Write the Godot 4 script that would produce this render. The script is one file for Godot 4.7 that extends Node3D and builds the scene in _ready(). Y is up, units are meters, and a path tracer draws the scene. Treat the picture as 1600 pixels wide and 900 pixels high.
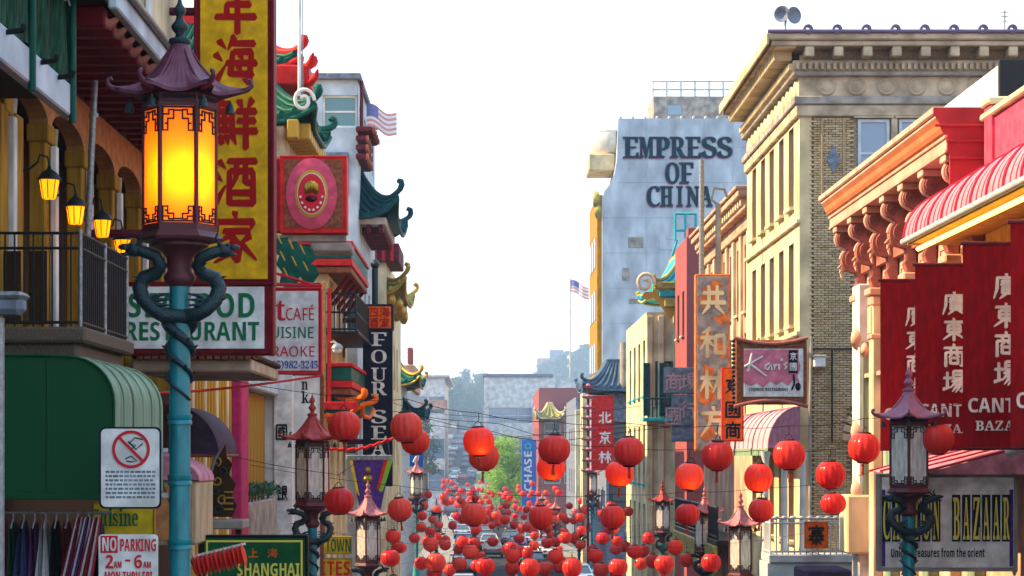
extends Node3D
# A Chinatown street seen down its length with a long lens. The eye is at the origin, the street runs along -z; d = metres along the street.
const F := 3600.0

class MB:
	var v := PackedVector3Array()
	var n := PackedVector3Array()
	var t := Transform3D.IDENTITY
	func tri(a: Vector3, b: Vector3, c: Vector3, na: Vector3, nb: Vector3, nc: Vector3) -> void:
		a = t * a; b = t * b; c = t * c
		na = (t.basis * na).normalized(); nb = (t.basis * nb).normalized(); nc = (t.basis * nc).normalized()
		v.append(a); n.append(na)
		if (c - a).cross(b - a).dot(na + nb + nc) < 0.0:
			v.append(c); v.append(b); n.append(nc); n.append(nb)
		else:
			v.append(b); v.append(c); n.append(nb); n.append(nc)
	func flat(a: Vector3, b: Vector3, c: Vector3, hint: Vector3) -> void:
		var m := (b - a).cross(c - a)
		if m.length_squared() < 1e-14: return
		m = m.normalized()
		if m.dot(hint) < 0.0: m = -m
		tri(a, b, c, m, m, m)
	func quad(a: Vector3, b: Vector3, c: Vector3, d: Vector3, hint: Vector3) -> void:
		flat(a, b, c, hint); flat(a, c, d, hint)
	func box(c: Vector3, s: Vector3, bs := Basis.IDENTITY) -> MB:
		var e := [bs.x * s.x * 0.5, bs.y * s.y * 0.5, bs.z * s.z * 0.5]
		for i in 3:
			var a: Vector3 = e[i]; var p: Vector3 = e[(i + 1) % 3]; var q: Vector3 = e[(i + 2) % 3]
			for k in [-1.0, 1.0]:
				var m: Vector3 = c + a * k
				quad(m - p - q, m + p - q, m + p + q, m - p + q, a * k)
		return self
	# box between x0..x1, y0..y1 and depths d0..d1 along the street
	func ext(x0: float, x1: float, y0: float, y1: float, d0: float, d1: float) -> MB:
		return box(Vector3((x0 + x1) / 2, (y0 + y1) / 2, -(d0 + d1) / 2), Vector3(absf(x1 - x0), absf(y1 - y0), absf(d1 - d0)))
	# box with chamfered edges
	func bev(c: Vector3, s: Vector3, b: float, bs := Basis.IDENTITY) -> MB:
		var h := s * 0.5
		b = minf(b, minf(h.x, minf(h.y, h.z)) * 0.9)
		var P := func(sx: float, sy: float, sz: float, ax: int) -> Vector3:
			var q := Vector3(sx * (h.x - (0.0 if ax == 0 else b)), sy * (h.y - (0.0 if ax == 1 else b)), sz * (h.z - (0.0 if ax == 2 else b)))
			return c + bs * q
		var S := [-1.0, 1.0]
		for k in S:
			quad(P.call(k, -1.0, -1.0, 0), P.call(k, 1.0, -1.0, 0), P.call(k, 1.0, 1.0, 0), P.call(k, -1.0, 1.0, 0), bs.x * k)
			quad(P.call(-1.0, k, -1.0, 1), P.call(1.0, k, -1.0, 1), P.call(1.0, k, 1.0, 1), P.call(-1.0, k, 1.0, 1), bs.y * k)
			quad(P.call(-1.0, -1.0, k, 2), P.call(1.0, -1.0, k, 2), P.call(1.0, 1.0, k, 2), P.call(-1.0, 1.0, k, 2), bs.z * k)
			for l in S:
				quad(P.call(k, l, -1.0, 0), P.call(k, l, 1.0, 0), P.call(k, l, 1.0, 1), P.call(k, l, -1.0, 1), bs.x * k + bs.y * l)
				quad(P.call(k, -1.0, l, 0), P.call(k, 1.0, l, 0), P.call(k, 1.0, l, 2), P.call(k, -1.0, l, 2), bs.x * k + bs.z * l)
				quad(P.call(-1.0, k, l, 1), P.call(1.0, k, l, 1), P.call(1.0, k, l, 2), P.call(-1.0, k, l, 2), bs.y * k + bs.z * l)
				for m in S:
					flat(P.call(k, l, m, 0), P.call(k, l, m, 1), P.call(k, l, m, 2), bs.x * k + bs.y * l + bs.z * m)
		return self
	func bext(x0: float, x1: float, y0: float, y1: float, d0: float, d1: float, b := 0.02) -> MB:
		return bev(Vector3((x0 + x1) / 2, (y0 + y1) / 2, -(d0 + d1) / 2), Vector3(absf(x1 - x0), absf(y1 - y0), absf(d1 - d0)), b)
	# polygon in local xy, from z0 to z1
	func prism(p: PackedVector2Array, z0: float, z1: float, xf := Transform3D.IDENTITY) -> MB:
		var ix := Geometry2D.triangulate_polygon(p)
		var up := xf.basis.z * (1.0 if z1 > z0 else -1.0)
		for i in range(0, ix.size(), 3):
			var a := p[ix[i]]; var b := p[ix[i + 1]]; var c := p[ix[i + 2]]
			flat(xf * Vector3(a.x, a.y, z1), xf * Vector3(b.x, b.y, z1), xf * Vector3(c.x, c.y, z1), up)
			flat(xf * Vector3(a.x, a.y, z0), xf * Vector3(b.x, b.y, z0), xf * Vector3(c.x, c.y, z0), -up)
		var s := -1.0 if Geometry2D.is_polygon_clockwise(p) else 1.0
		for i in p.size():
			var a := p[i]; var b := p[(i + 1) % p.size()]
			var o := Vector3((b - a).y, -(b - a).x, 0) * s
			quad(xf * Vector3(a.x, a.y, z0), xf * Vector3(b.x, b.y, z0), xf * Vector3(b.x, b.y, z1), xf * Vector3(a.x, a.y, z1), xf.basis * o)
		return self
	func tube(p: Array, r, k := 6, caps := true) -> MB:
		var m := p.size()
		var rings := []; var norms := []
		var u := Vector3.ZERO
		for i in m:
			var d: Vector3 = (p[mini(i + 1, m - 1)] - p[maxi(i - 1, 0)]).normalized()
			if u == Vector3.ZERO:
				u = d.cross(Vector3.UP if absf(d.y) < 0.9 else Vector3.RIGHT).normalized()
			u = (u - d * u.dot(d)).normalized()
			var w := d.cross(u)
			var rad: float = r[i] if r is Array else r
			var ring := PackedVector3Array(); var nn := PackedVector3Array()
			for j in k:
				var a := TAU * j / k
				var o := u * cos(a) + w * sin(a)
				ring.append(p[i] + o * rad); nn.append(o)
			rings.append(ring); norms.append(nn)
		for i in m - 1:
			for j in k:
				var l := (j + 1) % k
				tri(rings[i][j], rings[i][l], rings[i + 1][l], norms[i][j], norms[i][l], norms[i + 1][l])
				tri(rings[i][j], rings[i + 1][l], rings[i + 1][j], norms[i][j], norms[i + 1][l], norms[i + 1][j])
		if caps:
			for e in [0, m - 1]:
				var d: Vector3 = p[0] - p[1] if e == 0 else p[m - 1] - p[m - 2]
				for j in k:
					flat(p[e], rings[e][j], rings[e][(j + 1) % k], d)
		return self
	# profile of Vector2(radius, height) turned round local y
	func lathe(q: Array, k: int, xf := Transform3D.IDENTITY, hard := false, a0 := 0.0) -> MB:
		var m := q.size()
		var sn := []
		for i in m - 1:
			var e: Vector2 = q[i + 1] - q[i]
			sn.append(Vector2(e.y, -e.x).normalized())
		for i in m - 1:
			var n0: Vector2 = sn[i]; var n1: Vector2 = sn[i]
			if i > 0 and sn[i].dot(sn[i - 1]) > 0.5: n0 = (sn[i] + sn[i - 1]).normalized()
			if i < m - 2 and sn[i].dot(sn[i + 1]) > 0.5: n1 = (sn[i] + sn[i + 1]).normalized()
			for j in k:
				var c0 := Vector2.from_angle(a0 + TAU * j / k); var c1 := Vector2.from_angle(a0 + TAU * (j + 1) / k)
				var P := func(c: Vector2, w: Vector2) -> Vector3: return xf * Vector3(c.x * w.x, w.y, c.y * w.x)
				var N := func(c: Vector2, w: Vector2) -> Vector3: return xf.basis * Vector3(c.x * w.x, w.y, c.y * w.x)
				if hard:
					var cm := (c0 + c1) / 2
					quad(P.call(c0, q[i]), P.call(c1, q[i]), P.call(c1, q[i + 1]), P.call(c0, q[i + 1]), N.call(cm, sn[i]))
				else:
					if q[i].x > 1e-5:
						tri(P.call(c0, q[i]), P.call(c1, q[i]), P.call(c1, q[i + 1]), N.call(c0, n0), N.call(c1, n0), N.call(c1, n1))
					if q[i + 1].x > 1e-5:
						tri(P.call(c0, q[i]), P.call(c1, q[i + 1]), P.call(c0, q[i + 1]), N.call(c0, n0), N.call(c1, n1), N.call(c0, n1))
		return self
	# smooth surface f(u, v), u and v from 0 to 1
	func surf(f: Callable, nu: int, nv: int) -> MB:
		var P := []; var N := []
		for i in nu + 1:
			var row := PackedVector3Array()
			for j in nv + 1: row.append(f.call(float(i) / nu, float(j) / nv))
			P.append(row)
		for i in nu + 1:
			var row := PackedVector3Array()
			for j in nv + 1:
				var du: Vector3 = P[mini(i + 1, nu)][j] - P[maxi(i - 1, 0)][j]
				var dv: Vector3 = P[i][mini(j + 1, nv)] - P[i][maxi(j - 1, 0)]
				var nn := du.cross(dv)
				row.append(nn.normalized() if nn.length_squared() > 1e-12 else Vector3.UP)
			N.append(row)
		for i in nu:
			for j in nv:
				tri(P[i][j], P[i + 1][j], P[i + 1][j + 1], N[i][j], N[i + 1][j], N[i + 1][j + 1])
				tri(P[i][j], P[i + 1][j + 1], P[i][j + 1], N[i][j], N[i + 1][j + 1], N[i][j + 1])
		return self
	func ball(c: Vector3, r: Vector3, k := 12, m := 8) -> MB:
		var q := []
		for i in m + 1:
			var a := PI * i / m - PI / 2
			q.append(Vector2(maxf(cos(a), 0.0), sin(a)))
		return lathe(q, k, Transform3D(Basis.from_scale(r), c))
	func mesh(off := Vector3.ZERO) -> ArrayMesh:
		var a := []
		a.resize(Mesh.ARRAY_MAX)
		if off != Vector3.ZERO:
			for i in v.size(): v[i] -= off
		a[Mesh.ARRAY_VERTEX] = v; a[Mesh.ARRAY_NORMAL] = n
		var m := ArrayMesh.new()
		if v.size(): m.add_surface_from_arrays(Mesh.PRIMITIVE_TRIANGLES, a)
		return m

var M := {}          # materials
var TX := {}         # textures
var used := {}       # names taken
var rng := RandomNumberGenerator.new()

func mb() -> MB: return MB.new()
func W(px: float, py: float, d: float) -> Vector3: return Vector3((px - 764.0) / F * d, (712.0 - py) / F * d, -d)
func X(px: float, d: float) -> float: return (px - 764.0) / F * d
func Y(py: float, d: float) -> float: return (712.0 - py) / F * d

func numbered(called: String) -> String:
	var k: int = used.get(called, 0)
	used[called] = k + 1
	return called if k == 0 else "%s_%03d" % [called, k]

func thing(called: String, label: String, category: String, at := Vector3.ZERO, group := "") -> Node3D:
	var o := Node3D.new()
	o.name = numbered(called)
	add_child(o)
	o.position = at
	o.set_meta("label", label); o.set_meta("category", category)
	if group: o.set_meta("group", group)
	return o

func world_of(o: Node) -> Vector3:
	var p := Vector3.ZERO
	while o != self and o is Node3D:
		p += (o as Node3D).position
		o = o.get_parent()
	return p

# a part: m is in world coordinates unless the thing stands at the origin
func part(o: Node3D, called: String, m: MB, mat: String) -> MeshInstance3D:
	var i := MeshInstance3D.new()
	i.name = called
	i.mesh = m.mesh(world_of(o))
	i.material_override = M[mat]
	o.add_child(i, true)
	return i

func inst(o: Node3D, called: String, mesh: Mesh, mat: String, xf: Transform3D) -> MeshInstance3D:
	var i := MeshInstance3D.new()
	i.name = called
	i.mesh = mesh
	i.material_override = M[mat]
	o.add_child(i, true)
	i.transform = Transform3D(xf.basis, xf.origin - world_of(o))
	return i

func struct(called: String, m: MB, mat: String) -> MeshInstance3D:
	var i := part(self, numbered(called), m, mat)
	i.set_meta("kind", "structure")
	return i

func copy(o: Node3D, label: String, at: Vector3, turn := 0.0) -> Node3D:
	var c: Node3D = o.duplicate()
	var base := String(o.name)
	if base.substr(base.length() - 3).is_valid_int(): base = base.left(base.length() - 4)
	c.name = numbered(base)
	add_child(c)
	c.position = at; c.rotation.y = turn
	c.set_meta("label", label)
	return c

func noise_tex(key: String, freq: float, oct: int, lo: float, hi: float, type := FastNoiseLite.TYPE_SIMPLEX_SMOOTH, warp := 0.0) -> void:
	var f := FastNoiseLite.new()
	f.noise_type = type; f.frequency = freq; f.fractal_octaves = oct; f.seed = key.hash() % 1000
	if warp > 0.0:
		f.domain_warp_enabled = true; f.domain_warp_amplitude = warp; f.domain_warp_frequency = freq
	var g := Gradient.new()
	g.offsets = PackedFloat32Array([0.15, 0.85]); g.colors = PackedColorArray([Color(lo, lo, lo), Color(hi, hi, hi)])
	var x := NoiseTexture2D.new()
	x.width = 512; x.height = 512; x.seamless = true; x.noise = f; x.color_ramp = g
	TX[key] = x

# linear base colour; tex multiplies it, sc = repeats per metre
func mat(key: String, c: Color, rough := 0.7, tex := "", sc := Vector3(0.5, 0.5, 0.5), o := {}) -> StandardMaterial3D:
	var m := StandardMaterial3D.new()
	m.resource_name = key
	m.albedo_color = c.linear_to_srgb()
	m.roughness = rough
	if tex:
		m.albedo_texture = TX[tex]
		m.uv1_triplanar = true; m.uv1_world_triplanar = not o.has("own"); m.uv1_scale = sc
		if o.has("bump"):
			m.heightmap_enabled = true; m.heightmap_texture = TX[tex]; m.heightmap_scale = o.bump
	if o.has("metal"): m.metallic = o.metal
	if o.has("back"): m.backlight_enabled = true; m.backlight = (o.back as Color).linear_to_srgb()
	if o.has("coat"): m.clearcoat_enabled = true; m.clearcoat = o.coat; m.clearcoat_roughness = 0.15
	if o.has("emit"): m.emission_enabled = true; m.emission = (o.emit as Color).linear_to_srgb(); m.emission_energy_multiplier = o.get("power", 1.0)
	m.metallic_specular = o.get("spec", 0.16)
	M[key] = m
	return m

# height of the ground
const PROF := [[-60.0, -1.7], [0.0, -1.7], [24.0, -2.8], [53.0, -6.1], [75.0, -8.2], [100.0, -8.6], [150.0, -8.4], [200.0, -8.8], [300.0, -8.8], [400.0, -6.5], [500.0, -1.5], [600.0, 5.0], [700.0, 11.0], [900.0, 24.0], [1300.0, 30.0]]
func ground_y(x: float, d: float) -> float:
	var y := -1.7
	for i in PROF.size() - 1:
		if d >= PROF[i][0]:
			var k := clampf((d - PROF[i][0]) / (PROF[i + 1][0] - PROF[i][0]), 0.0, 1.0)
			y = lerpf(PROF[i][1], PROF[i + 1][1], k)
	var hill := clampf((d - 620.0) / 250.0, 0, 1) * clampf((x - 2.0) / 34.0, 0, 1) * 20.0
	return y - 0.1 * clampf(x + 3.6, 0, 14) * clampf(1.0 - (d - 45.0) / 30.0, 0.25, 1.0) + hill
# the street bends to the west and narrows far off: where its line x lies at distance d
func across(x: float, d: float) -> float: return 2.0 - 7.8 * smoothstep(170.0, 430.0, d) + (x - 2.0) * lerpf(1.0, 0.62, smoothstep(180.0, 320.0, d))

func text(o: Node3D, s: String, x0: float, x1: float, y0: float, y1: float, z: float, mat_: String, serif := false, bold := true, called := "lettering") -> MeshInstance3D:
	var f := SystemFont.new()
	f.font_names = PackedStringArray(["Droid Serif" if serif else "Droid Sans"])
	f.font_weight = 700 if bold else 400
	var tm := TextMesh.new()
	tm.text = s; tm.font = f; tm.font_size = 32; tm.pixel_size = 0.01; tm.depth = 0.02; tm.curve_step = 2.0
	var b := tm.get_aabb()
	var i := MeshInstance3D.new()
	i.name = called; i.mesh = tm; i.material_override = M[mat_]
	o.add_child(i, true)
	var sc := Vector3((x1 - x0) / b.size.x, (y1 - y0) / b.size.y, 0.5)
	i.scale = sc
	i.position = Vector3((x0 + x1) / 2, (y0 + y1) / 2, z) - b.get_center() * sc - world_of(o)
	return i

# brush characters: strokes on a 100 x 100 grid, y down
const G := {
	"nian": [[30,4,14,30],[26,18,88,18],[30,44,84,44],[32,44,32,66],[6,68,96,68],[56,18,56,99]],
	"hai": [[14,12,28,26],[6,38,20,50],[6,94,28,62],[50,4,36,28],[44,18,94,18],[46,34,40,78],[46,34,88,34,82,94,70,88],[30,56,98,56],[41,77,90,77],[62,38,68,50],[58,60,65,72]],
	"xian": [[24,4,6,28],[20,14,40,14,34,26],[10,28,44,28],[10,28,10,64],[44,28,44,64],[27,28,27,64],[10,46,44,46],[10,64,44,64],[8,74,2,92],[20,74,20,90],[32,74,35,90],[44,72,52,90],[60,6,67,22],[90,4,80,22],[54,28,97,28],[56,46,95,46],[50,66,99,66],[75,28,75,99]],
	"jiu": [[14,12,28,26],[6,38,20,50],[6,94,28,62],[34,13,98,13],[54,13,54,40,45,62],[74,13,74,54,88,56],[38,32,38,95],[38,32,91,32,91,95],[38,94,91,94],[40,74,89,74]],
	"jia": [[50,0,53,14],[10,18,7,38],[10,20,92,20,84,36],[24,38,80,38],[50,40,14,60],[42,48,62,66,57,96,44,88],[54,58,10,80],[58,72,6,98],[86,46,62,62],[62,60,97,92]],
	"guang": [[50,0,55,12],[12,16,96,16],[16,16,14,60,2,96],[30,30,90,30],[46,22,46,42],[72,22,72,42],[28,42,94,42],[36,50,83,50],[36,50,36,77],[83,50,83,77],[59,42,59,77],[36,63,83,63],[36,77,83,77],[46,80,26,98],[72,80,94,98]],
	"dong": [[8,18,92,18],[50,2,50,99],[24,32,77,32],[24,32,24,62],[77,32,77,62],[24,47,77,47],[24,62,77,62],[48,62,4,94],[52,62,98,94]],
	"shang": [[50,0,50,16],[6,18,94,18],[34,22,40,34],[66,22,60,34],[14,38,14,99],[14,38,87,38,87,97,75,94],[42,42,28,58],[58,42,74,57],[34,62,67,62],[34,62,34,86],[67,62,67,86],[34,86,67,86]],
	"chang": [[4,36,38,36],[21,10,21,80],[2,86,42,74],[48,6,87,6],[48,6,48,38],[87,6,87,38],[48,22,87,22],[48,38,87,38],[40,50,99,50],[58,52,36,78],[52,63,94,63,86,96,76,92],[67,64,44,94],[81,64,58,98]],
	"gong": [[10,28,90,28],[34,4,34,60],[66,4,66,60],[3,60,97,60],[36,68,10,96],[62,68,92,96]],
	"he": [[40,4,10,18],[3,34,52,34],[28,14,28,99],[27,36,2,72],[30,44,52,62],[60,28,94,28],[60,28,60,86],[94,28,94,86],[60,84,94,84]],
	"lin": [[3,30,48,30],[26,4,26,97],[25,32,2,72],[28,40,47,62],[52,30,99,30],[74,4,74,97],[73,32,50,76],[76,34,99,76]],
	"fang": [[50,2,55,16],[6,24,94,24],[44,26,36,60,4,98],[42,48,82,48,75,96,60,90]],
	"bei": [[36,6,36,97],[6,36,36,36],[2,86,36,70],[62,6,62,86,96,86,96,72],[94,28,62,48]],
	"jing": [[50,0,54,12],[8,16,94,16],[28,28,74,28],[28,28,28,52],[74,28,74,52],[28,52,74,52],[50,54,50,97,40,92],[32,64,10,92],[68,64,92,92]],
	"guo": [[10,6,90,6],[10,6,10,97],[90,6,90,97],[10,95,90,95],[24,26,78,26],[28,40,48,40],[28,40,28,56],[48,40,48,56],[28,56,48,56],[24,76,50,70],[58,14,66,60,80,82],[76,44,54,84]],
	"yin": [[26,4,4,34],[26,4,46,26],[14,36,40,36],[8,52,46,52],[27,36,27,90],[4,94,48,88],[58,10,88,10],[58,10,58,94,76,84],[88,10,88,44],[58,27,88,27],[58,44,88,44],[92,54,72,66],[68,50,98,97]],
	"hang": [[30,4,8,26],[34,28,4,56],[22,44,22,97],[48,18,92,18],[42,42,98,42],[76,42,76,97,64,90]],
	"zhai": [[50,0,53,10],[10,14,7,28],[10,16,93,16,87,27],[22,30,79,30],[20,42,81,42],[7,55,93,55],[36,24,36,55],[64,24,64,55],[34,56,6,75],[66,56,95,75],[14,73,86,73],[50,60,50,99],[48,75,22,96],[52,75,81,96]],
	"up": [[46,6,46,86],[48,42,82,42],[4,88,96,88]],
	"si": [[8,14,92,14],[8,14,8,90],[92,14,92,90],[8,88,92,88],[38,14,36,46,22,62],[62,14,62,54,78,56]],
}
func glyph(m: MB, key: String, cx: float, cy: float, size: float, z: float, w := 9.0, sx := 1.0) -> void:
	var k := 0
	for s in G[key]:
		var pts := []
		for i in range(0, s.size(), 2):
			pts.append(Vector2(s[i] - 50.0, 50.0 - s[i + 1]))
		var zz := z + 0.0012 * size * k + 0.003
		k += 1
		for i in pts.size() - 1:
			var a: Vector2 = pts[i]; var b: Vector2 = pts[i + 1]
			var e := (b - a).normalized(); var q := Vector2(-e.y, e.x)
			var tilt := absf(e.x * e.y) > 0.15
			var w0 := w * (0.62 if i == 0 else 0.5); var w1 := w * (0.22 if tilt and i == pts.size() - 2 else 0.5)
			if not tilt: w0 = w * 0.48; w1 = w * 0.58
			var p := PackedVector2Array([a - e * w * 0.25 - q * w0 * 0.6, a - q * w0 + e * w * 0.2, b - q * w1, b + e * w * 0.4 - q * w1 * 0.2, b + q * w1, a + q * w0 + e * w * 0.1])
			var u := PackedVector2Array()
			for c in p: u.append(Vector2(cx + c.x * size / 100.0 * sx, cy + c.y * size / 100.0))
			m.prism(u, z - 0.004, zz + 0.0005 * i)

func bulb_light(o: Node3D, at: Vector3, c: Color, e: float, size: float) -> void:
	var l := OmniLight3D.new()
	l.name = "bulb_light"
	l.light_color = c; l.light_energy = e; l.light_size = size; l.omni_range = 12.0; l.omni_attenuation = 2.0; l.shadow_enabled = true
	o.add_child(l, true)
	l.position = at - world_of(o)

# wall with real openings. a: lower corner, u: unit vector along, length L, height H, nrm outward, openings [u0, v0, u1, v1], depth of the reveal
func wall(m: MB, a: Vector3, u: Vector3, L: float, H: float, nrm: Vector3, op: Array, dep := 0.2, rev: MB = null) -> void:
	var us := [0.0, L]; var vs := [0.0, H]
	for r in op:
		us.append_array([r[0], r[2]]); vs.append_array([r[1], r[3]])
	us.sort(); vs.sort()
	for i in us.size() - 1:
		if us[i + 1] - us[i] < 1e-4: continue
		for j in vs.size() - 1:
			if vs[j + 1] - vs[j] < 1e-4: continue
			var mu: float = (us[i] + us[i + 1]) / 2; var mv: float = (vs[j] + vs[j + 1]) / 2
			var hole := false
			for r in op:
				if mu > r[0] and mu < r[2] and mv > r[1] and mv < r[3]: hole = true
			if hole: continue
			m.quad(a + u * us[i] + Vector3.UP * vs[j], a + u * us[i + 1] + Vector3.UP * vs[j], a + u * us[i + 1] + Vector3.UP * vs[j + 1], a + u * us[i] + Vector3.UP * vs[j + 1], nrm)
	for r in op:
		var p := [a + u * r[0] + Vector3.UP * r[1], a + u * r[2] + Vector3.UP * r[1], a + u * r[2] + Vector3.UP * r[3], a + u * r[0] + Vector3.UP * r[3]]
		var c: Vector3 = (p[0] + p[2]) / 2
		for i in 4:
			var s: Vector3 = p[i]; var e: Vector3 = p[(i + 1) % 4]
			(rev if rev else m).quad(s, e, e - nrm * dep, s - nrm * dep, c - (s + e) / 2)

# a window: frame with bars, pane and sill; c is the middle of the opening on the wall's face
func window(o: Node3D, c: Vector3, u: Vector3, nrm: Vector3, w: float, h: float, dep: float, frame: String, pane: String, sill := "", bars := 1) -> void:
	var bs := Basis(u, Vector3.UP, nrm)
	var q := c - nrm * dep * 0.7
	var f := mb(); var t := minf(0.09, w * 0.1)
	for k in [-1.0, 1.0]:
		f.box(q + u * k * (w / 2 - t / 2), Vector3(t, h, 0.08), bs)
		f.box(q + Vector3.UP * k * (h / 2 - t / 2), Vector3(w - 2 * t, t, 0.076), bs)
	f.box(q, Vector3(w - 2 * t, t * 0.8, 0.07), bs)
	if bars > 1: f.box(q, Vector3(t * 0.6, h - 2 * t, 0.06), bs)
	var fr := part(o, "window", f, frame)
	part(fr, "pane", mb().box(q - nrm * 0.025, Vector3(w - t, h - t, 0.02), bs), pane)
	if sill:
		part(fr, "sill", mb().box(c + nrm * 0.05 - Vector3.UP * (h / 2 + 0.06), Vector3(w + 0.2, 0.1, 0.2), bs), sill)

func _ready() -> void:
	rng.seed = 7
	var cam := Camera3D.new()
	cam.name = "camera"
	add_child(cam)
	cam.projection = Camera3D.PROJECTION_FRUSTUM
	cam.near = 0.5; cam.far = 4000.0
	cam.size = 900.0 / F * cam.near
	cam.frustum_offset = Vector2(36.0 / F, 262.0 / F) * cam.near
	cam.current = true
	var we := WorldEnvironment.new()
	we.name = "world"
	var e := Environment.new()
	var sm := ProceduralSkyMaterial.new()
	sm.sky_top_color = Color(0.66, 0.78, 0.9); sm.sky_horizon_color = Color(0.95, 0.96, 0.965); sm.sky_curve = 0.16
	sm.ground_bottom_color = Color(0.35, 0.35, 0.36); sm.ground_horizon_color = Color(0.8, 0.85, 0.9)
	sm.sky_energy_multiplier = 1.0
	var sky := Sky.new()
	sky.sky_material = sm
	e.background_mode = Environment.BG_SKY; e.sky = sky
	e.background_energy_multiplier = 1.0
	e.tonemap_mode = Environment.TONE_MAPPER_LINEAR
	e.tonemap_exposure = 2.65
	e.sdfgi_enabled = true; e.ssao_enabled = true; e.ssil_enabled = true
	e.fog_enabled = true; e.fog_density = 0.00022; e.fog_light_color = Color(0.72, 0.86, 1.0)
	e.volumetric_fog_enabled = true; e.volumetric_fog_density = 0.0
	we.environment = e
	add_child(we)
	var sun := DirectionalLight3D.new()
	sun.name = "sun"
	sun.light_energy = 1.6; sun.light_color = Color(1.0, 0.87, 0.66); sun.light_angular_distance = 0.5; sun.shadow_enabled = true
	sun.sky_mode = DirectionalLight3D.SKY_MODE_LIGHT_ONLY
	add_child(sun)
	sun.look_at_from_position(Vector3(-cos(0.63) * cos(0.07), sin(0.63), -cos(0.63) * sin(0.07)) * 100.0, Vector3.ZERO)
	make_textures()
	make_materials()
	build_ground()
	build_left()
	build_right()
	build_far()
	build_lamps()
	build_lanterns()
	build_cars()
	build_small()

func make_textures() -> void:
	noise_tex("fine", 0.06, 4, 0.72, 1.0)
	noise_tex("blotch", 0.01, 5, 0.72, 1.0, FastNoiseLite.TYPE_SIMPLEX_SMOOTH, 20.0)
	noise_tex("soft", 0.01, 4, 0.8, 1.0)
	noise_tex("patch", 0.02, 5, 0.25, 1.0, FastNoiseLite.TYPE_SIMPLEX_SMOOTH, 30.0)
	noise_tex("cell", 0.05, 2, 0.6, 1.0, FastNoiseLite.TYPE_CELLULAR)

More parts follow.
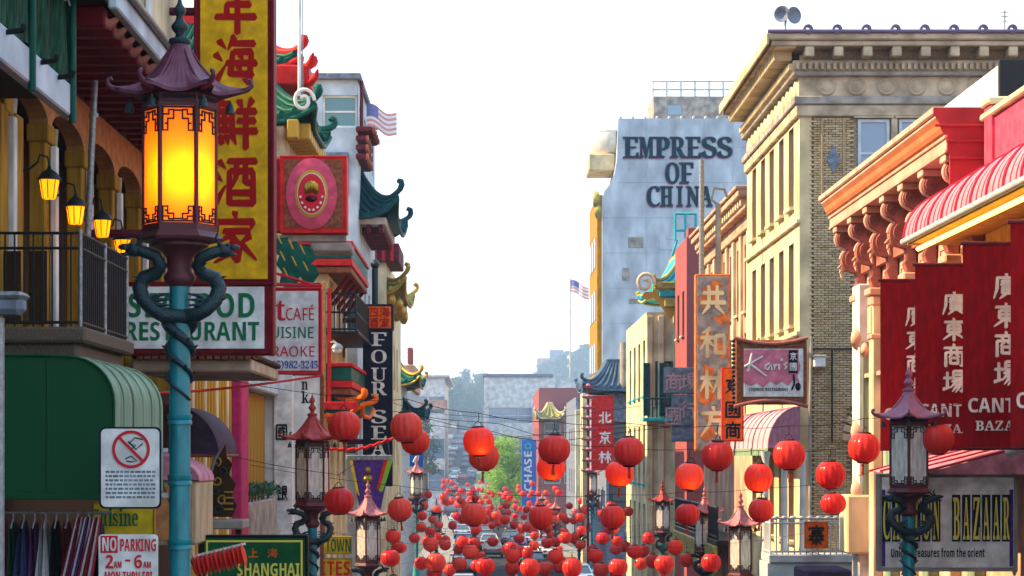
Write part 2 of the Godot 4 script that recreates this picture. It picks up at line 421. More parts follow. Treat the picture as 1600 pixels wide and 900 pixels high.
func make_materials() -> void:
	var st := Vector3(1.2, 0.12, 1.2)   # tall streaks
	mat("asphalt", Color(0.04, 0.042, 0.05), 0.85, "fine", Vector3.ONE * 0.8, {"bump": 0.4})
	mat("ground", Color(0.14, 0.135, 0.12), 0.9, "blotch", Vector3.ONE * 0.2)
	mat("pavement", Color(0.28, 0.27, 0.25), 0.85, "blotch", Vector3.ONE * 0.4)
	mat("marking", Color(0.7, 0.68, 0.6), 0.7, "blotch")
	mat("teal", Color(0.01, 0.21, 0.25), 0.45, "blotch", Vector3(1.2, 0.35, 1.2), {"coat": 0.25, "bump": 0.15, "spec": 0.3})
	mat("dragon", Color(0.022, 0.05, 0.062), 0.45, "cell", Vector3.ONE * 2.2, {"metal": 0.3, "bump": 1.6, "spec": 0.4})
	mat("lamp_roof", Color(0.16, 0.04, 0.075), 0.5, "blotch", Vector3.ONE * 1.5, {"own": 1, "spec": 0.35})
	mat("lamp_roof_red", Color(0.4, 0.035, 0.03), 0.5, "blotch", Vector3.ONE * 1.5, {"own": 1, "spec": 0.35})
	mat("lamp_roof_pink", Color(0.5, 0.17, 0.19), 0.5, "blotch", Vector3.ONE * 1.5, {"own": 1, "spec": 0.35})
	mat("lamp_frame", Color(0.11, 0.022, 0.03), 0.5, "fine", Vector3.ONE * 3, {"spec": 0.35})
	mat("lamp_roof_mauve", Color(0.36, 0.13, 0.2), 0.5, "soft", Vector3.ONE * 1.5, {"own": 1, "spec": 0.35})  # maroon roof with light from the sky put into a paler, pinker colour
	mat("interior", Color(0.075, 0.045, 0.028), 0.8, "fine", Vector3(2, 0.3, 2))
	mat("fret", Color(0.02, 0.015, 0.02), 0.5)
	mat("amber_pane", Color(0.9, 0.52, 0.03), 0.4, "", Vector3.ONE, {"back": Color(1.0, 0.52, 0.03)})
	mat("frost_pane", Color(0.74, 0.69, 0.62), 0.35, "soft", Vector3(2.5, 0.5, 2.5), {"own": 1, "back": Color(0.3, 0.27, 0.22)})
	mat("bulb", Color(1, 0.9, 0.6), 0.3, "", Vector3.ONE, {"emit": Color(1.0, 0.72, 0.25), "power": 14.0})
	mat("small_bulb", Color(1, 0.8, 0.4), 0.3, "", Vector3.ONE, {"emit": Color(1.0, 0.5, 0.12), "power": 3.0})
	mat("lantern_red", Color(0.72, 0.042, 0.032), 0.4, "", Vector3.ONE, {"back": Color(0.55, 0.06, 0.03), "coat": 0.3})
	mat("lantern_deep", Color(0.58, 0.025, 0.025), 0.4, "", Vector3.ONE, {"back": Color(0.55, 0.06, 0.03), "coat": 0.3})
	mat("lantern_faded", Color(0.76, 0.075, 0.05), 0.4, "", Vector3.ONE, {"back": Color(0.55, 0.06, 0.03), "coat": 0.3})
	mat("lantern_cap", Color(0.05, 0.012, 0.012), 0.5)
	mat("tassel", Color(0.5, 0.06, 0.03), 0.8)
	mat("gold", Color(0.55, 0.33, 0.05), 0.4, "fine", Vector3.ONE * 4, {"metal": 0.4})
	mat("wire", Color(0.015, 0.015, 0.018), 0.6)
	mat("red_wire", Color(0.4, 0.02, 0.03), 0.6)
	mat("glass", Color(0.05, 0.07, 0.09), 0.06, "", Vector3.ONE, {"spec": 0.7})
	mat("glass_blue", Color(0.12, 0.2, 0.3), 0.08, "", Vector3.ONE, {"spec": 0.7})
	mat("glass_teal", Color(0.02, 0.12, 0.13), 0.08, "", Vector3.ONE, {"spec": 0.7})
	mat("curtain", Color(0.45, 0.4, 0.33), 0.8, "fine", Vector3(3, 0.2, 3))
	mat("black", Color(0.012, 0.012, 0.014), 0.5)
	mat("iron", Color(0.03, 0.032, 0.035), 0.45, "fine", Vector3.ONE * 3, {"metal": 0.4})
	mat("steel", Color(0.32, 0.33, 0.34), 0.45, "blotch", Vector3.ONE * 2, {"metal": 0.5})
	mat("white", Color(0.74, 0.73, 0.7), 0.6, "soft", Vector3.ONE * 0.2)
	mat("dull_white", Color(0.55, 0.55, 0.54), 0.65, "soft", Vector3.ONE * 0.2)
	mat("pale_blue", Color(0.5, 0.56, 0.62), 0.6, "soft", Vector3.ONE * 0.15)
	mat("white_flat", Color(0.76, 0.75, 0.72), 0.5, "soft")
	mat("cream", Color(0.72, 0.6, 0.38), 0.7, "blotch", Vector3(0.12, 0.08, 0.12), {"bump": 0.6})
	mat("cream_dirty", Color(0.6, 0.47, 0.29), 0.75, "blotch", st)
	mat("peach", Color(0.5, 0.22, 0.08), 0.7, "soft", Vector3.ONE * 0.6)
	mat("ochre", Color(0.38, 0.2, 0.02), 0.7, "blotch", st)
	mat("yellow_wall", Color(0.5, 0.27, 0.025), 0.7, "blotch", st)
	mat("sign_yellow", Color(0.72, 0.4, 0.008), 0.5, "soft", Vector3.ONE * 0.7)
	mat("bright_yellow", Color(0.75, 0.5, 0.02), 0.5, "soft")
	mat("sign_red", Color(0.16, 0.006, 0.012), 0.5, "soft")
	mat("char_red", Color(0.3, 0.005, 0.005), 0.5)
	mat("maroon", Color(0.13, 0.02, 0.03), 0.6, "blotch")
	mat("bright_red", Color(0.62, 0.025, 0.022), 0.5, "soft")
	mat("cornice_red", Color(0.5, 0.032, 0.035), 0.55, "soft", Vector3.ONE * 0.2)
	mat("salmon", Color(0.72, 0.4, 0.29), 0.6, "soft", Vector3.ONE * 0.2)
	mat("salmon_deep", Color(0.7, 0.22, 0.09), 0.6, "soft", Vector3.ONE * 0.2)
	mat("bracket", Color(0.45, 0.15, 0.11), 0.6, "blotch", Vector3.ONE * 0.3)
	mat("hot_pink", Color(0.62, 0.08, 0.14), 0.6, "soft")
	mat("magenta", Color(0.5, 0.03, 0.13), 0.6, "soft")
	mat("green_vinyl", Color(0.0015, 0.06, 0.018), 0.5, "", Vector3.ONE, {"spec": 0.25})
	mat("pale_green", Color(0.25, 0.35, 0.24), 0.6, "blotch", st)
	mat("net_green", Color(0.008, 0.085, 0.045), 0.7, "patch", Vector3(1.6, 0.3, 1.6))
	mat("sign_green", Color(0.01, 0.1, 0.03), 0.5, "soft")
	mat("roof_green", Color(0.012, 0.1, 0.07), 0.4, "blotch", Vector3.ONE * 0.3)
	mat("roof_teal", Color(0.012, 0.07, 0.085), 0.4, "blotch", Vector3.ONE * 0.3)
	mat("roof_blue", Color(0.08, 0.13, 0.2), 0.5, "blotch", Vector3.ONE * 0.3)
	mat("turquoise", Color(0.03, 0.42, 0.48), 0.5, "soft")
	mat("olive_gold", Color(0.42, 0.36, 0.1), 0.5, "blotch", Vector3.ONE * 0.3)
	mat("text_green", Color(0.01, 0.12, 0.05), 0.5)
	mat("text_red", Color(0.5, 0.02, 0.03), 0.5)
	mat("text_blue", Color(0.08, 0.06, 0.3), 0.5)
	mat("text_yellow", Color(0.65, 0.58, 0.1), 0.5)
	mat("orange", Color(0.8, 0.13, 0.008), 0.5, "soft")
	mat("orange_worn", Color(0.66, 0.19, 0.05), 0.6, "blotch", Vector3.ONE * 0.6)
	mat("grey_worn", Color(0.3, 0.27, 0.28), 0.7, "blotch", Vector3.ONE * 0.4)
	mat("slate", Color(0.2, 0.23, 0.3), 0.6, "blotch")
	mat("brick_tan", Color(0.6, 0.44, 0.25), 0.85, "fine", Vector3.ONE * 1.2, {"bump": 0.3})
	mat("brick_dark", Color(0.5, 0.35, 0.19), 0.85, "fine", Vector3.ONE * 1.2, {"bump": 0.3})
	mat("brick_pale", Color(0.66, 0.51, 0.31), 0.85, "fine", Vector3.ONE * 1.2, {"bump": 0.3})
	mat("mortar", Color(0.4, 0.32, 0.22), 0.9, "fine")
	mat("brick_red", Color(0.36, 0.1, 0.1), 0.8, "fine", Vector3(0.5, 3, 0.5))
	mat("stone", Color(0.54, 0.43, 0.3), 0.75, "blotch", Vector3.ONE * 0.2, {"bump": 0.6})
	mat("stone_grey", Color(0.36, 0.32, 0.28), 0.75, "blotch", Vector3.ONE * 0.2, {"bump": 0.6})
	mat("facade_cream", Color(0.74, 0.58, 0.34), 0.7, "blotch", Vector3(0.12, 0.08, 0.12), {"bump": 0.6})
	mat("facade_pink", Color(0.62, 0.36, 0.25), 0.75, "blotch", Vector3(0.12, 0.08, 0.12), {"bump": 0.6})
	mat("tile_purple", Color(0.12, 0.09, 0.16), 0.45)
	mat("blue_wall", Color(0.48, 0.53, 0.59), 0.8, "soft", Vector3(0.1, 0.05, 0.1))  # blue-grey paint, with the blue of haze and sky light put in
	mat("wall_letter", Color(0.008, 0.04, 0.07), 0.7, "fine")
	mat("wall_letter_edge", Color(0.2, 0.07, 0.13), 0.7)
	mat("mauve", Color(0.46, 0.2, 0.28), 0.7, "soft", Vector3(2, 0.4, 2))
	mat("mauve_pale", Color(0.58, 0.36, 0.42), 0.7, "soft", Vector3(2, 0.4, 2))
	mat("awning_pink", Color(0.62, 0.26, 0.34), 0.6, "blotch")
	mat("stripe_pink", Color(0.66, 0.24, 0.3), 0.6, "soft")
	mat("stripe_red", Color(0.42, 0.015, 0.05), 0.55, "soft")
	mat("banner_red", Color(0.25, 0.003, 0.006), 0.65, "soft", Vector3(1.5, 0.4, 1.5))
	mat("sign_pink", Color(0.68, 0.2, 0.28), 0.5, "soft")
	mat("brown", Color(0.26, 0.085, 0.04), 0.6, "blotch", Vector3.ONE)
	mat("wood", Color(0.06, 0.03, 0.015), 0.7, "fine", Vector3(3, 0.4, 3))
	mat("old_wood", Color(0.15, 0.11, 0.08), 0.75, "fine", Vector3(2, 0.4, 2))
	mat("dark_purple", Color(0.07, 0.045, 0.08), 0.7, "soft")
	mat("purple", Color(0.12, 0.05, 0.28), 0.6, "soft", Vector3.ONE, {"back": Color(0.2, 0.08, 0.4)})
	mat("kite_green", Color(0.2, 0.4, 0.03), 0.6)
	mat("navy", Color(0.012, 0.014, 0.03), 0.4, "soft")
	mat("chase_blue", Color(0.02, 0.11, 0.42), 0.5)
	mat("amber_soffit", Color(0.7, 0.36, 0.05), 0.6, "soft")
	mat("tube_glow", Color(1, 0.8, 0.3), 0.4, "", Vector3.ONE, {"emit": Color(1.0, 0.66, 0.12), "power": 1.6})
	mat("bark", Color(0.09, 0.065, 0.045), 0.9, "fine", Vector3(2, 0.4, 2))
	mat("leaf_bright", Color(0.2, 0.36, 0.03), 0.6, "", Vector3.ONE, {"back": Color(0.25, 0.38, 0.03)})
	mat("leaf_mid", Color(0.05, 0.11, 0.03), 0.6, "", Vector3.ONE, {"back": Color(0.06, 0.12, 0.02)})
	mat("leaf_dark", Color(0.035, 0.075, 0.045), 0.6, "", Vector3.ONE, {"back": Color(0.03, 0.06, 0.02)})
	mat("flag_red", Color(0.6, 0.2, 0.2), 0.8, "", Vector3.ONE, {"back": Color(0.9, 0.45, 0.42)})  # flag colours lightened: the glare of the sun is put into the cloth
	mat("flag_white", Color(0.75, 0.75, 0.76), 0.8, "", Vector3.ONE, {"back": Color(0.8, 0.8, 0.8)})
	mat("flag_blue", Color(0.16, 0.2, 0.42), 0.8, "", Vector3.ONE, {"back": Color(0.3, 0.36, 0.6)})
	for c in [["car_white", Color(0.75, 0.75, 0.75)], ["car_silver", Color(0.4, 0.41, 0.43)], ["car_black", Color(0.015, 0.015, 0.018)], ["car_blue", Color(0.03, 0.07, 0.2)], ["car_red", Color(0.35, 0.02, 0.02)], ["car_grey", Color(0.12, 0.12, 0.13)]]:
		mat(c[0], c[1], 0.3, "", Vector3.ONE, {"coat": 0.8, "metal": 0.2})
	mat("tyre", Color(0.02, 0.02, 0.02), 0.85)
	mat("head_lens", Color(0.7, 0.7, 0.7), 0.15)
	mat("tail_lens", Color(0.4, 0.01, 0.01), 0.2)
	for c in [["cloth_red", Color(0.35, 0.03, 0.05)], ["cloth_blue", Color(0.05, 0.06, 0.16)], ["cloth_white", Color(0.6, 0.58, 0.6)], ["cloth_green", Color(0.03, 0.12, 0.06)], ["cloth_purple", Color(0.2, 0.06, 0.22)], ["cloth_black", Color(0.02, 0.02, 0.03)]]:
		mat(c[0], c[1], 0.85, "fine", Vector3(6, 0.5, 6))
func build_ground() -> void:
	var ds := [-60.0, 0.0, 12.0, 24.0, 38.0, 53.0, 64.0, 75.0, 87.0, 100.0, 125.0, 150.0, 175.0, 200.0, 250.0, 300.0, 350.0, 400.0, 450.0, 500.0, 550.0, 600.0, 650.0, 700.0, 760.0, 820.0, 900.0, 1000.0]
	var xs := [-220.0, -120.0, -60.0, -20.0, -8.0, -4.0, 0.0, 4.0, 8.0, 12.0, 20.0, 30.0, 40.0, 60.0, 120.0, 220.0]
	var g := mb()
	for i in ds.size() - 1:
		for j in xs.size() - 1:
			var P := func(x: float, d: float) -> Vector3: return Vector3(x, ground_y(x, d) - 0.35, -d)
			g.quad(P.call(xs[j], ds[i]), P.call(xs[j + 1], ds[i]), P.call(xs[j + 1], ds[i + 1]), P.call(xs[j], ds[i + 1]), Vector3.UP)
	struct("ground", g, "ground")
	# roadway, pavements with kerbs, lane line
	var strips := [["road", -2.9, 6.9, -0.02, "asphalt"], ["pavement", -6.0, -3.0, 0.12, "pavement"], ["pavement", 7.0, 10.0, 0.12, "pavement"]]
	for s in strips:
		var m := mb()
		var d := -20.0
		while d < 740.0:
			var st := 6.0 if d < 180.0 else 20.0
			var P := func(x: float, dd: float, y: float) -> Vector3: return Vector3(across(x, dd), ground_y(x, dd) + y, -dd)
			m.quad(P.call(s[1], d, s[3]), P.call(s[2], d, s[3]), P.call(s[2], d + st, s[3]), P.call(s[1], d + st, s[3]), Vector3.UP)
			d += st
		var o := struct(s[0], m, s[4])
		if s[0] == "pavement":
			var k := mb()
			d = -20.0
			var x: float = s[2] if s[1] < 0 else s[1]
			var sg := 1.0 if s[1] < 0 else -1.0
			while d < 300.0:
				var a := Vector3(across(x, d), ground_y(x, d) + 0.05, -d); var b := Vector3(across(x, d + 6), ground_y(x, d + 6) + 0.05, -d - 6)
				k.tube([a + Vector3.RIGHT * sg * 0.03, b + Vector3.RIGHT * sg * 0.03], 0.1, 4, false)
				d += 6.0
			part(o, "kerb", k, "stone")
	var l := mb()
	var dd := 40.0
	while dd < 640.0:
		var a := Vector3(across(2.0, dd), ground_y(2, dd) + 0.02, -dd); var b := Vector3(across(2.0, dd + 3), ground_y(2, dd + 3) + 0.02, -dd - 3)
		l.quad(a - Vector3.RIGHT * 0.07, a + Vector3.RIGHT * 0.07, b + Vector3.RIGHT * 0.07, b - Vector3.RIGHT * 0.07, Vector3.UP)
		dd += 9.0
	struct("road_marking", l, "marking")

	var fv := FogVolume.new()
	fv.name = "distant_haze"
	fv.size = Vector3(430, 90, 760)
	fv.position = Vector3(0, 30, -610)
	var fm := FogMaterial.new()
	fm.density = 0.0009; fm.albedo = Color(0.74, 0.86, 1.0)
	fv.material = fm
	fv.set_meta("kind", "stuff")
	fv.set_meta("label", "pale blue haze in the far end of the street")
	add_child(fv)
# dragon street lamp, 7.5 m tall, hexagonal pagoda lantern; built at the origin
func make_lamp(label: String, roof: String, lit: bool) -> Node3D:
	var o := thing("street_lamp", label, "street lamp", Vector3.ZERO, "dragon street lamps")
	var p := mb().lathe([Vector2(0.0, 0), Vector2(0.34, 0.0), Vector2(0.34, 0.18), Vector2(0.26, 0.3), Vector2(0.22, 0.9), Vector2(0.15, 1.1), Vector2(0.112, 1.3), Vector2(0.108, 4.6)], 20)
	var pole := part(o, "pole", p, "teal")
	for h in [1.88, 2.55, 3.18]:
		part(pole, "band", mb().lathe([Vector2(0.1, h - 0.06), Vector2(0.128, h - 0.055), Vector2(0.128, h - 0.025), Vector2(0.116, h - 0.01), Vector2(0.128, h + 0.01), Vector2(0.128, h + 0.05), Vector2(0.1, h + 0.055)], 20), "teal")
	part(o, "neck", mb().lathe([Vector2(0.1, 4.55), Vector2(0.15, 4.6), Vector2(0.17, 4.66), Vector2(0.13, 4.72), Vector2(0.14, 4.86), Vector2(0.2, 4.93), Vector2(0.3, 4.98), Vector2(0.3, 5.02)], 18), "lamp_frame")
	# two dragons wound round the pole, rearing out under the lantern
	for k in [0, 1]:
		var s: float = 1.0 if k == 0 else -1.0
		var q := []; var r := []
		for i in 26:
			var u := i / 25.0
			var a: float = PI * k + u * TAU * 1.5 + 0.5
			q.append(Vector3(cos(a) * 0.125, 3.38 + u * 0.86, sin(a) * 0.125)); r.append(0.014 + 0.03 * u + 0.036 * u * u * u)
		var c := [[0.17, 4.26, 0.12], [0.27, 4.32, 0.13], [0.37, 4.42, 0.1], [0.41, 4.54, 0.06], [0.36, 4.65, 0.04], [0.25, 4.69, 0.08], [0.19, 4.77, 0.13], [0.24, 4.86, 0.17], [0.34, 4.9, 0.17], [0.43, 4.93, 0.14]]
		for i in c.size():
			q.append(Vector3(c[i][0] * s, c[i][1], c[i][2] * (1.0 if k == 0 else 0.9))); r.append(0.082 if i < 5 else 0.076 - 0.004 * (i - 5))
		var m := mb().tube(q, r, 9)
		for i in range(6, q.size() - 2, 2):   # fins along the back
			var out: Vector3 = (q[i] - Vector3(0, q[i].y, 0)).normalized()
			m.tube([q[i] + out * r[i] * 0.8, q[i] + out * (r[i] * 1.5 + 0.01) + Vector3.UP * 0.02], [0.02, 0.003], 4)
		var dr := part(o, "dragon", m, "dragon")
		var hd: Vector3 = q[q.size() - 1]
		var hm := mb().ball(hd + Vector3(0.03 * s, 0.0, 0), Vector3(0.1, 0.075, 0.07), 12, 8)
		hm.ball(hd + Vector3(0.13 * s, 0.03, 0), Vector3(0.07, 0.035, 0.05), 10, 6).ball(hd + Vector3(0.11 * s, -0.045, 0), Vector3(0.06, 0.02, 0.04), 10, 6)
		for z in [-1.0, 1.0]:
			hm.tube([hd + Vector3(0.0, 0.05, 0.04 * z), hd + Vector3(-0.05 * s, 0.12, 0.06 * z), hd + Vector3(-0.03 * s, 0.19, 0.07 * z)], [0.02, 0.015, 0.004], 5)
			hm.ball(hd + Vector3(0.07 * s, 0.055, 0.045 * z), Vector3.ONE * 0.02, 8, 5)
		part(dr, "head", hm, "dragon")
		# claw holding the pole
		var cl := mb()
		for i in 3:
			cl.tube([Vector3(0.3 * s, 4.4, 0.12), Vector3(0.2 * s, 4.36 + 0.05 * i, 0.17), Vector3(0.09 * s, 4.36 + 0.06 * i, 0.12)], [0.03, 0.024, 0.008], 5)
		part(dr, "claw", cl, "dragon")
	# lantern: base, six posts, six panes with fretwork, frieze
	var a0 := 0.0
	part(o, "lantern_base", mb().lathe([Vector2(0.0, 5.0), Vector2(0.3, 5.0), Vector2(0.43, 5.03), Vector2(0.45, 5.06), Vector2(0.41, 5.1), Vector2(0.385, 5.13), Vector2(0.385, 5.2), Vector2(0.0, 5.2)], 6, Transform3D.IDENTITY, true, a0), "lamp_frame")
	part(o, "frieze", mb().lathe([Vector2(0.36, 6.4), Vector2(0.4, 6.4), Vector2(0.4, 6.44), Vector2(0.38, 6.45), Vector2(0.38, 6.54), Vector2(0.42, 6.56), Vector2(0.3, 6.58)], 6, Transform3D.IDENTITY, true, a0), "lamp_frame")
	var pane_mesh := mb().bext(-0.17, 0.17, 5.2, 6.4, -0.006, 0.006, 0.003).mesh()
	var fms := [mb(), mb()]
	var fk := [0]
	var key := func(ax: float, ay: float, fx: float, fy: float) -> void:   # one corner of the key pattern
		var path := [[0, 0, 0, 0.24], [0, 0.24, 0.05, 0.24], [0.05, 0.24, 0.05, 0.17], [0.05, 0.17, 0.025, 0.17], [0.05, 0.12, 0.11, 0.12], [0.11, 0.12, 0.11, 0.03], [0.11, 0.03, 0.06, 0.03], [0.06, 0.03, 0.06, 0.075], [0.0, 0.075, 0.06, 0.075], [0.05, 0.12, 0.05, 0.17], [0.0, 0.0, 0.155, 0.0], [0.12, 0.035, 0.155, 0.035]]
		for l in path:
			var a := Vector3(ax + l[0] * fx, ay + l[1] * fy, 0.016); var b := Vector3(ax + l[2] * fx, ay + l[3] * fy, 0.016)
			(fms[fk[0]] as MB).box((a + b) / 2, (a - b).abs() + Vector3(0.016, 0.016, 0.012))
	key.call(-0.155, 6.385, 1.0, -1.0); key.call(0.155, 6.385, -1.0, -1.0)
	var fret: ArrayMesh = fms[0].mesh()
	fk[0] = 1
	key.call(-0.155, 5.215, 1.0, 0.62); key.call(0.155, 5.215, -1.0, 0.62)
	var fret_low: ArrayMesh = fms[1].mesh()
	var crm := mb()
	for i in 9: crm.lathe([Vector2(0.008, -0.006), Vector2(0.02, -0.006), Vector2(0.02, 0.006), Vector2(0.008, 0.006)], 8, Transform3D(Basis(Vector3.RIGHT, PI / 2), Vector3(-0.16 + i * 0.04, 6.495, 0.012)))
	var crest := crm.mesh()
	var post := mb().tube([Vector3(0, 5.19, 0), Vector3(0, 6.42, 0)], 0.026, 6).mesh()
	for i in 6:
		var a := PI / 3 * i
		inst(o, "post", post, "lamp_frame", Transform3D(Basis.IDENTITY, Vector3(sin(a + PI / 6), 0, cos(a + PI / 6)) * 0.37))
		var bs := Basis(Vector3.UP, a)
		var pn := inst(o, "pane", pane_mesh, "amber_pane" if lit else "frost_pane", Transform3D(bs, bs.z * 0.318))
		inst(pn, "fretwork", fret, "fret", Transform3D(Basis.IDENTITY, bs.z * 0.318))
		inst(pn, "fretwork", fret_low, "fret", Transform3D(Basis.IDENTITY, bs.z * 0.318))
		inst(pn, "crest", crest, "fret", Transform3D(Basis.IDENTITY, bs.z * 0.34))
	# flared roof with upturned corners
	var RF := func(u: float, v: float) -> Vector3:
		var a := u * TAU + PI / 6
		var c := pow(absf(cos(3.0 * (u * TAU))), 5.0)
		var prof := 0.085 + 0.2 * v + 0.19 * v * v
		var r := prof * lerpf(1.0, 0.93 + 0.12 * c, v) + 0.2 * c * pow(v, 6.0)
		var rib := 0.007 * absf(sin(u * PI * 42.0)) * minf(1.0, v * 3.0)
		return Vector3(sin(a) * r, 7.12 - 0.56 * pow(v, 0.85) + 0.07 * c * pow(v, 8.0) + rib, cos(a) * r)
	var rm := mb().surf(RF, 168, 9)
	var RU := func(u: float, v: float) -> Vector3:
		var rim: Vector3 = RF.call(u, 0.999)
		return Vector3(rim.x, rim.y - 0.035, rim.z).lerp(Vector3(sin(u * TAU + PI / 6) * 0.3, 6.57, cos(u * TAU + PI / 6) * 0.3), v)
	rm.surf(RU, 48, 1)
	rm.surf(func(u: float, v: float) -> Vector3: return (RF.call(u, 0.999) as Vector3) - Vector3.UP * 0.036 * v, 48, 1)
	var rf := part(o, "roof", rm, roof)
	var curl := mb().tube([Vector3(0, 6.57, 0.52), Vector3(0, 6.6, 0.62), Vector3(0, 6.62, 0.7), Vector3(0, 6.66, 0.745), Vector3(0, 6.71, 0.74), Vector3(0, 6.725, 0.71), Vector3(0, 6.7, 0.695)], [0.03, 0.034, 0.03, 0.026, 0.022, 0.018, 0.012], 7)
	curl.tube([Vector3(0, 7.02, 0.115), Vector3(0, 6.86, 0.225), Vector3(0, 6.7, 0.365), Vector3(0, 6.62, 0.5)], [0.013, 0.014, 0.018, 0.024], 6)
	var curl_mesh := curl.mesh()
	var bell := mb().lathe([Vector2(0.0, 0.0), Vector2(0.012, 0.0), Vector2(0.016, -0.03), Vector2(0.038, -0.05), Vector2(0.045, -0.11), Vector2(0.056, -0.13), Vector2(0.0, -0.12)], 10).mesh()
	for i in 6:
		var bs := Basis(Vector3.UP, PI / 3 * i + PI / 6)
		inst(rf, "corner_curl", curl_mesh, roof, Transform3D(bs, Vector3.ZERO))
		inst(rf, "bell", bell, "dragon", Transform3D(bs, bs.z * 0.52 + Vector3.UP * 6.5))
	part(o, "finial", mb().lathe([Vector2(0.1, 7.08), Vector2(0.12, 7.1), Vector2(0.11, 7.14), Vector2(0.05, 7.15), Vector2(0.045, 7.19), Vector2(0.085, 7.24), Vector2(0.09, 7.28), Vector2(0.05, 7.33), Vector2(0.035, 7.37), Vector2(0.06, 7.41), Vector2(0.065, 7.45), Vector2(0.03, 7.5), Vector2(0.015, 7.56), Vector2(0.0, 7.6)], 14), "dragon" if lit else roof)
	if lit:
		part(o, "bulb", mb().ball(Vector3(0.07, 5.7, 0.19), Vector3(0.055, 0.075, 0.055), 12, 8), "bulb")
		bulb_light(o, Vector3(0.07, 5.7, 0.19), Color(1.0, 0.84, 0.4), 0.6, 0.04)
	return o

func build_lamps() -> void:
	var near := make_lamp("tall teal dragon lamp with glowing amber panes carrying the street signs", "lamp_roof", true)
	near.position = Vector3(-3.22, -2.8, -24.0)
	near.rotation.y = 0.08
	var a := make_lamp("unlit dragon lamp with maroon roof before the red bazaar banners", "lamp_roof_mauve", false)
	a.position = Vector3(X(1420, 40.5), Y(575, 40.5) - 7.56 * 0.87, -40.5)
	a.rotation.y = 0.35
	a.scale = Vector3(0.98, 0.87, 0.98)
	var b := make_lamp("unlit dragon lamp with bright red roof beside the white bank pillar", "lamp_roof_red", false)
	b.position = Vector3(X(488, 52), Y(617, 52) - 7.56, -52.0)
	b.rotation.y = 0.3
	var c := make_lamp("sunlit dragon lamp with pink roof under the purple kite", "lamp_roof_pink", false)
	c.position = Vector3(X(575, 68.5), Y(752, 68.5) - 7.56, -68.5)
	c.rotation.y = PI / 6 - 0.12
	copy(c, "sunlit pink-roofed dragon lamp before the white balcony of the brick building", Vector3(X(1157, 69), Y(768, 69) - 7.56, -69.0), PI / 6 - 0.15)
	copy(c, "pink-roofed dragon lamp in shade beside the mauve awning", Vector3(X(1101, 88), Y(760, 88) - 7.56, -88.0), 0.2)
	copy(b, "red-roofed dragon lamp in front of the cream and teal building", Vector3(X(1035, 110), Y(750, 110) - 7.56, -110.0), 0.5)
	copy(c, "small distant dragon lamp below the blue street banner", Vector3(X(651, 140), Y(713, 140) - 7.56, -140.0), 0.1)
	copy(c, "distant dragon lamp next to the red sign with white characters", Vector3(X(925, 158), Y(715, 158) - 7.56, -158.0), 0.4)
	var far := [[905, 860, 172.0], [868, 862, 205.0], [682, 868, 172.0], [848, 862, 250.0]]
	for f in far:
		copy(c, "far dragon lamp whose teal pole stands among the lanterns", Vector3(X(f[0], f[2]), ground_y(X(f[0], f[2]), f[2]) - 2.2, -f[2]), 0.2)
var lantern_meshes := {}
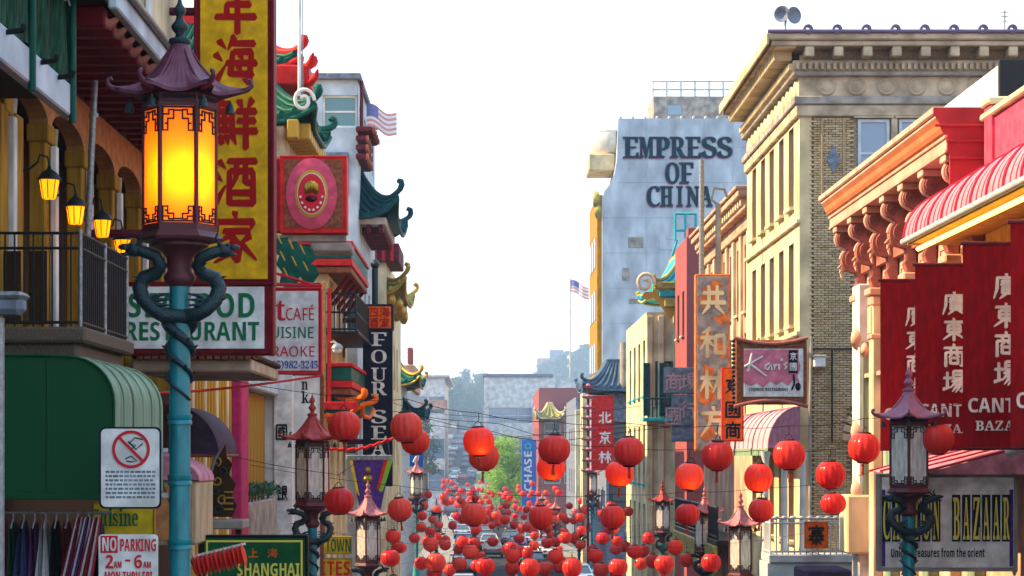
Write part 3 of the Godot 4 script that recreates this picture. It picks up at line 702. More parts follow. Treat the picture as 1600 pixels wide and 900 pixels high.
func lantern(at: Vector3, size: float, look: String, cord: float, lit: bool, label: String, tassel: bool) -> void:
	if lantern_meshes.is_empty():
		var q := []
		for i in 15:
			var a := lerpf(-1.25, 1.25, i / 14.0)
			q.append(Vector2(0.3 * pow(cos(a), 0.75), 0.262 * sin(a) / sin(1.25) + (0.004 if i % 2 else 0.0)))
		var bm := mb()
		bm.surf(func(u: float, v: float) -> Vector3:
			var k := v * 14.0; var i := mini(int(k), 13)
			var w: Vector2 = (q[i] as Vector2).lerp(q[i + 1], k - i)
			var a := u * TAU
			var r := w.x * (1.0 - 0.05 * pow(absf(cos(a * 7.0)), 3.0))
			return Vector3(cos(a) * r, w.y, sin(a) * r), 84, 28)
		lantern_meshes.body = bm.mesh()
		lantern_meshes.cap = mb().lathe([Vector2(0.1, 0.235), Vector2(0.125, 0.25), Vector2(0.125, 0.28), Vector2(0.1, 0.295), Vector2(0.0, 0.29)], 14).mesh()
		lantern_meshes.foot = mb().lathe([Vector2(0.1, -0.24), Vector2(0.12, -0.255), Vector2(0.12, -0.275), Vector2(0.1, -0.285)], 14).mesh()
		var hk := mb().tube([Vector3(-0.09, 0.28, 0), Vector3(-0.05, 0.36, 0), Vector3(0, 0.39, 0), Vector3(0.05, 0.36, 0), Vector3(0.09, 0.28, 0)], 0.008, 5)
		lantern_meshes.hook = hk.mesh()
		var ts := mb().ball(Vector3(0, -0.32, 0), Vector3.ONE * 0.03, 8, 6)
		for i in 9:
			var a := TAU * i / 9
			ts.tube([Vector3(cos(a) * 0.012, -0.34, sin(a) * 0.012), Vector3(cos(a) * 0.028, -0.5, sin(a) * 0.028)], 0.008, 4)
		lantern_meshes.tassel = ts.mesh()
		lantern_meshes.bulb = mb().ball(Vector3(0.04, -0.16, 0.17), Vector3.ONE * 0.03, 10, 6).mesh()
		lantern_meshes.cord = mb().tube([Vector3(0, 0.385, 0), Vector3(0, 1.385, 0)], 0.007, 4).mesh()
	var o := thing("paper_lantern", label, "lantern", at, "red lanterns strung across the street")
	var bs := Basis.from_euler(Vector3(rng.randf_range(-0.08, 0.08), rng.randf() * TAU if not lit else 0.0, rng.randf_range(-0.12, 0.12))).scaled(Vector3(rng.randf_range(0.96, 1.04), rng.randf_range(0.9, 1.06), 1.0) * size / 0.6)
	var xf := Transform3D(bs, at)
	inst(o, "shade", lantern_meshes.body, look, xf)
	inst(o, "cap", lantern_meshes.cap, "lantern_cap", xf)
	inst(o, "foot_ring", lantern_meshes.foot, "lantern_cap", xf)
	inst(o, "hook", lantern_meshes.hook, "wire", xf)
	inst(o, "cord", lantern_meshes.cord, "wire", Transform3D(Basis.from_scale(Vector3(1, cord, 1)), at + Vector3.UP * (0.385 * size / 0.6 - 0.385 * cord)))
	if tassel: inst(o, "tassel", lantern_meshes.tassel, "tassel", xf)
	if lit:
		inst(o, "bulb", lantern_meshes.bulb, "small_bulb", xf)
		bulb_light(o, xf * Vector3(0.04, -0.16, 0.17), Color(1.0, 0.7, 0.25), 0.03, 0.03)

func build_lanterns() -> void:
	var looks := ["lantern_red", "lantern_red", "lantern_deep", "lantern_faded"]
	# rows near enough to tell apart: pixel column, pixel row, depth, lit
	var near := [
		[43.0, "wire nearest the bazaar banners", [[538, 666, 0], [635, 668, 0], [748, 690, 1], [866, 702, 0], [983, 706, 0], [1121, 712, 0], [1233, 711, 0], [1350, 700, 0], [1465, 686, 0, 40.3]]],
		[46.5, "second wire down the hill", [[530, 783, 0], [649, 690, 0], [756, 713, 0], [861, 731, 1], [968, 740, 1], [1077, 745, 1], [1185, 747, 1], [1298, 742, 0]]],
		[55.0, "third wire down the hill", [[625, 796, 0], [740, 804, 0], [845, 808, 0], [957, 808, 0], [1074, 804, 0], [1189, 797, 0], [1302, 787, 0]]],
		[68.0, "low wire crossing at the sunlit corner", [[610, 872, 0], [681, 879, 0], [758, 885, 0], [828, 887, 0], [894, 887, 0], [966, 886, 0], [1038, 881, 0], [1111, 879, 0]]],
		[84.0, "wire just beyond the sunlit corner", [[614, 838, 0], [673, 850, 0], [735, 862, 0], [801, 868, 0], [868, 869, 0], [930, 868, 0], [992, 862, 0], [1055, 855, 0]]]]
	for row in near:
		var d: float = row[0]
		var pts := []
		for l in row[2]:
			var at := W(l[0], l[1], l[3] if l.size() > 3 else d)
			var size := 0.6 if d < 50 else (0.61 if d < 60 else 0.58)
			var c := 0.12 + rng.randf() * 0.06
			lantern(at, size, looks[rng.randi() % 4], c, l[2] == 1, ("red paper lantern with a lit bulb on the " if l[2] == 1 else "unlit red paper lantern on the ") + row[1], rng.randf() < 0.55)
			pts.append(at + Vector3.UP * (0.39 + c))
		pts.sort_custom(func(a, b): return a.x < b.x)
		strung(pts, "black wire holding lanterns, the " + row[1])
	# the mass further on
	var d := 93.0
	var k := 0
	while d < 330.0:
		var n := 10 if d < 170 else 8
		var pts := []
		var off := rng.randf_range(-0.5, 0.5)
		for i in n:
			var u := (i + 0.5) / n
			var x := across(lerpf(-4.6, 9.0, u) + rng.randf_range(-0.6, 0.6) + off, d)
			var y := ground_y(2, d) + lerpf(4.2, 5.0, clampf((d - 93.0) / 80.0, 0, 1)) - 0.8 * sin(u * PI) + rng.randf_range(-0.8, 0.7) + 0.6 * sin(k * 2.4)
			var at := Vector3(x, y, -d + rng.randf_range(-0.3, 0.3))
			lantern(at, 0.56 + rng.randf() * 0.1, looks[rng.randi() % 4], 0.3, false, "small red paper lantern in the crowd of lanterns far down the street", false)
			pts.append(at + Vector3.UP * 0.69)
		pts.sort_custom(func(a, b): return a.x < b.x)
		strung(pts, "thin wire among the crowd of lanterns far down the street")
		d += 3.2 + 3.0 * rng.randf() + d * 0.022
		k += 1

func strung(pts: Array, label: String) -> void:
	var a: Vector3 = pts[0]; var b: Vector3 = pts[pts.size() - 1]
	var all := [Vector3(across(-5.7, -a.z), a.y + 0.5, a.z)]
	all.append_array(pts)
	all.append(Vector3(across(9.6, -a.z), b.y + 0.4, b.z))
	var m := mb()
	for i in all.size() - 1:
		var p := []
		for j in 5:
			var u := j / 4.0
			p.append((all[i] as Vector3).lerp(all[i + 1], u) - Vector3.UP * 0.05 * sin(u * PI))
		m.tube(p, 0.006 if -a.z < 60 else 0.004, 4, false)
	var o := thing("lantern_wire", label, "wire", Vector3.ZERO, "wires of the lanterns")
	part(o, "strand", m, "wire")
# a sign board facing down the street towards the viewer: frame box, face panel set inside the border
func board(o: Node3D, x0: float, x1: float, y0: float, y1: float, d: float, dep: float, border: float, frame: String, face: String) -> void:
	part(o, "frame", mb().bext(x0, x1, y0, y1, d, d + dep, 0.015), frame)
	var f := part(o, "face", mb().bext(x0 + border, x1 - border, y0 + border, y1 - border, d - 0.012, d + 0.05, 0.006), face)
	var lip := mb()
	for k in [[x0, x1, y1 - border * 0.5, y1], [x0, x1, y0, y0 + border * 0.5]]:
		lip.bext(k[0], k[1], k[2], k[3], d - 0.03, d - 0.002, 0.008)
	for k in [[x0, x0 + border * 0.5], [x1 - border * 0.5, x1]]:
		lip.bext(k[0], k[1], y0 + border * 0.5, y1 - border * 0.5, d - 0.03, d - 0.002, 0.008)
	part(f, "trim", lip, frame)

func chars(o: Node3D, keys: Array, cx: float, cys: Array, size: float, z: float, m_: String, w := 10.0, sx := 1.0) -> void:
	for i in keys.size():
		var m := mb()
		glyph(m, keys[i], cx, cys[i], size, z, w, sx)
		part(o, "character", m, m_)

# hipped tile roof with swept-up corners over x0..x1, d0..d1
func pagoda(o: Node3D, x0: float, x1: float, d0: float, d1: float, ye: float, yr: float, inset: float, lift: float, tile: String, trim: String, step: float, only := []) -> MeshInstance3D:
	var cs := [Vector2(x1, d0), Vector2(x1, d1), Vector2(x0, d1), Vector2(x0, d0)]
	var mid := Vector2((x0 + x1) / 2, (d0 + d1) / 2)
	var half := Vector2((x1 - x0) / 2, (d1 - d0) / 2)
	var ins := Vector2(maxf(half.x - inset, 0.05), maxf(half.y - inset, 0.05))
	var P := func(side: int, s: float, v: float) -> Vector3:
		var a: Vector2 = cs[side]; var b: Vector2 = cs[(side + 1) % 4]
		var e := a.lerp(b, s) - mid
		var q := Vector2(e.x / half.x * ins.x, e.y / half.y * ins.y)
		var c := pow(absf(2.0 * s - 1.0), 6.0)
		var p := q.lerp(e * (1.0 + 0.04 * c * v), v) + mid
		return Vector3(p.x, ye + (yr - ye) * pow(1.0 - v, 1.75) + lift * c * pow(v, 2.5), -p.y)
	var m := mb()
	for side in 4:
		m.surf(func(s: float, v: float) -> Vector3: return P.call(side, s, v), 16, 8)
		m.surf(func(s: float, v: float) -> Vector3: return (P.call(side, s, 1.0) as Vector3) - Vector3.UP * 0.14 * v, 16, 1)
		m.surf(func(s: float, v: float) -> Vector3: return (P.call(side, s, 1.0 - v) as Vector3) * Vector3(1, 0, 1) + Vector3.UP * ((P.call(side, s, 1.0) as Vector3).y - 0.14), 12, 2)
	var r := part(o, "roof", m, tile)
	for side in 4:
		if only and not side in only: continue
		var n := int((cs[side] - cs[(side + 1) % 4]).length() / step)
		for i in n:
			var s := (i + 0.5) / n
			var p := []
			for j in 7: p.append((P.call(side, s, j / 6.0) as Vector3) + Vector3.UP * 0.03)
			var t := mb().tube(p, step * 0.24, 6)
			t.lathe([Vector2(0, 0.0), Vector2(step * 0.3, 0.0), Vector2(step * 0.3, 0.03), Vector2(0, 0.035)], 8, Transform3D(Basis(Quaternion(Vector3.UP, ((p[6] - p[5]) as Vector3).normalized())), p[6]))
			part(r, "tile_rib", t, tile)
	for side in 4:   # hips that end in a curl
		var p := []; var rad := []
		for j in 9:
			p.append((P.call(side, 0.0, j / 8.0) as Vector3) + Vector3.UP * 0.08); rad.append(0.11)
		var e: Vector3 = p[8]; var out := (p[8] - p[7]) as Vector3
		out.y = 0; out = out.normalized()
		for k in [[0.18, 0.12, 0.12], [0.28, 0.3, 0.13], [0.24, 0.46, 0.12], [0.1, 0.5, 0.1], [0.02, 0.42, 0.07]]:
			p.append(e + out * k[0] * lift * 1.2 + Vector3.UP * k[1] * lift * 1.2); rad.append(k[2])
		part(r, "hip_ridge", mb().tube(p, rad, 7), trim)
	part(r, "top_ridge", mb().bext(mid.x - ins.x - 0.1, mid.x + ins.x + 0.1, yr - 0.05, yr + 0.28, mid.y - ins.y - 0.1, mid.y + ins.y + 0.1, 0.05), trim)
	var fa := mb()
	for side in 4:
		var p := []
		for j in 17: p.append((P.call(side, j / 16.0, 1.0) as Vector3) - Vector3.UP * 0.2)
		fa.tube(p, 0.08, 5)
	part(r, "eave_board", fa, trim)
	return r

# railing between two points: posts, rails and pickets
func railing(o: Node3D, a: Vector3, b: Vector3, h: float, step: float, m_: String, r := 0.012, rails := [1.0, 0.1]) -> void:
	var e := b - a
	for k in rails:
		part(o, "rail", mb().tube([a + Vector3.UP * h * k, b + Vector3.UP * h * k], r * 1.6, 6), m_)
	var n := int(e.length() / step)
	var pk := mb().tube([Vector3(0, 0, 0), Vector3(0, h, 0)], r, 5).mesh()
	for i in n + 1:
		inst(o, "picket", pk, m_, Transform3D(Basis.IDENTITY, a.lerp(b, float(i) / n)))

# quarter-round awning along the street: wall line xw, front line xf
func awning(o: Node3D, xw: float, xf: float, d0: float, d1: float, yt: float, yb: float, m_: String, ends: String, ribs: int, rib: String, flute := 0.0) -> void:
	var f := func(v: float) -> Vector2: return Vector2(lerpf(xw, xf, sin(v * PI / 2)), lerpf(yb, yt, cos(v * PI / 2)))
	var m := mb()
	for s in [0.0, 0.02]:
		m.surf(func(u: float, v: float) -> Vector3:
			var q: Vector2 = f.call(v)
			var w := flute * absf(sin(u * PI * ribs * 3.0))
			return Vector3(q.x + w * signf(xf - xw), q.y + w - s, -lerpf(d0, d1, u)), maxi(ribs * 12, 2) if flute > 0.0 else 2, 10)
	var c := part(o, "canopy", m, m_)
	for e in [d0, d1]:
		var p := PackedVector2Array([Vector2(xw, yb)])
		for j in 11: p.append(f.call(j / 10.0))
		part(c, "end_panel", mb().prism(p, -e - 0.01, -e + 0.01), ends)
	if rib:
		for i in ribs + 1:
			var p := []
			for j in 11:
				var q: Vector2 = f.call(j / 10.0)
				p.append(Vector3(q.x, q.y + 0.02, -lerpf(d0, d1, float(i) / ribs)))
			part(c, "rib", mb().tube(p, 0.05, 6), rib)

# plain building: solid body and, on the street face, a wall with recessed windows. side = -1 west, +1 east of the street
func block(called: String, label: String, side: float, xf: float, depth: float, d0: float, d1: float, y1: float, m_: String, rows: Array, cols: Array, w: float, frame: String, pane: String, sill := "", front_rows := [], front_cols := [], group := "") -> Node3D:
	var y0 := minf(ground_y(xf, d0), ground_y(xf, d1)) - 0.6
	var o := thing(called, label, "building", Vector3(xf, y0, -(d0 + d1) / 2), group)
	var t := 0.22
	var xb := xf + side * depth
	part(o, "body", mb().ext(xf + side * t, xb, y0, y1, d0 + t, d1), m_)
	var op := []
	for c in cols:
		for r in rows: op.append([c - d0 - w / 2, r[0] - y0, c - d0 + w / 2, r[1] - y0])
	var m := mb()
	wall(m, Vector3(xf, y0, -d0), Vector3.FORWARD, d1 - d0, y1 - y0, Vector3(-side, 0, 0), op, t)
	part(o, "facade", m, m_)
	for c in cols:
		for r in rows: window(o, Vector3(xf, (r[0] + r[1]) / 2, -c), Vector3.FORWARD, Vector3(-side, 0, 0), w, r[1] - r[0], t, frame, pane, sill)
	var fo := []
	for c in front_cols:
		for r in front_rows: fo.append([absf(c - xf) - w / 2, r[0] - y0, absf(c - xf) + w / 2, r[1] - y0])
	var fm := mb()
	wall(fm, Vector3(xf, y0, -d0), Vector3(side, 0, 0), depth, y1 - y0, Vector3(0, 0, 1), fo, t)
	part(o, "end_wall", fm, m_)
	for c in front_cols:
		for r in front_rows: window(o, Vector3(c, (r[0] + r[1]) / 2, -d0), Vector3.RIGHT, Vector3(0, 0, 1), w, r[1] - r[0], t, frame, pane, sill)
	return o

func rounded(x0: float, x1: float, y0: float, y1: float, r: float) -> PackedVector2Array:
	var p := PackedVector2Array()
	for c in [[x1 - r, y1 - r, 0.0], [x0 + r, y1 - r, PI / 2], [x0 + r, y0 + r, PI], [x1 - r, y0 + r, PI * 1.5]]:
		for i in 6: p.append(Vector2(c[0], c[1]) + Vector2.from_angle(c[2] + PI / 2 * i / 5.0) * r)
	return p
func build_left() -> void:
	# ---- the restaurant with the two balconies
	var o := thing("restaurant_building", "dark restaurant front with peach arcade and red joists behind the lit lamp", "building", Vector3(-5.8, -4.0, -33))
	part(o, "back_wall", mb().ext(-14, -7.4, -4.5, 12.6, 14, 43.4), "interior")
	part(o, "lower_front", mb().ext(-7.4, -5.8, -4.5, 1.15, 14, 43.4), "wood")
	part(o, "upper_front", mb().ext(-7.4, -5.8, 5.55, 12.6, 14, 43.4), "cream")
	part(o, "end_wall", mb().ext(-7.4, -5.8, 1.15, 5.55, 43.0, 43.38), "yellow_wall")
	# arcade: peach wall with round arches above the balcony
	var pl := PackedVector2Array([Vector2(14, 5.06), Vector2(14, 4.3)])
	var arch := []
	var c := 15.6
	while c < 42.6:
		arch.append(c)
		for i in 13:
			var a := PI - PI * i / 12.0
			pl.append(Vector2(c + cos(a) * 1.22, 4.36 + sin(a) * 0.27))
		c += 2.7
	pl.append_array(PackedVector2Array([Vector2(43.4, 4.3), Vector2(43.4, 5.06)]))
	part(o, "arcade", mb().prism(pl, -6.05, -5.8, Transform3D(Basis(Vector3.FORWARD, Vector3.UP, Vector3.RIGHT), Vector3.ZERO)), "peach")
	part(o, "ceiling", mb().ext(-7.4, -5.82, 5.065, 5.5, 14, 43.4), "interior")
	for i in arch.size():
		var d: float = arch[i] + 1.35
		if d < 26 or d > 42: continue
		var cm := mb().bext(-6.05, -5.82, 1.45, 4.36, d - 0.21, d + 0.21, 0.02)
		cm.bext(-6.07, -5.77, 4.12, 4.36, d - 0.25, d + 0.25, 0.02).bext(-6.07, -5.77, 1.45, 1.7, d - 0.25, d + 0.25, 0.02)
		var co := part(o, "column", cm, "ochre")
		part(co, "pilaster", mb().bext(-5.81, -5.72, 1.7, 4.1, d + 0.04, d + 0.2, 0.015), "white")
		for k in 2: part(co, "drapery", mb().tube([Vector3(-5.9, 4.4, -d - 0.3 - k * 0.35), Vector3(-5.93, 3.4, -d - 0.28 - k * 0.3), Vector3(-5.95, 2.2, -d - 0.25 - k * 0.2)], [0.09, 0.06, 0.03], 7), "curtain")
	for d in [27.6, 28.5]: part(o, "side_pilaster", mb().bext(-6.0, -5.78, 1.45, 4.2, d - 0.3, d + 0.12, 0.02), "ochre")
	# eave: red joists under a slab edged with a white board
	var slab := part(o, "eave_slab", mb().ext(-5.8, -4.5, 5.34, 5.52, 22, 42.5), "wood")
	part(slab, "fascia_board", mb().bext(-4.5, -4.38, 5.28, 5.58, 27.2, 42.5, 0.02), "pale_blue")
	part(slab, "gutter", mb().tube([Vector3(-4.33, 5.56, -27.2), Vector3(-4.33, 5.56, -42.5)], 0.05, 7), "steel")
	for i in 24:
		var d := 27.4 + i * 0.64
		var j := part(slab, "joist", mb().bext(-5.8, -4.55, 5.08, 5.33, d - 0.12, d + 0.12, 0.02), "sign_red")
		part(j, "joist_end", mb().tube([Vector3(-4.62, 5.18, -d), Vector3(-4.5, 5.12, -d), Vector3(-4.42, 5.2, -d)], [0.09, 0.07, 0.03], 6), "bracket")
	part(o, "screen_panel", mb().bext(-4.72, -4.62, 5.55, 7.4, 24.5, 28.9, 0.02), "brown")
	part(o, "screen_trim", mb().bext(-4.74, -4.6, 5.42, 5.56, 24.5, 28.95, 0.02), "ochre")
	for i in 14: part(o, "screen_slat", mb().bext(-4.62, -4.58, 5.58, 7.4, 24.6 + i * 0.31, 24.72 + i * 0.31, 0.01), "wood")
	# bay window above the eave
	var bay := part(o, "bay_window", mb().bext(-5.8, -4.6, 5.7, 9.0, 31.0, 34.5, 0.04), "cream")
	part(bay, "pane", mb().bext(-5.5, -4.95, 6.1, 7.6, 30.96, 31.1, 0.01), "glass_blue")
	part(bay, "trim", mb().bext(-4.62, -4.56, 5.7, 9.0, 30.97, 31.25, 0.01), "white")
	# ---- upper balcony behind green netting
	var g := thing("upper_balcony", "upper balcony wrapped in green netting with pale bottom board", "balcony", Vector3(-5, 4.1, -24))
	part(g, "floor", mb().ext(-5.8, -5.0, 4.2, 4.34, 16, 27.1), "wood")
	part(g, "bottom_board", mb().bext(-5.04, -4.9, 3.98, 4.36, 16, 27.2, 0.02), "pale_blue")
	part(g, "netting", mb().surf(func(u: float, v: float) -> Vector3: return Vector3(-4.93 + 0.035 * sin(u * 61.0 + v * 2.0) + 0.025 * sin(u * 143.0), lerpf(4.36, 6.4, v), -lerpf(16.0, 27.1, u)), 180, 6), "net_green")
	part(g, "end_netting", mb().surf(func(u: float, v: float) -> Vector3: return Vector3(lerpf(-5.8, -4.93, u), lerpf(4.36, 6.4, v), -27.12 - 0.03 * sin(u * 20.0)), 24, 4), "net_green")
	for d in [22.0, 24.6, 27.0]: part(g, "post", mb().tube([Vector3(-4.88, 3.9, -d), Vector3(-4.88, 6.4, -d)], 0.045, 8), "roof_green")
	for d in [23.4, 25.2, 26.2]: part(g, "bracket", mb().tube([Vector3(-4.9, 4.3, -d), Vector3(-4.72, 4.3, -d + 0.1), Vector3(-4.7, 4.36, -d + 0.1)], 0.03, 6), "iron")
	for i in 3: part(g, "cable", mb().tube([Vector3(-4.85, 6.3, -23.0 - i * 0.5), Vector3(-4.84, 5.6, -24.3 - i * 0.5), Vector3(-4.84, 5.2, -26.0 - i * 0.3)], 0.012, 5), "dull_white")
	var cp := thing("drain_pipe", "slim grey downpipe fixed to the restaurant arcade", "pipe", Vector3(-5.55, 1.5, -31.6))
	part(cp, "pipe", mb().tube([Vector3(-5.33, 5.2, -31.2), Vector3(-5.36, 4.2, -31.1), Vector3(-5.5, 1.5, -31.2)], 0.045, 8), "steel")
	for y in [4.6, 3.2, 2.2]: part(cp, "clip", mb().lathe([Vector2(0.05, -0.03), Vector2(0.065, -0.03), Vector2(0.065, 0.03), Vector2(0.05, 0.03)], 10, Transform3D(Basis.IDENTITY, Vector3(-5.5 + (y - 1.5) * 0.05, y, -31.16))), "steel")
	# ---- lower balcony
	var b := thing("lower_balcony", "dark iron balcony with weathered panels above the green awning", "balcony", Vector3(-5, 1.2, -28.3))
	part(b, "slab", mb().bext(-5.8, -4.62, 1.3, 1.48, 26.4, 30.0, 0.03).bext(-5.8, -4.75, 1.12, 1.3, 26.55, 29.9, 0.03), "old_wood")
	railing(b, Vector3(-5.78, 1.48, -26.5), Vector3(-4.7, 1.48, -26.5), 1.08, 0.1, "iron", 0.012, [1.0, 0.84, 0.05])
	railing(b, Vector3(-4.7, 1.48, -26.62), Vector3(-4.7, 1.48, -29.9), 1.08, 0.13, "iron", 0.012, [1.0, 0.84, 0.05])
	for i in 5: part(b, "panel", mb().bext(-4.76, -4.735, 1.52, 2.36, 26.75 + i * 0.62, 27.3 + i * 0.62, 0.006), "grey_worn")
	for x in [-5.5, -5.2]: part(b, "lattice", mb().bext(x - 0.1, x + 0.1, 1.52, 2.36, 26.56, 26.6, 0.005), "wood")
	for d in [26.5, 28.2, 29.9]: part(b, "corner_post", mb().tube([Vector3(-4.7, 1.48, -d), Vector3(-4.7, 2.6, -d)], 0.026, 7), "steel")
	# ---- four lit wall lanterns
	for l in [[77, 292, 28.6, "hanging from the balcony post"], [118, 333, 30.4, "in front of the second arch"], [160, 354, 32.3, "with curled iron bracket on the yellow column"], [191, 384, 34.4, "closest to the seafood sign"]]:
		var at := W(l[0], l[1], l[2])
		var w := thing("wall_lantern", "small lit amber wall lantern " + l[3], "wall lantern", at, "lit lanterns on the restaurant")
		var s := 1.0
		var sh := part(w, "glass_shade", mb().lathe([Vector2(0.075, -0.15), Vector2(0.09, -0.14), Vector2(0.125, 0.08), Vector2(0.12, 0.085)], 8, Transform3D(Basis.IDENTITY, at)), "amber_pane")
		var cg := mb()
		for k in 8:
			var a := TAU * k / 8
			cg.tube([at + Vector3(cos(a) * 0.085, -0.15, sin(a) * 0.085), at + Vector3(cos(a) * 0.13, 0.08, sin(a) * 0.13)], 0.007, 4)
		part(sh, "cage", cg, "iron")
		part(w, "hood", mb().lathe([Vector2(0.15, 0.08), Vector2(0.15, 0.1), Vector2(0.1, 0.17), Vector2(0.03, 0.22), Vector2(0.015, 0.27), Vector2(0, 0.28)], 12, Transform3D(Basis.IDENTITY, at)), "iron")
		var tp := at + Vector3(0, 0.27, 0)
		part(w, "arm", mb().tube([tp, tp + Vector3(-0.02, 0.1, 0), tp + Vector3(-0.12, 0.13, 0), tp + Vector3(-0.14, 0.04, 0), tp + Vector3(-0.25, -0.05, 0), tp + Vector3(-0.42, -0.08, 0)], 0.014, 6), "iron")
		part(w, "bulb", mb().ball(at + Vector3(0.02, -0.03, 0.02), Vector3.ONE * 0.03, 10, 6), "small_bulb")
		bulb_light(w, at + Vector3(0.02, -0.03, 0.02), Color(1.0, 0.7, 0.26), 0.05, 0.03)
	# ---- green awning over the shop
	var aw := thing("green_awning", "large green vinyl box awning with rounded front over the clothes rack", "awning", Vector3(-4.6, -0.4, -26.3))
	var prof := [Vector2(-5.8, 1.07), Vector2(-4.75, 1.07)]
	for i in 9:
		var a := PI / 2 - PI / 2 * i / 8.0
		prof.append(Vector2(-4.5 + cos(a) * 0.5, 0.57 + sin(a) * 0.49))
	prof.append(Vector2(-4.0, -0.44))
	var pp := PackedVector2Array([Vector2(-5.8, -0.44)])
	for q in prof: pp.append(q)
	part(aw, "end_panel", mb().prism(pp, -24.66, -24.6), "green_vinyl")
	part(aw, "far_panel", mb().prism(pp, -28.2, -28.14), "green_vinyl")
	var sm := mb()
	sm.surf(func(u: float, v: float) -> Vector3:
		var k := v * (prof.size() - 1); var i := mini(int(k), prof.size() - 2)
		var q: Vector2 = (prof[i] as Vector2).lerp(prof[i + 1], k - i)
		var w := 0.012 * absf(sin(u * PI * 7.0))
		return Vector3(q.x + 0.01 - w, q.y + 0.012 - w, -lerpf(24.58, 28.2, u)), 42, 33)
	part(aw, "sheet", sm, "pale_green")  # same green vinyl; sky light on the curve is put into a paler colour
	part(aw, "edge_piping", mb().tube(prof.map(func(q): return Vector3(q.x, q.y, -24.58)), 0.016, 6), "green_vinyl")
	for x in [-5.25, -4.72]: part(aw, "seam", mb().tube([Vector3(x, 1.05, -24.595), Vector3(x + 0.01, 0.3, -24.59), Vector3(x, -0.43, -24.595)], 0.009, 5), "green_vinyl")
	part(aw, "hem", mb().bext(-5.8, -3.99, -0.47, -0.4, 24.57, 24.61, 0.008), "green_vinyl")
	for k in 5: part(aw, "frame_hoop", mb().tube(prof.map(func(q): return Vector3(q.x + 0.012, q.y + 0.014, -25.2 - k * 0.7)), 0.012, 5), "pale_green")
	# ---- clothes hanging under it
	var rk := thing("clothes_rail", "metal rail holding hanging clothes below the green awning", "clothes rail", Vector3(-4.8, -0.7, -25.2))
	part(rk, "rail", mb().tube([Vector3(-5.6, -0.62, -25.1), Vector3(-4.1, -0.62, -25.1)], 0.018, 7), "steel")
	var cl := ["cloth_black", "cloth_red", "cloth_green", "cloth_blue", "cloth_purple", "cloth_white", "cloth_black", "cloth_red", "cloth_blue", "cloth_purple", "cloth_black"]
	var nm := {"cloth_black": "black", "cloth_red": "red", "cloth_green": "green", "cloth_blue": "dark blue", "cloth_purple": "purple striped", "cloth_white": "white"}
	for i in cl.size():
		var x := -5.42 + i * 0.118
		var s := thing("hanging_garment", nm[cl[i]] + " garment, " + ["first", "second", "third", "fourth", "fifth", "sixth", "seventh", "eighth", "ninth", "tenth", "last"][i] + " on the rail counted from the shop wall", "clothing", Vector3(x, -0.75, -25.1), "clothes on the rail")
		part(s, "hanger", mb().tube([Vector3(x, -0.62, -25.1), Vector3(x, -0.68, -25.1), Vector3(x - 0.02, -0.78, -25.3)], 0.01, 5).tube([Vector3(x, -0.68, -25.1), Vector3(x + 0.02, -0.78, -24.88)], 0.01, 5), "dull_white")
		var ph := rng.randf() * 6.0
		var yb := -1.5 - rng.randf() * 0.2
		for sd in [-1.0, 1.0]:
			part(s, "cloth", mb().surf(func(u: float, v: float) -> Vector3: return Vector3(x + sd * (0.02 + 0.028 * v) + (0.03 * sin(u * 11.0 + ph) + 0.014 * sin(u * 27.0 + ph * 2.0 + v * 3.0)) * v, lerpf(-0.7 - 0.1 * pow(absf(u * 2 - 1), 1.5), yb, v), -25.1 + (u - 0.5) * (0.4 + 0.05 * sin(ph) + 0.06 * v) + 0.04 * sin(ph + v * 2.0)), 28, 8), cl[i])
	for i in 3:
		var at := W(205 + i * 18, 878 - i * 6, 24.9)
		var s := thing("hanging_scarf", ["red and white", "lilac", "crimson"][i] + " scarf looped at the street end of the rail", "scarf", at)
		var x0 := -4.42 + i * 0.1
		part(s, "cloth", mb().surf(func(u: float, v: float) -> Vector3: return Vector3(x0 - 0.17 * v + 0.1 * (u - 0.5) * (1.0 + v), -0.66 - 0.85 * v, -24.9 + 0.03 * sin(u * 18.0) + 0.05 * i), 18, 8), ["cloth_red", "cloth_purple", "cloth_red"][i])
		for k in 2: part(s, "stripe", mb().surf(func(u: float, v: float) -> Vector3: return Vector3(x0 - 0.17 * v + (-0.03 + 0.05 * k + 0.014 * u) * (1.0 + v), -0.66 - 0.85 * v, -24.86 + 0.05 * i), 2, 6), "cloth_white")
	var cu := thing("cuisine_sign", "yellow panel reading Cuisine in green below the green awning", "sign", Vector3(-4.5, -0.8, -29))
	board(cu, -5.0, X(242, 29), Y(852, 29), Y(784, 29), 29.0, 0.1, 0.02, "ochre", "bright_yellow")
	text(cu, "Cuisine", X(144, 29), X(216, 29), Y(822, 29), Y(794, 29), -28.985, "text_green", true)
	# ---- signs on the lit lamp's pole
	var d1 := 23.78
	var ns := thing("prohibition_sign", "white street sign with red slashed circle on the lit lamp's pole", "street sign", W(203, 731, d1))
	part(ns, "plate_edge", mb().prism(rounded(X(155, d1), X(252, d1), Y(795, d1), Y(667, d1), 0.06), -d1 - 0.012, -d1), "navy")
	part(ns, "plate", mb().prism(rounded(X(158, d1), X(249, d1), Y(792, d1), Y(670, d1), 0.05), -d1, -d1 + 0.006), "white_flat")
	var cc := W(205, 702, d1)
	part(ns, "ring", mb().lathe([Vector2(0.165, -0.004), Vector2(0.195, -0.004), Vector2(0.195, 0.004), Vector2(0.165, 0.004)], 40, Transform3D(Basis(Vector3.RIGHT, PI / 2), cc + Vector3(0, 0, 0.014))), "text_red")
	part(ns, "slash", mb().box(cc + Vector3(0, 0, 0.013), Vector3(0.35, 0.028, 0.006), Basis(Vector3.BACK, -PI / 4)), "text_red")
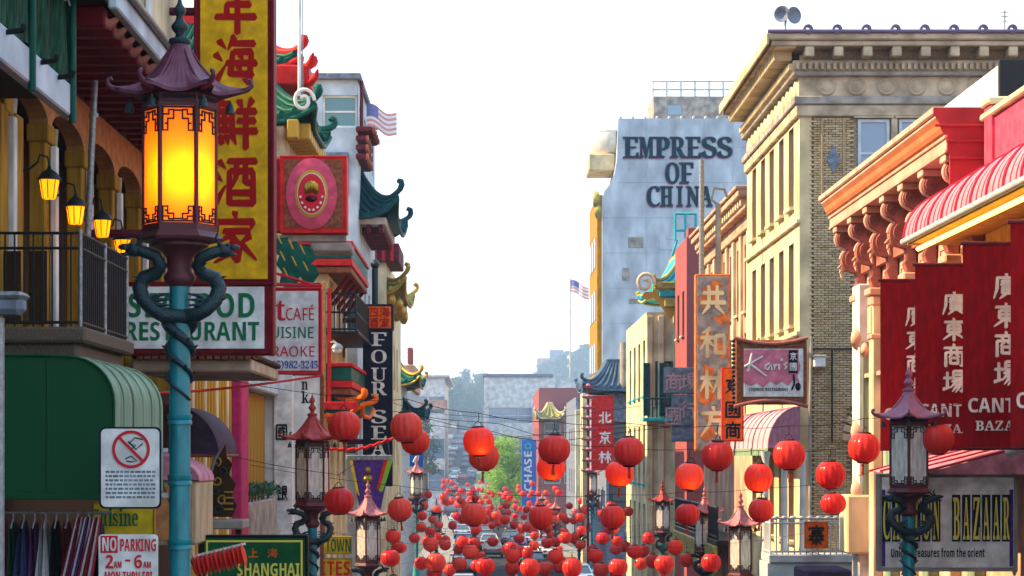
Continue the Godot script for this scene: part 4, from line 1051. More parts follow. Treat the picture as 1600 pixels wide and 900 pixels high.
	part(ns, "hand_symbol", mb().tube([cc + Vector3(0.12, 0.1, 0.006), cc + Vector3(0.04, 0.12, 0.006), cc + Vector3(-0.02, 0.06, 0.006), cc + Vector3(0.05, 0.04, 0.006), cc + Vector3(0.0, 0.0, 0.006)], 0.008, 5).tube([cc + Vector3(0.12, 0.06, 0.006), cc + Vector3(0.05, 0.0, 0.006), cc + Vector3(-0.03, 0.08, 0.006)], 0.008, 5), "black")
	part(ns, "crumpled_symbol", mb().tube([cc + Vector3(-0.06, -0.1, 0.006), cc + Vector3(0.0, -0.07, 0.006), cc + Vector3(0.06, -0.12, 0.006), cc + Vector3(0.0, -0.13, 0.006), cc + Vector3(-0.05, -0.12, 0.006)], 0.007, 5), "black")
	var r2 := RandomNumberGenerator.new()
	r2.seed = 3
	var pr := mb()
	for i in 7:
		var x := 165.0
		while x < 240.0:
			var w := r2.randf_range(3.0, 9.0)
			pr.ext(X(x, d1), X(minf(x + w, 243.0), d1), Y(739 + i * 6.6, d1), Y(735.5 + i * 6.6, d1), d1 - 0.0075, d1 - 0.004)
			x += w + 1.6
	var fine := part(ns, "fine_print", pr, "slate")
	fine.set_meta("kind", "stuff")
	part(ns, "clamp", mb().bext(X(250, d1), X(262, d1), Y(708, d1), Y(700, d1), d1 + 0.01, d1 + 0.05, 0.004).bext(X(250, d1), X(262, d1), Y(778, d1), Y(770, d1), d1 + 0.01, d1 + 0.05, 0.004), "steel")
	var np := thing("no_parking_sign", "white NO PARKING sign with red lettering low on the lit lamp's pole", "street sign", W(201, 880, d1))
	part(np, "plate", mb().prism(rounded(X(154, d1), X(247, d1), Y(960, d1), Y(835, d1), 0.04), -d1 - 0.012, -d1), "white_flat")
	part(np, "word_block", mb().bext(X(157, d1), X(184, d1), Y(864, d1), Y(837, d1), d1 - 0.004, d1 + 0.002, 0.001), "text_red")
	text(np, "NO", X(160, d1), X(182, d1), Y(861, d1), Y(840, d1), -d1 + 0.008, "white_flat")
	text(np, "PARKING", X(188, d1), X(244, d1), Y(861, d1), Y(842, d1), -d1 + 0.006, "text_red")
	text(np, "2", X(165, d1), X(177, d1), Y(888, d1), Y(867, d1), -d1 + 0.006, "text_red")
	text(np, "AM", X(178, d1), X(190, d1), Y(887, d1), Y(877, d1), -d1 + 0.006, "text_red")
	text(np, "-", X(196, d1), X(204, d1), Y(877, d1), Y(874, d1), -d1 + 0.006, "text_red")
	text(np, "6", X(210, d1), X(222, d1), Y(888, d1), Y(867, d1), -d1 + 0.006, "text_red")
	text(np, "AM", X(224, d1), X(236, d1), Y(887, d1), Y(877, d1), -d1 + 0.006, "text_red")
	text(np, "MON THRU FRI", X(164, d1), X(238, d1), Y(908, d1), Y(893, d1), -d1 + 0.006, "text_red")
	# ---- the tall yellow sign and the SEAFOOD RESTAURANT box
	var s1 := thing("restaurant_blade_sign", "tall yellow sign with red Chinese characters above a white SEAFOOD RESTAURANT panel", "sign", W(365, 450, 33))
	var ds := 33.0
	board(s1, X(303, ds), X(428, ds), Y(446, ds), Y(-70, ds), ds, 0.42, 0.09, "sign_red", "sign_yellow")
	chars(s1, ["nian", "hai", "xian", "jiu", "jia"], X(367, ds), [Y(12, ds), Y(94, ds), Y(192, ds), Y(282, ds), Y(371, ds)], 0.74, -ds + 0.012, "char_red", 13.0, 0.86)
	var lp := part(s1, "lower_box", mb().bext(X(180, ds), X(427, ds), Y(554, ds), Y(440, ds), ds + 0.005, ds + 0.41, 0.02), "sign_red")
	part(lp, "lower_face", mb().bext(X(190, ds), X(413, ds), Y(545, ds), Y(448, ds), ds - 0.014, ds + 0.05, 0.006), "white_flat")
	text(s1, "SEAFOOD", X(201, ds), X(398, ds), Y(496, ds), Y(458, ds), -ds + 0.02, "text_green")
	text(s1, "RESTAURANT", X(197, ds), X(405, ds), Y(532, ds), Y(503, ds), -ds + 0.02, "text_green")
	for y in [3.2, 6.4]: part(s1, "support_arm", mb().tube([Vector3(-5.8, y, -ds - 0.2), Vector3(-4.2, y, -ds - 0.2)], 0.06, 8), "maroon")
	# canopy edge below it
	var cb := thing("shop_canopy", "weathered beige canopy beam under the SEAFOOD RESTAURANT panel", "canopy", Vector3(-4.9, 1.3, -38))
	part(cb, "beam", mb().bext(-5.8, X(400, 38), Y(583, 38), Y(563, 38), 37.4, 42.0, 0.03), "stone")
	part(cb, "top_board", mb().bext(-5.8, X(404, 38) , Y(562, 38), Y(554, 38), 37.3, 42.1, 0.02), "wood")
	for i in 16: part(cb, "fringe_tile", mb().bext(-5.7 + i * 0.125, -5.6 + i * 0.125, Y(563, 38) - 0.02, Y(554, 38) + 0.03, 37.24, 37.29, 0.01), "brown")
	# ---- cafe sign
	var s2 := thing("cafe_sign", "white sign with red border reading CAFÉ CUISINE KARAOKE beside the yellow sign", "sign", W(440, 516, 44))
	var dc := 44.0
	board(s2, X(366, dc), X(503, dc), Y(585, dc), Y(449, dc), dc, 0.2, 0.07, "text_red", "white_flat")
	text(s2, "t", X(431, dc), X(446, dc), Y(501, dc), Y(470, dc), -dc + 0.018, "text_red", true)
	text(s2, "CAFÉ", X(447, dc), X(491, dc), Y(500, dc), Y(476, dc), -dc + 0.018, "text_red", false, false)
	text(s2, "CUISINE", X(411, dc), X(490, dc), Y(528, dc), Y(511, dc), -dc + 0.018, "text_green", false, false)
	text(s2, "KARAOKE", X(399, dc), X(492, dc), Y(557, dc), Y(541, dc), -dc + 0.018, "text_red", false, false)
	text(s2, "TEL(415)982-3245", X(388, dc), X(497, dc), Y(578, dc), Y(563, dc), -dc + 0.018, "text_blue", true)
	part(s2, "support_arm", mb().tube([Vector3(-5.8, Y(440, dc), -dc - 0.1), Vector3(X(503, dc), Y(449, dc) + 0.04, -dc - 0.1)], 0.035, 6).tube([Vector3(-5.8, Y(415, dc) + 0.4, -dc - 0.1), Vector3(X(492, dc), Y(449, dc) + 0.04, -dc - 0.1)], 0.03, 6), "text_red")
	# ---- the bank: yellow ribbed wall, magenta pillar, window bay, white pillar
	var bk := thing("bank_building", "bank with ribbed yellow wall, magenta pillar and white pillar", "building", Vector3(-5.8, -7, -56))
	part(bk, "body", mb().ext(-14, -6.3, -8.5, 8.0, 43.5, 67.6), "yellow_wall")
	part(bk, "ribbed_wall", mb().ext(-6.3, -5.9, -8.5, 8.0, 43.5, 52.0), "yellow_wall")
	for i in 17: part(bk, "rib", mb().bext(-5.92, -5.8, -2.2, 1.9, 43.7 + i * 0.5, 43.95 + i * 0.5, 0.02), "yellow_wall" if i % 4 != 3 else "cream")
	part(bk, "pillar", mb().bext(-6.3, -5.6, -8.5, 1.9, 52.1, 53.7, 0.04), "magenta")
	part(bk, "bay_wall", mb().ext(-6.3, -6.1, -8.5, -2.2, 53.7, 61.4), "stone_grey")
	part(bk, "planter_box", mb().bext(-6.1, -5.6, -2.2, -1.1, 54.0, 61.0, 0.05), "stone_grey")
	var wn := part(bk, "window", mb().bext(-6.25, -6.1, -1.0, 1.5, 53.9, 56.6, 0.03), "pale_blue")
	part(wn, "pane", mb().bext(-6.12, -6.08, -0.9, 1.4, 54.1, 56.4, 0.01), "glass")
	part(bk, "ochre_panel", mb().bext(-6.2, -5.95, -1.1, 1.6, 56.8, 61.2, 0.03), "ochre")
	part(bk, "lintel", mb().bext(-6.3, -5.6, 1.6, 2.3, 53.7, 61.5, 0.04), "pale_blue")
	var wp := part(bk, "white_pillar", mb().bext(-6.3, -5.65, -8.5, 2.6, 61.5, 67.0, 0.04), "white")
	part(wp, "pillar_front", mb().bext(X(428, 61.4), X(457, 61.4), -3.0, 2.4, 61.4, 61.48, 0.01), "white_flat")
	chars(wp, ["guo", "yin", "hang"], X(440, 61.4), [Y(675, 61.4), Y(770, 61.4), Y(850, 61.4)], 0.42, -61.38, "black", 11.0, 0.8)
	part(bk, "upper_wall", mb().ext(-6.3, -5.8, 2.6, 8.0, 52.0, 67.6), "stone")
	part(bk, "brown_strip", mb().bext(-5.75, -5.5, -8.5, 2.5, 67.0, 67.5, 0.02), "brown")
	for i in 9:
		var at := Vector3(-5.75 + rng.randf() * 0.15, -1.1, -54.2 - i * 0.75)
		var lf := mb()
		for k in 26:
			var a := rng.randf() * TAU; var q := at + Vector3(cos(a) * 0.3 * rng.randf(), 0.12 + rng.randf() * 0.3, sin(a) * 0.35 * rng.randf())
			var u := Vector3(rng.randf() - 0.5, rng.randf() - 0.3, rng.randf() - 0.5).normalized() * 0.12
			lf.quad(q - u, q + u.cross(Vector3.UP) * 0.5, q + u, q - u.cross(Vector3.UP) * 0.5, Vector3.UP)
		var bu := thing("planter_shrub", "dark shrub in the grey planter box of the bank", "shrub", at, "shrubs in the bank planter")
		part(bu, "foliage", lf, "leaf_dark")
		part(bu, "stem", mb().tube([at, at + Vector3.UP * 0.25], 0.02, 5), "bark")
	var bn := thing("bank_banner", "white vertical banner ending in the letters nk beside the brown strip", "banner", W(481, 700, 66))
	part(bn, "cloth", mb().bext(X(460, 66), X(501, 66), Y(900, 66), Y(586, 66), 66.0, 66.04, 0.01), "white")
	text(bn, "n", X(471, 66), X(481, 66), Y(609, 66), Y(596, 66), -65.99, "black", true)
	text(bn, "k.", X(471, 66), X(486, 66), Y(630, 66), Y(611, 66), -65.99, "black", true)
	part(bn, "rod", mb().tube([Vector3(-5.8, Y(586, 66), -66.02), Vector3(X(505, 66), Y(586, 66), -66.02)], 0.03, 6), "brown")
	part(bn, "edge_strip", mb().bext(X(500, 66), X(506, 66), Y(900, 66), Y(586, 66), 65.97, 66.06, 0.01), "brown")
	# ---- awnings and odds and ends under the canopy
	var da := thing("dome_awning", "dusky purple dome awning against the yellow ribbed wall", "awning", Vector3(-5, 0, -42))
	awning(da, -5.8, X(342, 41.5), 41.5, 44.5, Y(632, 41.5), Y(712, 41.5), "dark_purple", "dark_purple", 4, "")
	part(da, "rim", mb().tube([Vector3(-5.8, 0, -41.5), Vector3(X(342, 41.5), 0, -41.5), Vector3(X(342, 41.5), 0, -44.5)], 0.035, 6), "brown")
	var db := thing("booth_kiosk", "round-topped beige kiosk with pink hood beside the lamp pole", "kiosk", Vector3(-4.8, -2.5, -36.5))
	awning(db, -5.6, X(311, 36), 36.0, 38.0, Y(706, 36), Y(750, 36), "awning_pink", "awning_pink", 3, "")
	part(db, "cabinet", mb().bext(-5.6, X(309, 36), Y(852, 36), Y(751, 36), 36.05, 38.0, 0.04), "cream_dirty")
	part(db, "door_panel", mb().bext(-5.3, X(300, 36), Y(845, 36), Y(760, 36), 36.0, 36.06, 0.01), "peach")
	var sh := thing("wooden_shelf", "grey wooden shelf holding the gilded ornament", "shelf", W(345, 818, 40))
	part(sh, "board", mb().bext(X(306, 40), X(384, 40), Y(826, 40), Y(812, 40), 39.6, 40.6, 0.02), "stone_grey")
	part(sh, "leg", mb().ext(X(312, 40), X(320, 40), -4.5, Y(826, 40), 39.8, 40.0), "wood")
	part(sh, "leg", mb().ext(X(370, 40), X(378, 40), -4.5, Y(826, 40), 39.8, 40.0), "wood")
	var oc := W(345, 752, 40)
	var orn := thing("gilded_ornament", "leaf-shaped dark and gold carved ornament standing on the shelf", "ornament", W(345, 812, 40))
	var leafp := PackedVector2Array()
	for q in [[0.2, -0.62], [-0.16, -0.62], [-0.24, -0.3], [-0.2, 0.05], [-0.08, 0.38], [0.08, 0.66], [0.1, 0.42], [0.2, 0.3], [0.14, 0.12], [0.26, -0.05], [0.19, -0.25], [0.28, -0.42]]: leafp.append(Vector2(oc.x + q[0], oc.y + q[1]))
	part(orn, "back_leaf", mb().prism(leafp, oc.z - 0.05, oc.z), "wood")
	part(orn, "rim", mb().tube([oc + Vector3(-0.17, -0.62, 0.02), oc + Vector3(-0.25, -0.3, 0.02), oc + Vector3(-0.21, 0.05, 0.02), oc + Vector3(-0.09, 0.4, 0.02), oc + Vector3(0.08, 0.68, 0.02)], [0.03, 0.035, 0.035, 0.03, 0.015], 6), "grey_worn")
	for i in 6:
		var sc2 := []
		for k in 12: sc2.append(oc + Vector3(-0.04 + 0.07 * sin(i * 2.0) + cos(k * 0.6 + i) * (0.09 - 0.005 * k), -0.5 + i * 0.17 + sin(k * 0.6 + i) * (0.09 - 0.005 * k), 0.02))
		part(orn, "carved_scroll", mb().tube(sc2, 0.018, 5), "gold" if i % 2 else "dragon")
	for i in 4: part(orn, "lattice_bar", mb().bext(oc.x + 0.06, oc.x + 0.22, oc.y - 0.5 + i * 0.1, oc.y - 0.47 + i * 0.1, -oc.z - 0.04, -oc.z - 0.01, 0.006), "gold")
	var cs := thing("folded_lantern", "collapsed crimson paper lantern lying on its side by the green sign", "lantern", W(342, 876, 30))
	var ca := W(302, 886, 30); var ce := W(384, 866, 30)
	for i in 12:
		var u := (i + 0.5) / 12.0
		var ax := Basis(Quaternion(Vector3.UP, (ce - ca).normalized()))
		part(cs, "fold", mb().lathe([Vector2(0.02, -0.03), Vector2(0.09, -0.025), Vector2(0.15 + 0.015 * (i % 2), 0.0), Vector2(0.09, 0.025), Vector2(0.02, 0.03)], 16, Transform3D(ax, ca.lerp(ce, u))), "lantern_red")
		part(cs, "paper_tab", mb().box(ca.lerp(ce, u) + Vector3(0, 0.14, 0.02), Vector3(0.03, 0.05, 0.08), ax), "white_flat")
	part(cs, "cord", mb().tube([ca, ca + Vector3(-0.4, 1.0, -0.2), ca + Vector3(-0.7, 2.2, -0.5)], 0.008, 4), "wire")
	var sg := thing("shanghai_sign", "dark green sign with yellow border reading SHANGHAI", "sign", W(400, 870, 37))
	var dg := 37.0
	board(sg, X(314, dg), X(481, dg), Y(930, dg), Y(836, dg), dg, 0.25, 0.05, "black", "sign_green")
	var yb2 := mb()
	for k in [[322, 473, 844, 847], [322, 325, 847, 925], [470, 473, 847, 925]]: yb2.ext(X(k[0], dg), X(k[1], dg), Y(k[3], dg), Y(k[2], dg), dg - 0.022, dg - 0.01)
	part(sg, "yellow_border", yb2, "text_yellow")
	text(sg, "SHANGHAI", X(371, dg), X(468, dg), Y(900, dg), Y(880, dg), -dg + 0.018, "text_yellow")
	chars(sg, ["up"], X(396, dg), [Y(864, dg)], 0.16, -dg + 0.014, "orange", 11.0)
	chars(sg, ["hai"], X(426, dg), [Y(864, dg)], 0.16, -dg + 0.014, "orange", 11.0)
	var rw := thing("red_cable", "thin red cable sagging from the pale awning to the cafe sign", "cable", W(380, 605, 40))
	part(rw, "strand", mb().tube([W(245, 614, 35), W(310, 611, 37), W(380, 604, 40), W(440, 596, 43), W(502, 587, 44)], 0.022, 5), "red_wire")
	left_far_side()

func left_far_side() -> void:
	# ---- lodge with green pagoda roof on the roof of the bank
	var lo := thing("pagoda_pavilion", "green tiled rooftop pavilion with red ridge and gold brackets beside the yellow sign", "pavilion", Vector3(-7, 8, -66))
	part(lo, "base", mb().bext(-10, -5.5, 8.0, 8.9, 62.0, 67.0, 0.05), "stone")
	pagoda(lo, -11.0, X(490, 63.0), 62.0, 67.6, 9.1, 10.9, 1.6, 0.45, "roof_green", "roof_green", 0.32, [0, 3])
	part(lo, "red_band", mb().bext(-9.8, X(486, 64), 10.2, 10.75, 63.3, 66.4, 0.05), "bright_red")
	part(lo, "red_horn", mb().tube([Vector3(X(484, 64), 10.7, -63.4), Vector3(X(490, 64), 10.85, -63.3), Vector3(X(493, 64), 11.05, -63.2)], [0.12, 0.1, 0.03], 6).tube([Vector3(X(486, 64), 10.25, -63.4), Vector3(X(497, 64), 10.4, -63.2), Vector3(X(500, 64), 10.6, -63.2)], [0.12, 0.09, 0.03], 6), "bright_red")
	pagoda(lo, -10.2, X(470, 64.5), 63.6, 66.6, 10.8, 12.2, 1.5, 0.4, "roof_green", "bright_red", 0.32, [0, 3])
	for i in 9: part(lo, "bracket", mb().bext(-5.6, X(492, 64), 8.55, 9.0, 62.3 + i * 0.7, 62.6 + i * 0.7, 0.03), "gold")
	for i in 6: part(lo, "bracket", mb().bext(-8.5 + i * 0.62, -8.2 + i * 0.62, 8.5, 9.0, 61.6, 62.1, 0.03), "gold")
	var scr := []
	for i in 22: scr.append(W(474, 157, 61.4) + Vector3(cos(i * 0.42) * (0.3 - 0.011 * i), sin(i * 0.42) * (0.34 - 0.012 * i), 0))
	part(lo, "scroll", mb().tube(scr, 0.055, 6), "white")
	var fp := thing("roof_flagpole", "slim white flagpole rising above the green pavilion", "flagpole", W(468, 140, 63))
	part(fp, "pole", mb().tube([W(468, 150, 63), W(468, -40, 63)], 0.05, 8), "white")
	part(fp, "halyard", mb().tube([W(473, 150, 63), W(473, -40, 63)], 0.015, 4), "steel")
	# ---- red box sign with oval lotus emblem
	var em := thing("lotus_sign", "bright red box sign with a gold lotus in an oval disc", "sign", W(487, 304, 60))
	var de := 60.0
	board(em, X(437, de), X(542, de), Y(364, de), Y(243, de), de, 0.7, 0.12, "bright_red", "brown")
	part(em, "back_fin", mb().bext(X(428, de), X(444, de), Y(362, de), Y(246, de), de + 0.1, de + 0.6, 0.03), "bright_red")
	var oo := W(487, 303, de) + Vector3(0, 0, 0.02)
	var disc := func(rx: float, ry: float, z: float, m_: String, called: String) -> void:
		part(em, called, mb().lathe([Vector2(0, 0.0), Vector2(1.0, 0.0), Vector2(1.0, 0.02), Vector2(0.97, 0.035), Vector2(0, 0.035)], 40, Transform3D(Basis(Vector3(rx, 0, 0), Vector3(0, 0, 1), Vector3(0, -ry, 0)), oo + Vector3(0, 0, z))), m_)
	disc.call(0.665, 0.93, 0.0, "hot_pink", "oval")
	disc.call(0.43, 0.62, 0.012, "gold", "oval_ring")
	disc.call(0.37, 0.54, 0.024, "white_flat", "oval_line")
	disc.call(0.355, 0.525, 0.036, "text_red", "oval_field")
	for i in 5:
		var a := (i - 2) * 0.42
		part(em, "petal", mb().ball(oo + Vector3(sin(a) * 0.17, 0.02 + cos(a) * 0.16, 0.085), Vector3(0.07, 0.16, 0.02), 10, 6), "gold")
	part(em, "lotus_base", mb().ball(oo + Vector3(0, -0.13, 0.085), Vector3(0.16, 0.09, 0.02), 10, 6), "maroon")
	for i in 8:
		var a := PI + PI * (i + 0.5) / 8
		part(em, "ring_mark", mb().box(oo + Vector3(cos(a) * 0.29, sin(a) * 0.43, 0.08), Vector3(0.05, 0.06, 0.012), Basis(Vector3.BACK, a)), "white_flat")
	part(em, "hanger_arm", mb().ext(-5.8, X(540, de), Y(376, de), Y(366, de), de + 0.2, de + 0.5), "stone_grey")
	part(em, "lower_moulding", mb().bext(X(484, de), X(549, de), Y(392, de), Y(378, de), de + 0.15, de + 1.4, 0.04), "stone_grey")
	# vine of cut-metal leaves under it
	var vn := thing("lattice_vine", "green leaf-shaped lattice hanging under the red box sign", "ornament", W(470, 415, 58))
	for i in 7:
		var q := W(442 + (i % 3) * 18 + (i / 3) * 5, 385 + (i / 3) * 26 + (i % 3) * 8, 58.0)
		part(vn, "leaf", mb().lathe([Vector2(0.0, -0.02), Vector2(0.24, -0.015), Vector2(0.26, 0.01), Vector2(0.0, 0.03)], 6, Transform3D(Basis(Vector3.RIGHT, PI / 2) * Basis(Vector3.UP, i * 0.4), q), true), "roof_green")
		part(vn, "stalk", mb().tube([q, q + Vector3(-0.15, 0.3, 0)], 0.03, 5), "gold")
	# ---- building C beyond the side street: balconies in red and green
	var bc := block("balcony_building", "narrow shadowed building with red and green painted balconies behind the cafe sign", -1.0, -5.6, 8.0, 80.0, 91.0, 8.2, "cream", [[-5.5, -3.0], [-0.8, 1.6], [3.8, 6.2]], [82.0, 85.5, 89.0], 1.5, "maroon", "glass", "", [[3.8, 6.0], [-1.0, 1.2]], [-6.6, -9.0])
	for y in [6.3, 2.1]:
		var bl := part(bc, "balcony", mb().bext(-7.0, -4.75, y, y + 0.22, 79.4, 90.0, 0.03), "brown")
		part(bl, "red_board", mb().bext(-7.0, -4.7, y + 0.25, y + 0.48, 79.3, 90.05, 0.02), "bright_red")
		part(bl, "green_board", mb().bext(-7.0, -4.74, y + 0.5, y + 0.95, 79.36, 90.0, 0.02), "roof_green")
		part(bl, "top_board", mb().bext(-7.0, -4.68, y + 0.97, y + 1.1, 79.28, 90.1, 0.02), "bright_red")
		for i in 5: part(bl, "strut", mb().tube([Vector3(-5.6, y - 0.9, -80.5 - i * 2.2), Vector3(-4.9, y, -80.5 - i * 2.2)], 0.08, 6), "sign_red")
	railing(bc, Vector3(-7.0, 4.3, -79.5), Vector3(-4.6, 4.3, -79.5), 1.3, 0.18, "iron", 0.025, [1.0, 0.5, 0.05])
	railing(bc, Vector3(-4.6, 4.3, -79.6), Vector3(-4.6, 4.3, -90.0), 1.3, 0.35, "iron", 0.025, [1.0, 0.5, 0.05])
	part(bc, "fire_escape_floor", mb().bext(-7.0, -4.5, 4.2, 4.3, 79.4, 90.0, 0.02), "iron")
	part(bc, "red_post", mb().bext(X(511, 79), X(517, 79), Y(660, 79), Y(450, 79), 79.0, 79.2, 0.02), "bright_red")
	part(bc, "orange_post", mb().bext(X(503, 79), X(509, 79), Y(700, 79), Y(440, 79), 79.0, 79.2, 0.02), "peach")
	var rpg := thing("shop_pagoda_roof", "small orange and green tiled shop roof under the dark balconies", "roof", Vector3(-6, -1, -82))
	pagoda(rpg, -8.0, -4.4, 79.0, 86.0, Y(640, 79), Y(605, 79), 1.4, 0.35, "roof_green", "orange", 0.4, [3])
	part(rpg, "orange_board", mb().bext(-8.0, X(560, 79), Y(640, 79), Y(628, 79), 78.7, 78.9, 0.02), "bright_red")
	part(rpg, "shop_front", mb().ext(-8.0, -5.7, -9.0, Y(645, 79), 79.6, 85.5), "maroon")
	var cw := thing("security_camera", "white ball-shaped street camera below the iron balcony", "camera", W(527, 545, 78))
	part(cw, "housing", mb().ball(W(527, 545, 78), Vector3(0.17, 0.17, 0.17), 14, 8), "white")
	part(cw, "visor", mb().lathe([Vector2(0.0, 0.02), Vector2(0.2, 0.0), Vector2(0.2, 0.05), Vector2(0.12, 0.16), Vector2(0.0, 0.2)], 14, Transform3D(Basis.IDENTITY, W(527, 545, 78))), "steel")
	part(cw, "arm", mb().tube([W(527, 538, 78), W(522, 534, 78.4), W(514, 536, 79.5)], 0.04, 6), "steel")
	# ---- white tower with teal roof
	var wt := block("white_tower_building", "pale tower with green glazed window above the dark teal pagoda roof", -1.0, -5.25, 9.0, 92.0, 106.0, 15.0, "pale_blue", [[-5.0, -2.5], [0.0, 2.2], [4.5, 7.0], [12.6, 14.2]], [94.0, 97.5, 101.0, 104.0], 1.4, "white", "glass_teal", "", [[13.1, 14.4], [5.0, 7.5], [0.0, 2.4]], [-5.95])
	part(wt, "roof_edge", mb().bext(-14.0, -5.1, 15.0, 15.25, 91.7, 106.2, 0.04), "slate")
	part(wt, "step_panel", mb().bext(-6.7, -5.6, 10.4, 12.1, 91.8, 91.98, 0.03), "slate")
	for i in 4:
		var y := 12.9 - i * 0.36
		var w := 0.62 - 0.14 * i if i % 2 == 0 else 0.35
		var cn := part(wt, "cornice_tier", mb().bext(-5.3, -5.25 + w, y, y + 0.2, 91.6, 96.0, 0.04), "maroon")
		for k in 4: part(cn, "cornice_end", mb().lathe([Vector2(0, 0), Vector2(0.13, 0.0), Vector2(0.13, 0.1), Vector2(0, 0.12)], 10, Transform3D(Basis(Vector3.BACK, -PI / 2), Vector3(-5.25 + w, y + 0.1, -91.8 - k * 1.2))), "bracket")
	part(wt, "downpipe", mb().tube([Vector3(-5.1, 15.0, -92.2), Vector3(-5.1, 12.9, -92.2)], 0.07, 7), "maroon")
	pagoda(wt, -9.0, X(620, 94.5), 93.0, 103.0, Y(337, 94), Y(252, 95), 1.75, 0.75, "roof_teal", "roof_teal", 0.3, [0, 3])
	var bd := part(wt, "eave_band", mb().bext(-8.6, X(604, 94), Y(352, 94), Y(340, 94), 93.8, 102.4, 0.04), "white")
	for i in 8: part(bd, "eave_bracket", mb().bext(-8.0 + i * 0.5, -7.8 + i * 0.5, Y(364, 94), Y(352, 94), 93.6, 94.4, 0.03), "maroon")
	for i in 10: part(bd, "eave_bracket", mb().bext(-5.2, X(600, 94), Y(366, 94), Y(354, 94), 94.2 + i * 0.8, 94.4 + i * 0.8, 0.03), "maroon")
	# ---- flag over the street
	var fl := thing("roof_flag", "pale striped flag, sunlight put into its colours, flying above the teal pagoda roof", "flag", W(572, 245, 97))
	part(fl, "pole", mb().tube([W(567, 300, 97), W(567, 150, 97)], 0.04, 7), "white")
	for i in 9:
		var f := func(u: float, v: float) -> Vector3: return W(572, 152, 97) + Vector3(0.02 + u * 1.28, -0.3 - (i + v) * 0.105 - 0.42 * u + 0.09 * sin(u * 7.0), 0.12 * sin(u * 8.0))
		part(fl, "stripe", mb().surf(f, 12, 1), "flag_red" if i % 2 == 0 else "flag_white")
	part(fl, "canton", mb().surf(func(u: float, v: float) -> Vector3: return W(572, 152, 97) + Vector3(0.02 + u * 0.5, -0.3 - v * 0.5 - 0.42 * u * 0.39 + 0.09 * sin(u * 2.7), 0.012 + 0.12 * sin(u * 3.1)), 6, 2), "flag_blue")
	# ---- building D with maroon parapet and gilt eave
	var bd2 := block("gilt_eave_building", "cream building with maroon parapet and ornate gilt eave behind the FOUR SEAS sign", -1.0, -5.2, 9.0, 116.0, 136.0, Y(410, 118), "cream", [[-5.0, -2.8], [-0.5, 1.8], [3.6, 6.0]], [118.5, 122.5, 126.5, 130.5], 1.6, "white", "glass_blue", "", [[3.0, 5.5], [-1.0, 1.4]], [-6.2, -8.6])
	part(bd2, "parapet", mb().bext(-9.0, X(624, 116), Y(410, 116), Y(381, 116), 115.6, 122.0, 0.05), "maroon")
	for i in 7: part(bd2, "parapet_tile", mb().tube([Vector3(-7.4 + i * 0.42, Y(382, 116), -115.55), Vector3(-7.4 + i * 0.42, Y(409, 116), -115.55)], 0.1, 6), "cornice_red")
	pagoda(bd2, -9.2, X(632, 118.5), 117.0, 130.0, Y(455, 117), Y(412, 117), 1.6, 0.8, "olive_gold", "gold", 0.42, [0, 3])
	for i in 12: part(bd2, "hanging_carving", mb().ball(Vector3(-5.0 + 0.3 * (i % 2), Y(468 + 4 * (i % 3), 117), -117.2 - i * 0.9), Vector3(0.25, 0.45, 0.25), 8, 6), "gold")
	# building E further on, green eaves
	var be := block("green_eave_building", "small far building with green awning roofs past the FOUR SEAS sign", -1.0, -5.7, 9.0, 150.0, 185.0, 5.8, "dull_white", [[-4.5, -2.4], [0.0, 2.0]], [153.0, 158.0, 163.0, 168.0, 173.0, 178.0], 1.8, "white", "glass_blue", "", [[0.2, 2.4]], [-6.6])
	pagoda(be, -9.0, X(655, 150), 149.0, 160.0, Y(598, 150), Y(560, 150), 1.6, 0.6, "roof_green", "gold", 0.5, [0, 3])
	pagoda(be, -9.0, X(662, 152), 151.0, 162.0, Y(650, 150), Y(625, 150), 1.4, 0.6, "roof_teal", "roof_teal", 0.5, [0, 3])
	part(be, "red_chimney", mb().bext(X(638, 170), X(646, 170), Y(570, 170), Y(545, 170), 168.0, 170.0, 0.05), "brick_red")
	part(be, "pink_wall", mb().bext(-9.0, X(648, 170), Y(610, 170), Y(570, 170), 170.0, 184.0, 0.05), "facade_pink")
	# ---- FOUR SEAS blade sign
	var fs := thing("four_seas_sign", "black vertical sign with white letters FOUR SEAS and an orange square on top", "sign", W(590, 600, 88))
	var df := 88.0
	board(fs, X(567, df), X(613, df), Y(760, df), Y(516, df), df, 0.5, 0.06, "navy", "navy")
	var i0 := 0
	for ch in "FOURSEAS":
		var yc: float = [530, 563, 595, 624, 667, 703, 738, 770][i0] * 1.0
		var yy: float = [530, 557, 585, 607, 651, 676, 701, 727][i0]
		text(fs, ch, X(580, df), X(604, df), Y(yy + 10.5, df), Y(yy - 10.5, df), -df + 0.02, "white_flat", true, true, "letter")
		i0 += 1
	var sqp := part(fs, "square_frame", mb().bext(X(569, df), X(615, df), Y(517, df), Y(475, df), df - 0.05, df + 0.5, 0.05), "navy")
	part(sqp, "square_face", mb().bext(X(573, df), X(611, df), Y(513, df), Y(479, df), df - 0.08, df, 0.02), "orange")
	for k in [["si", 583, 488], ["hai", 601, 488], ["jiu", 583, 504], ["jia", 601, 504]]:
		var m := mb()
		glyph(m, k[0], X(k[1], df), Y(k[2], df), 0.38, -df + 0.085, 12.0)
		part(sqp, "character", m, "char_red")
	part(fs, "post", mb().tube([W(586, 475, 88.3), W(586, 420, 88.3)], 0.12, 8).ball(W(586, 413, 88.3), Vector3(0.17, 0.2, 0.17), 10, 8), "dragon")
	for y in [500, 690]: part(fs, "wall_arm", mb().tube([Vector3(-5.6, Y(y, df), -88.3), W(570, y, 88.3)], 0.1, 7), "maroon")
	# ---- kite and kite-shop signs
	var kt := thing("purple_kite", "purple kite panel with gold emblem and red and green edges hanging from a grey bar", "kite", W(580, 760, 72))
	var dk := 72.0
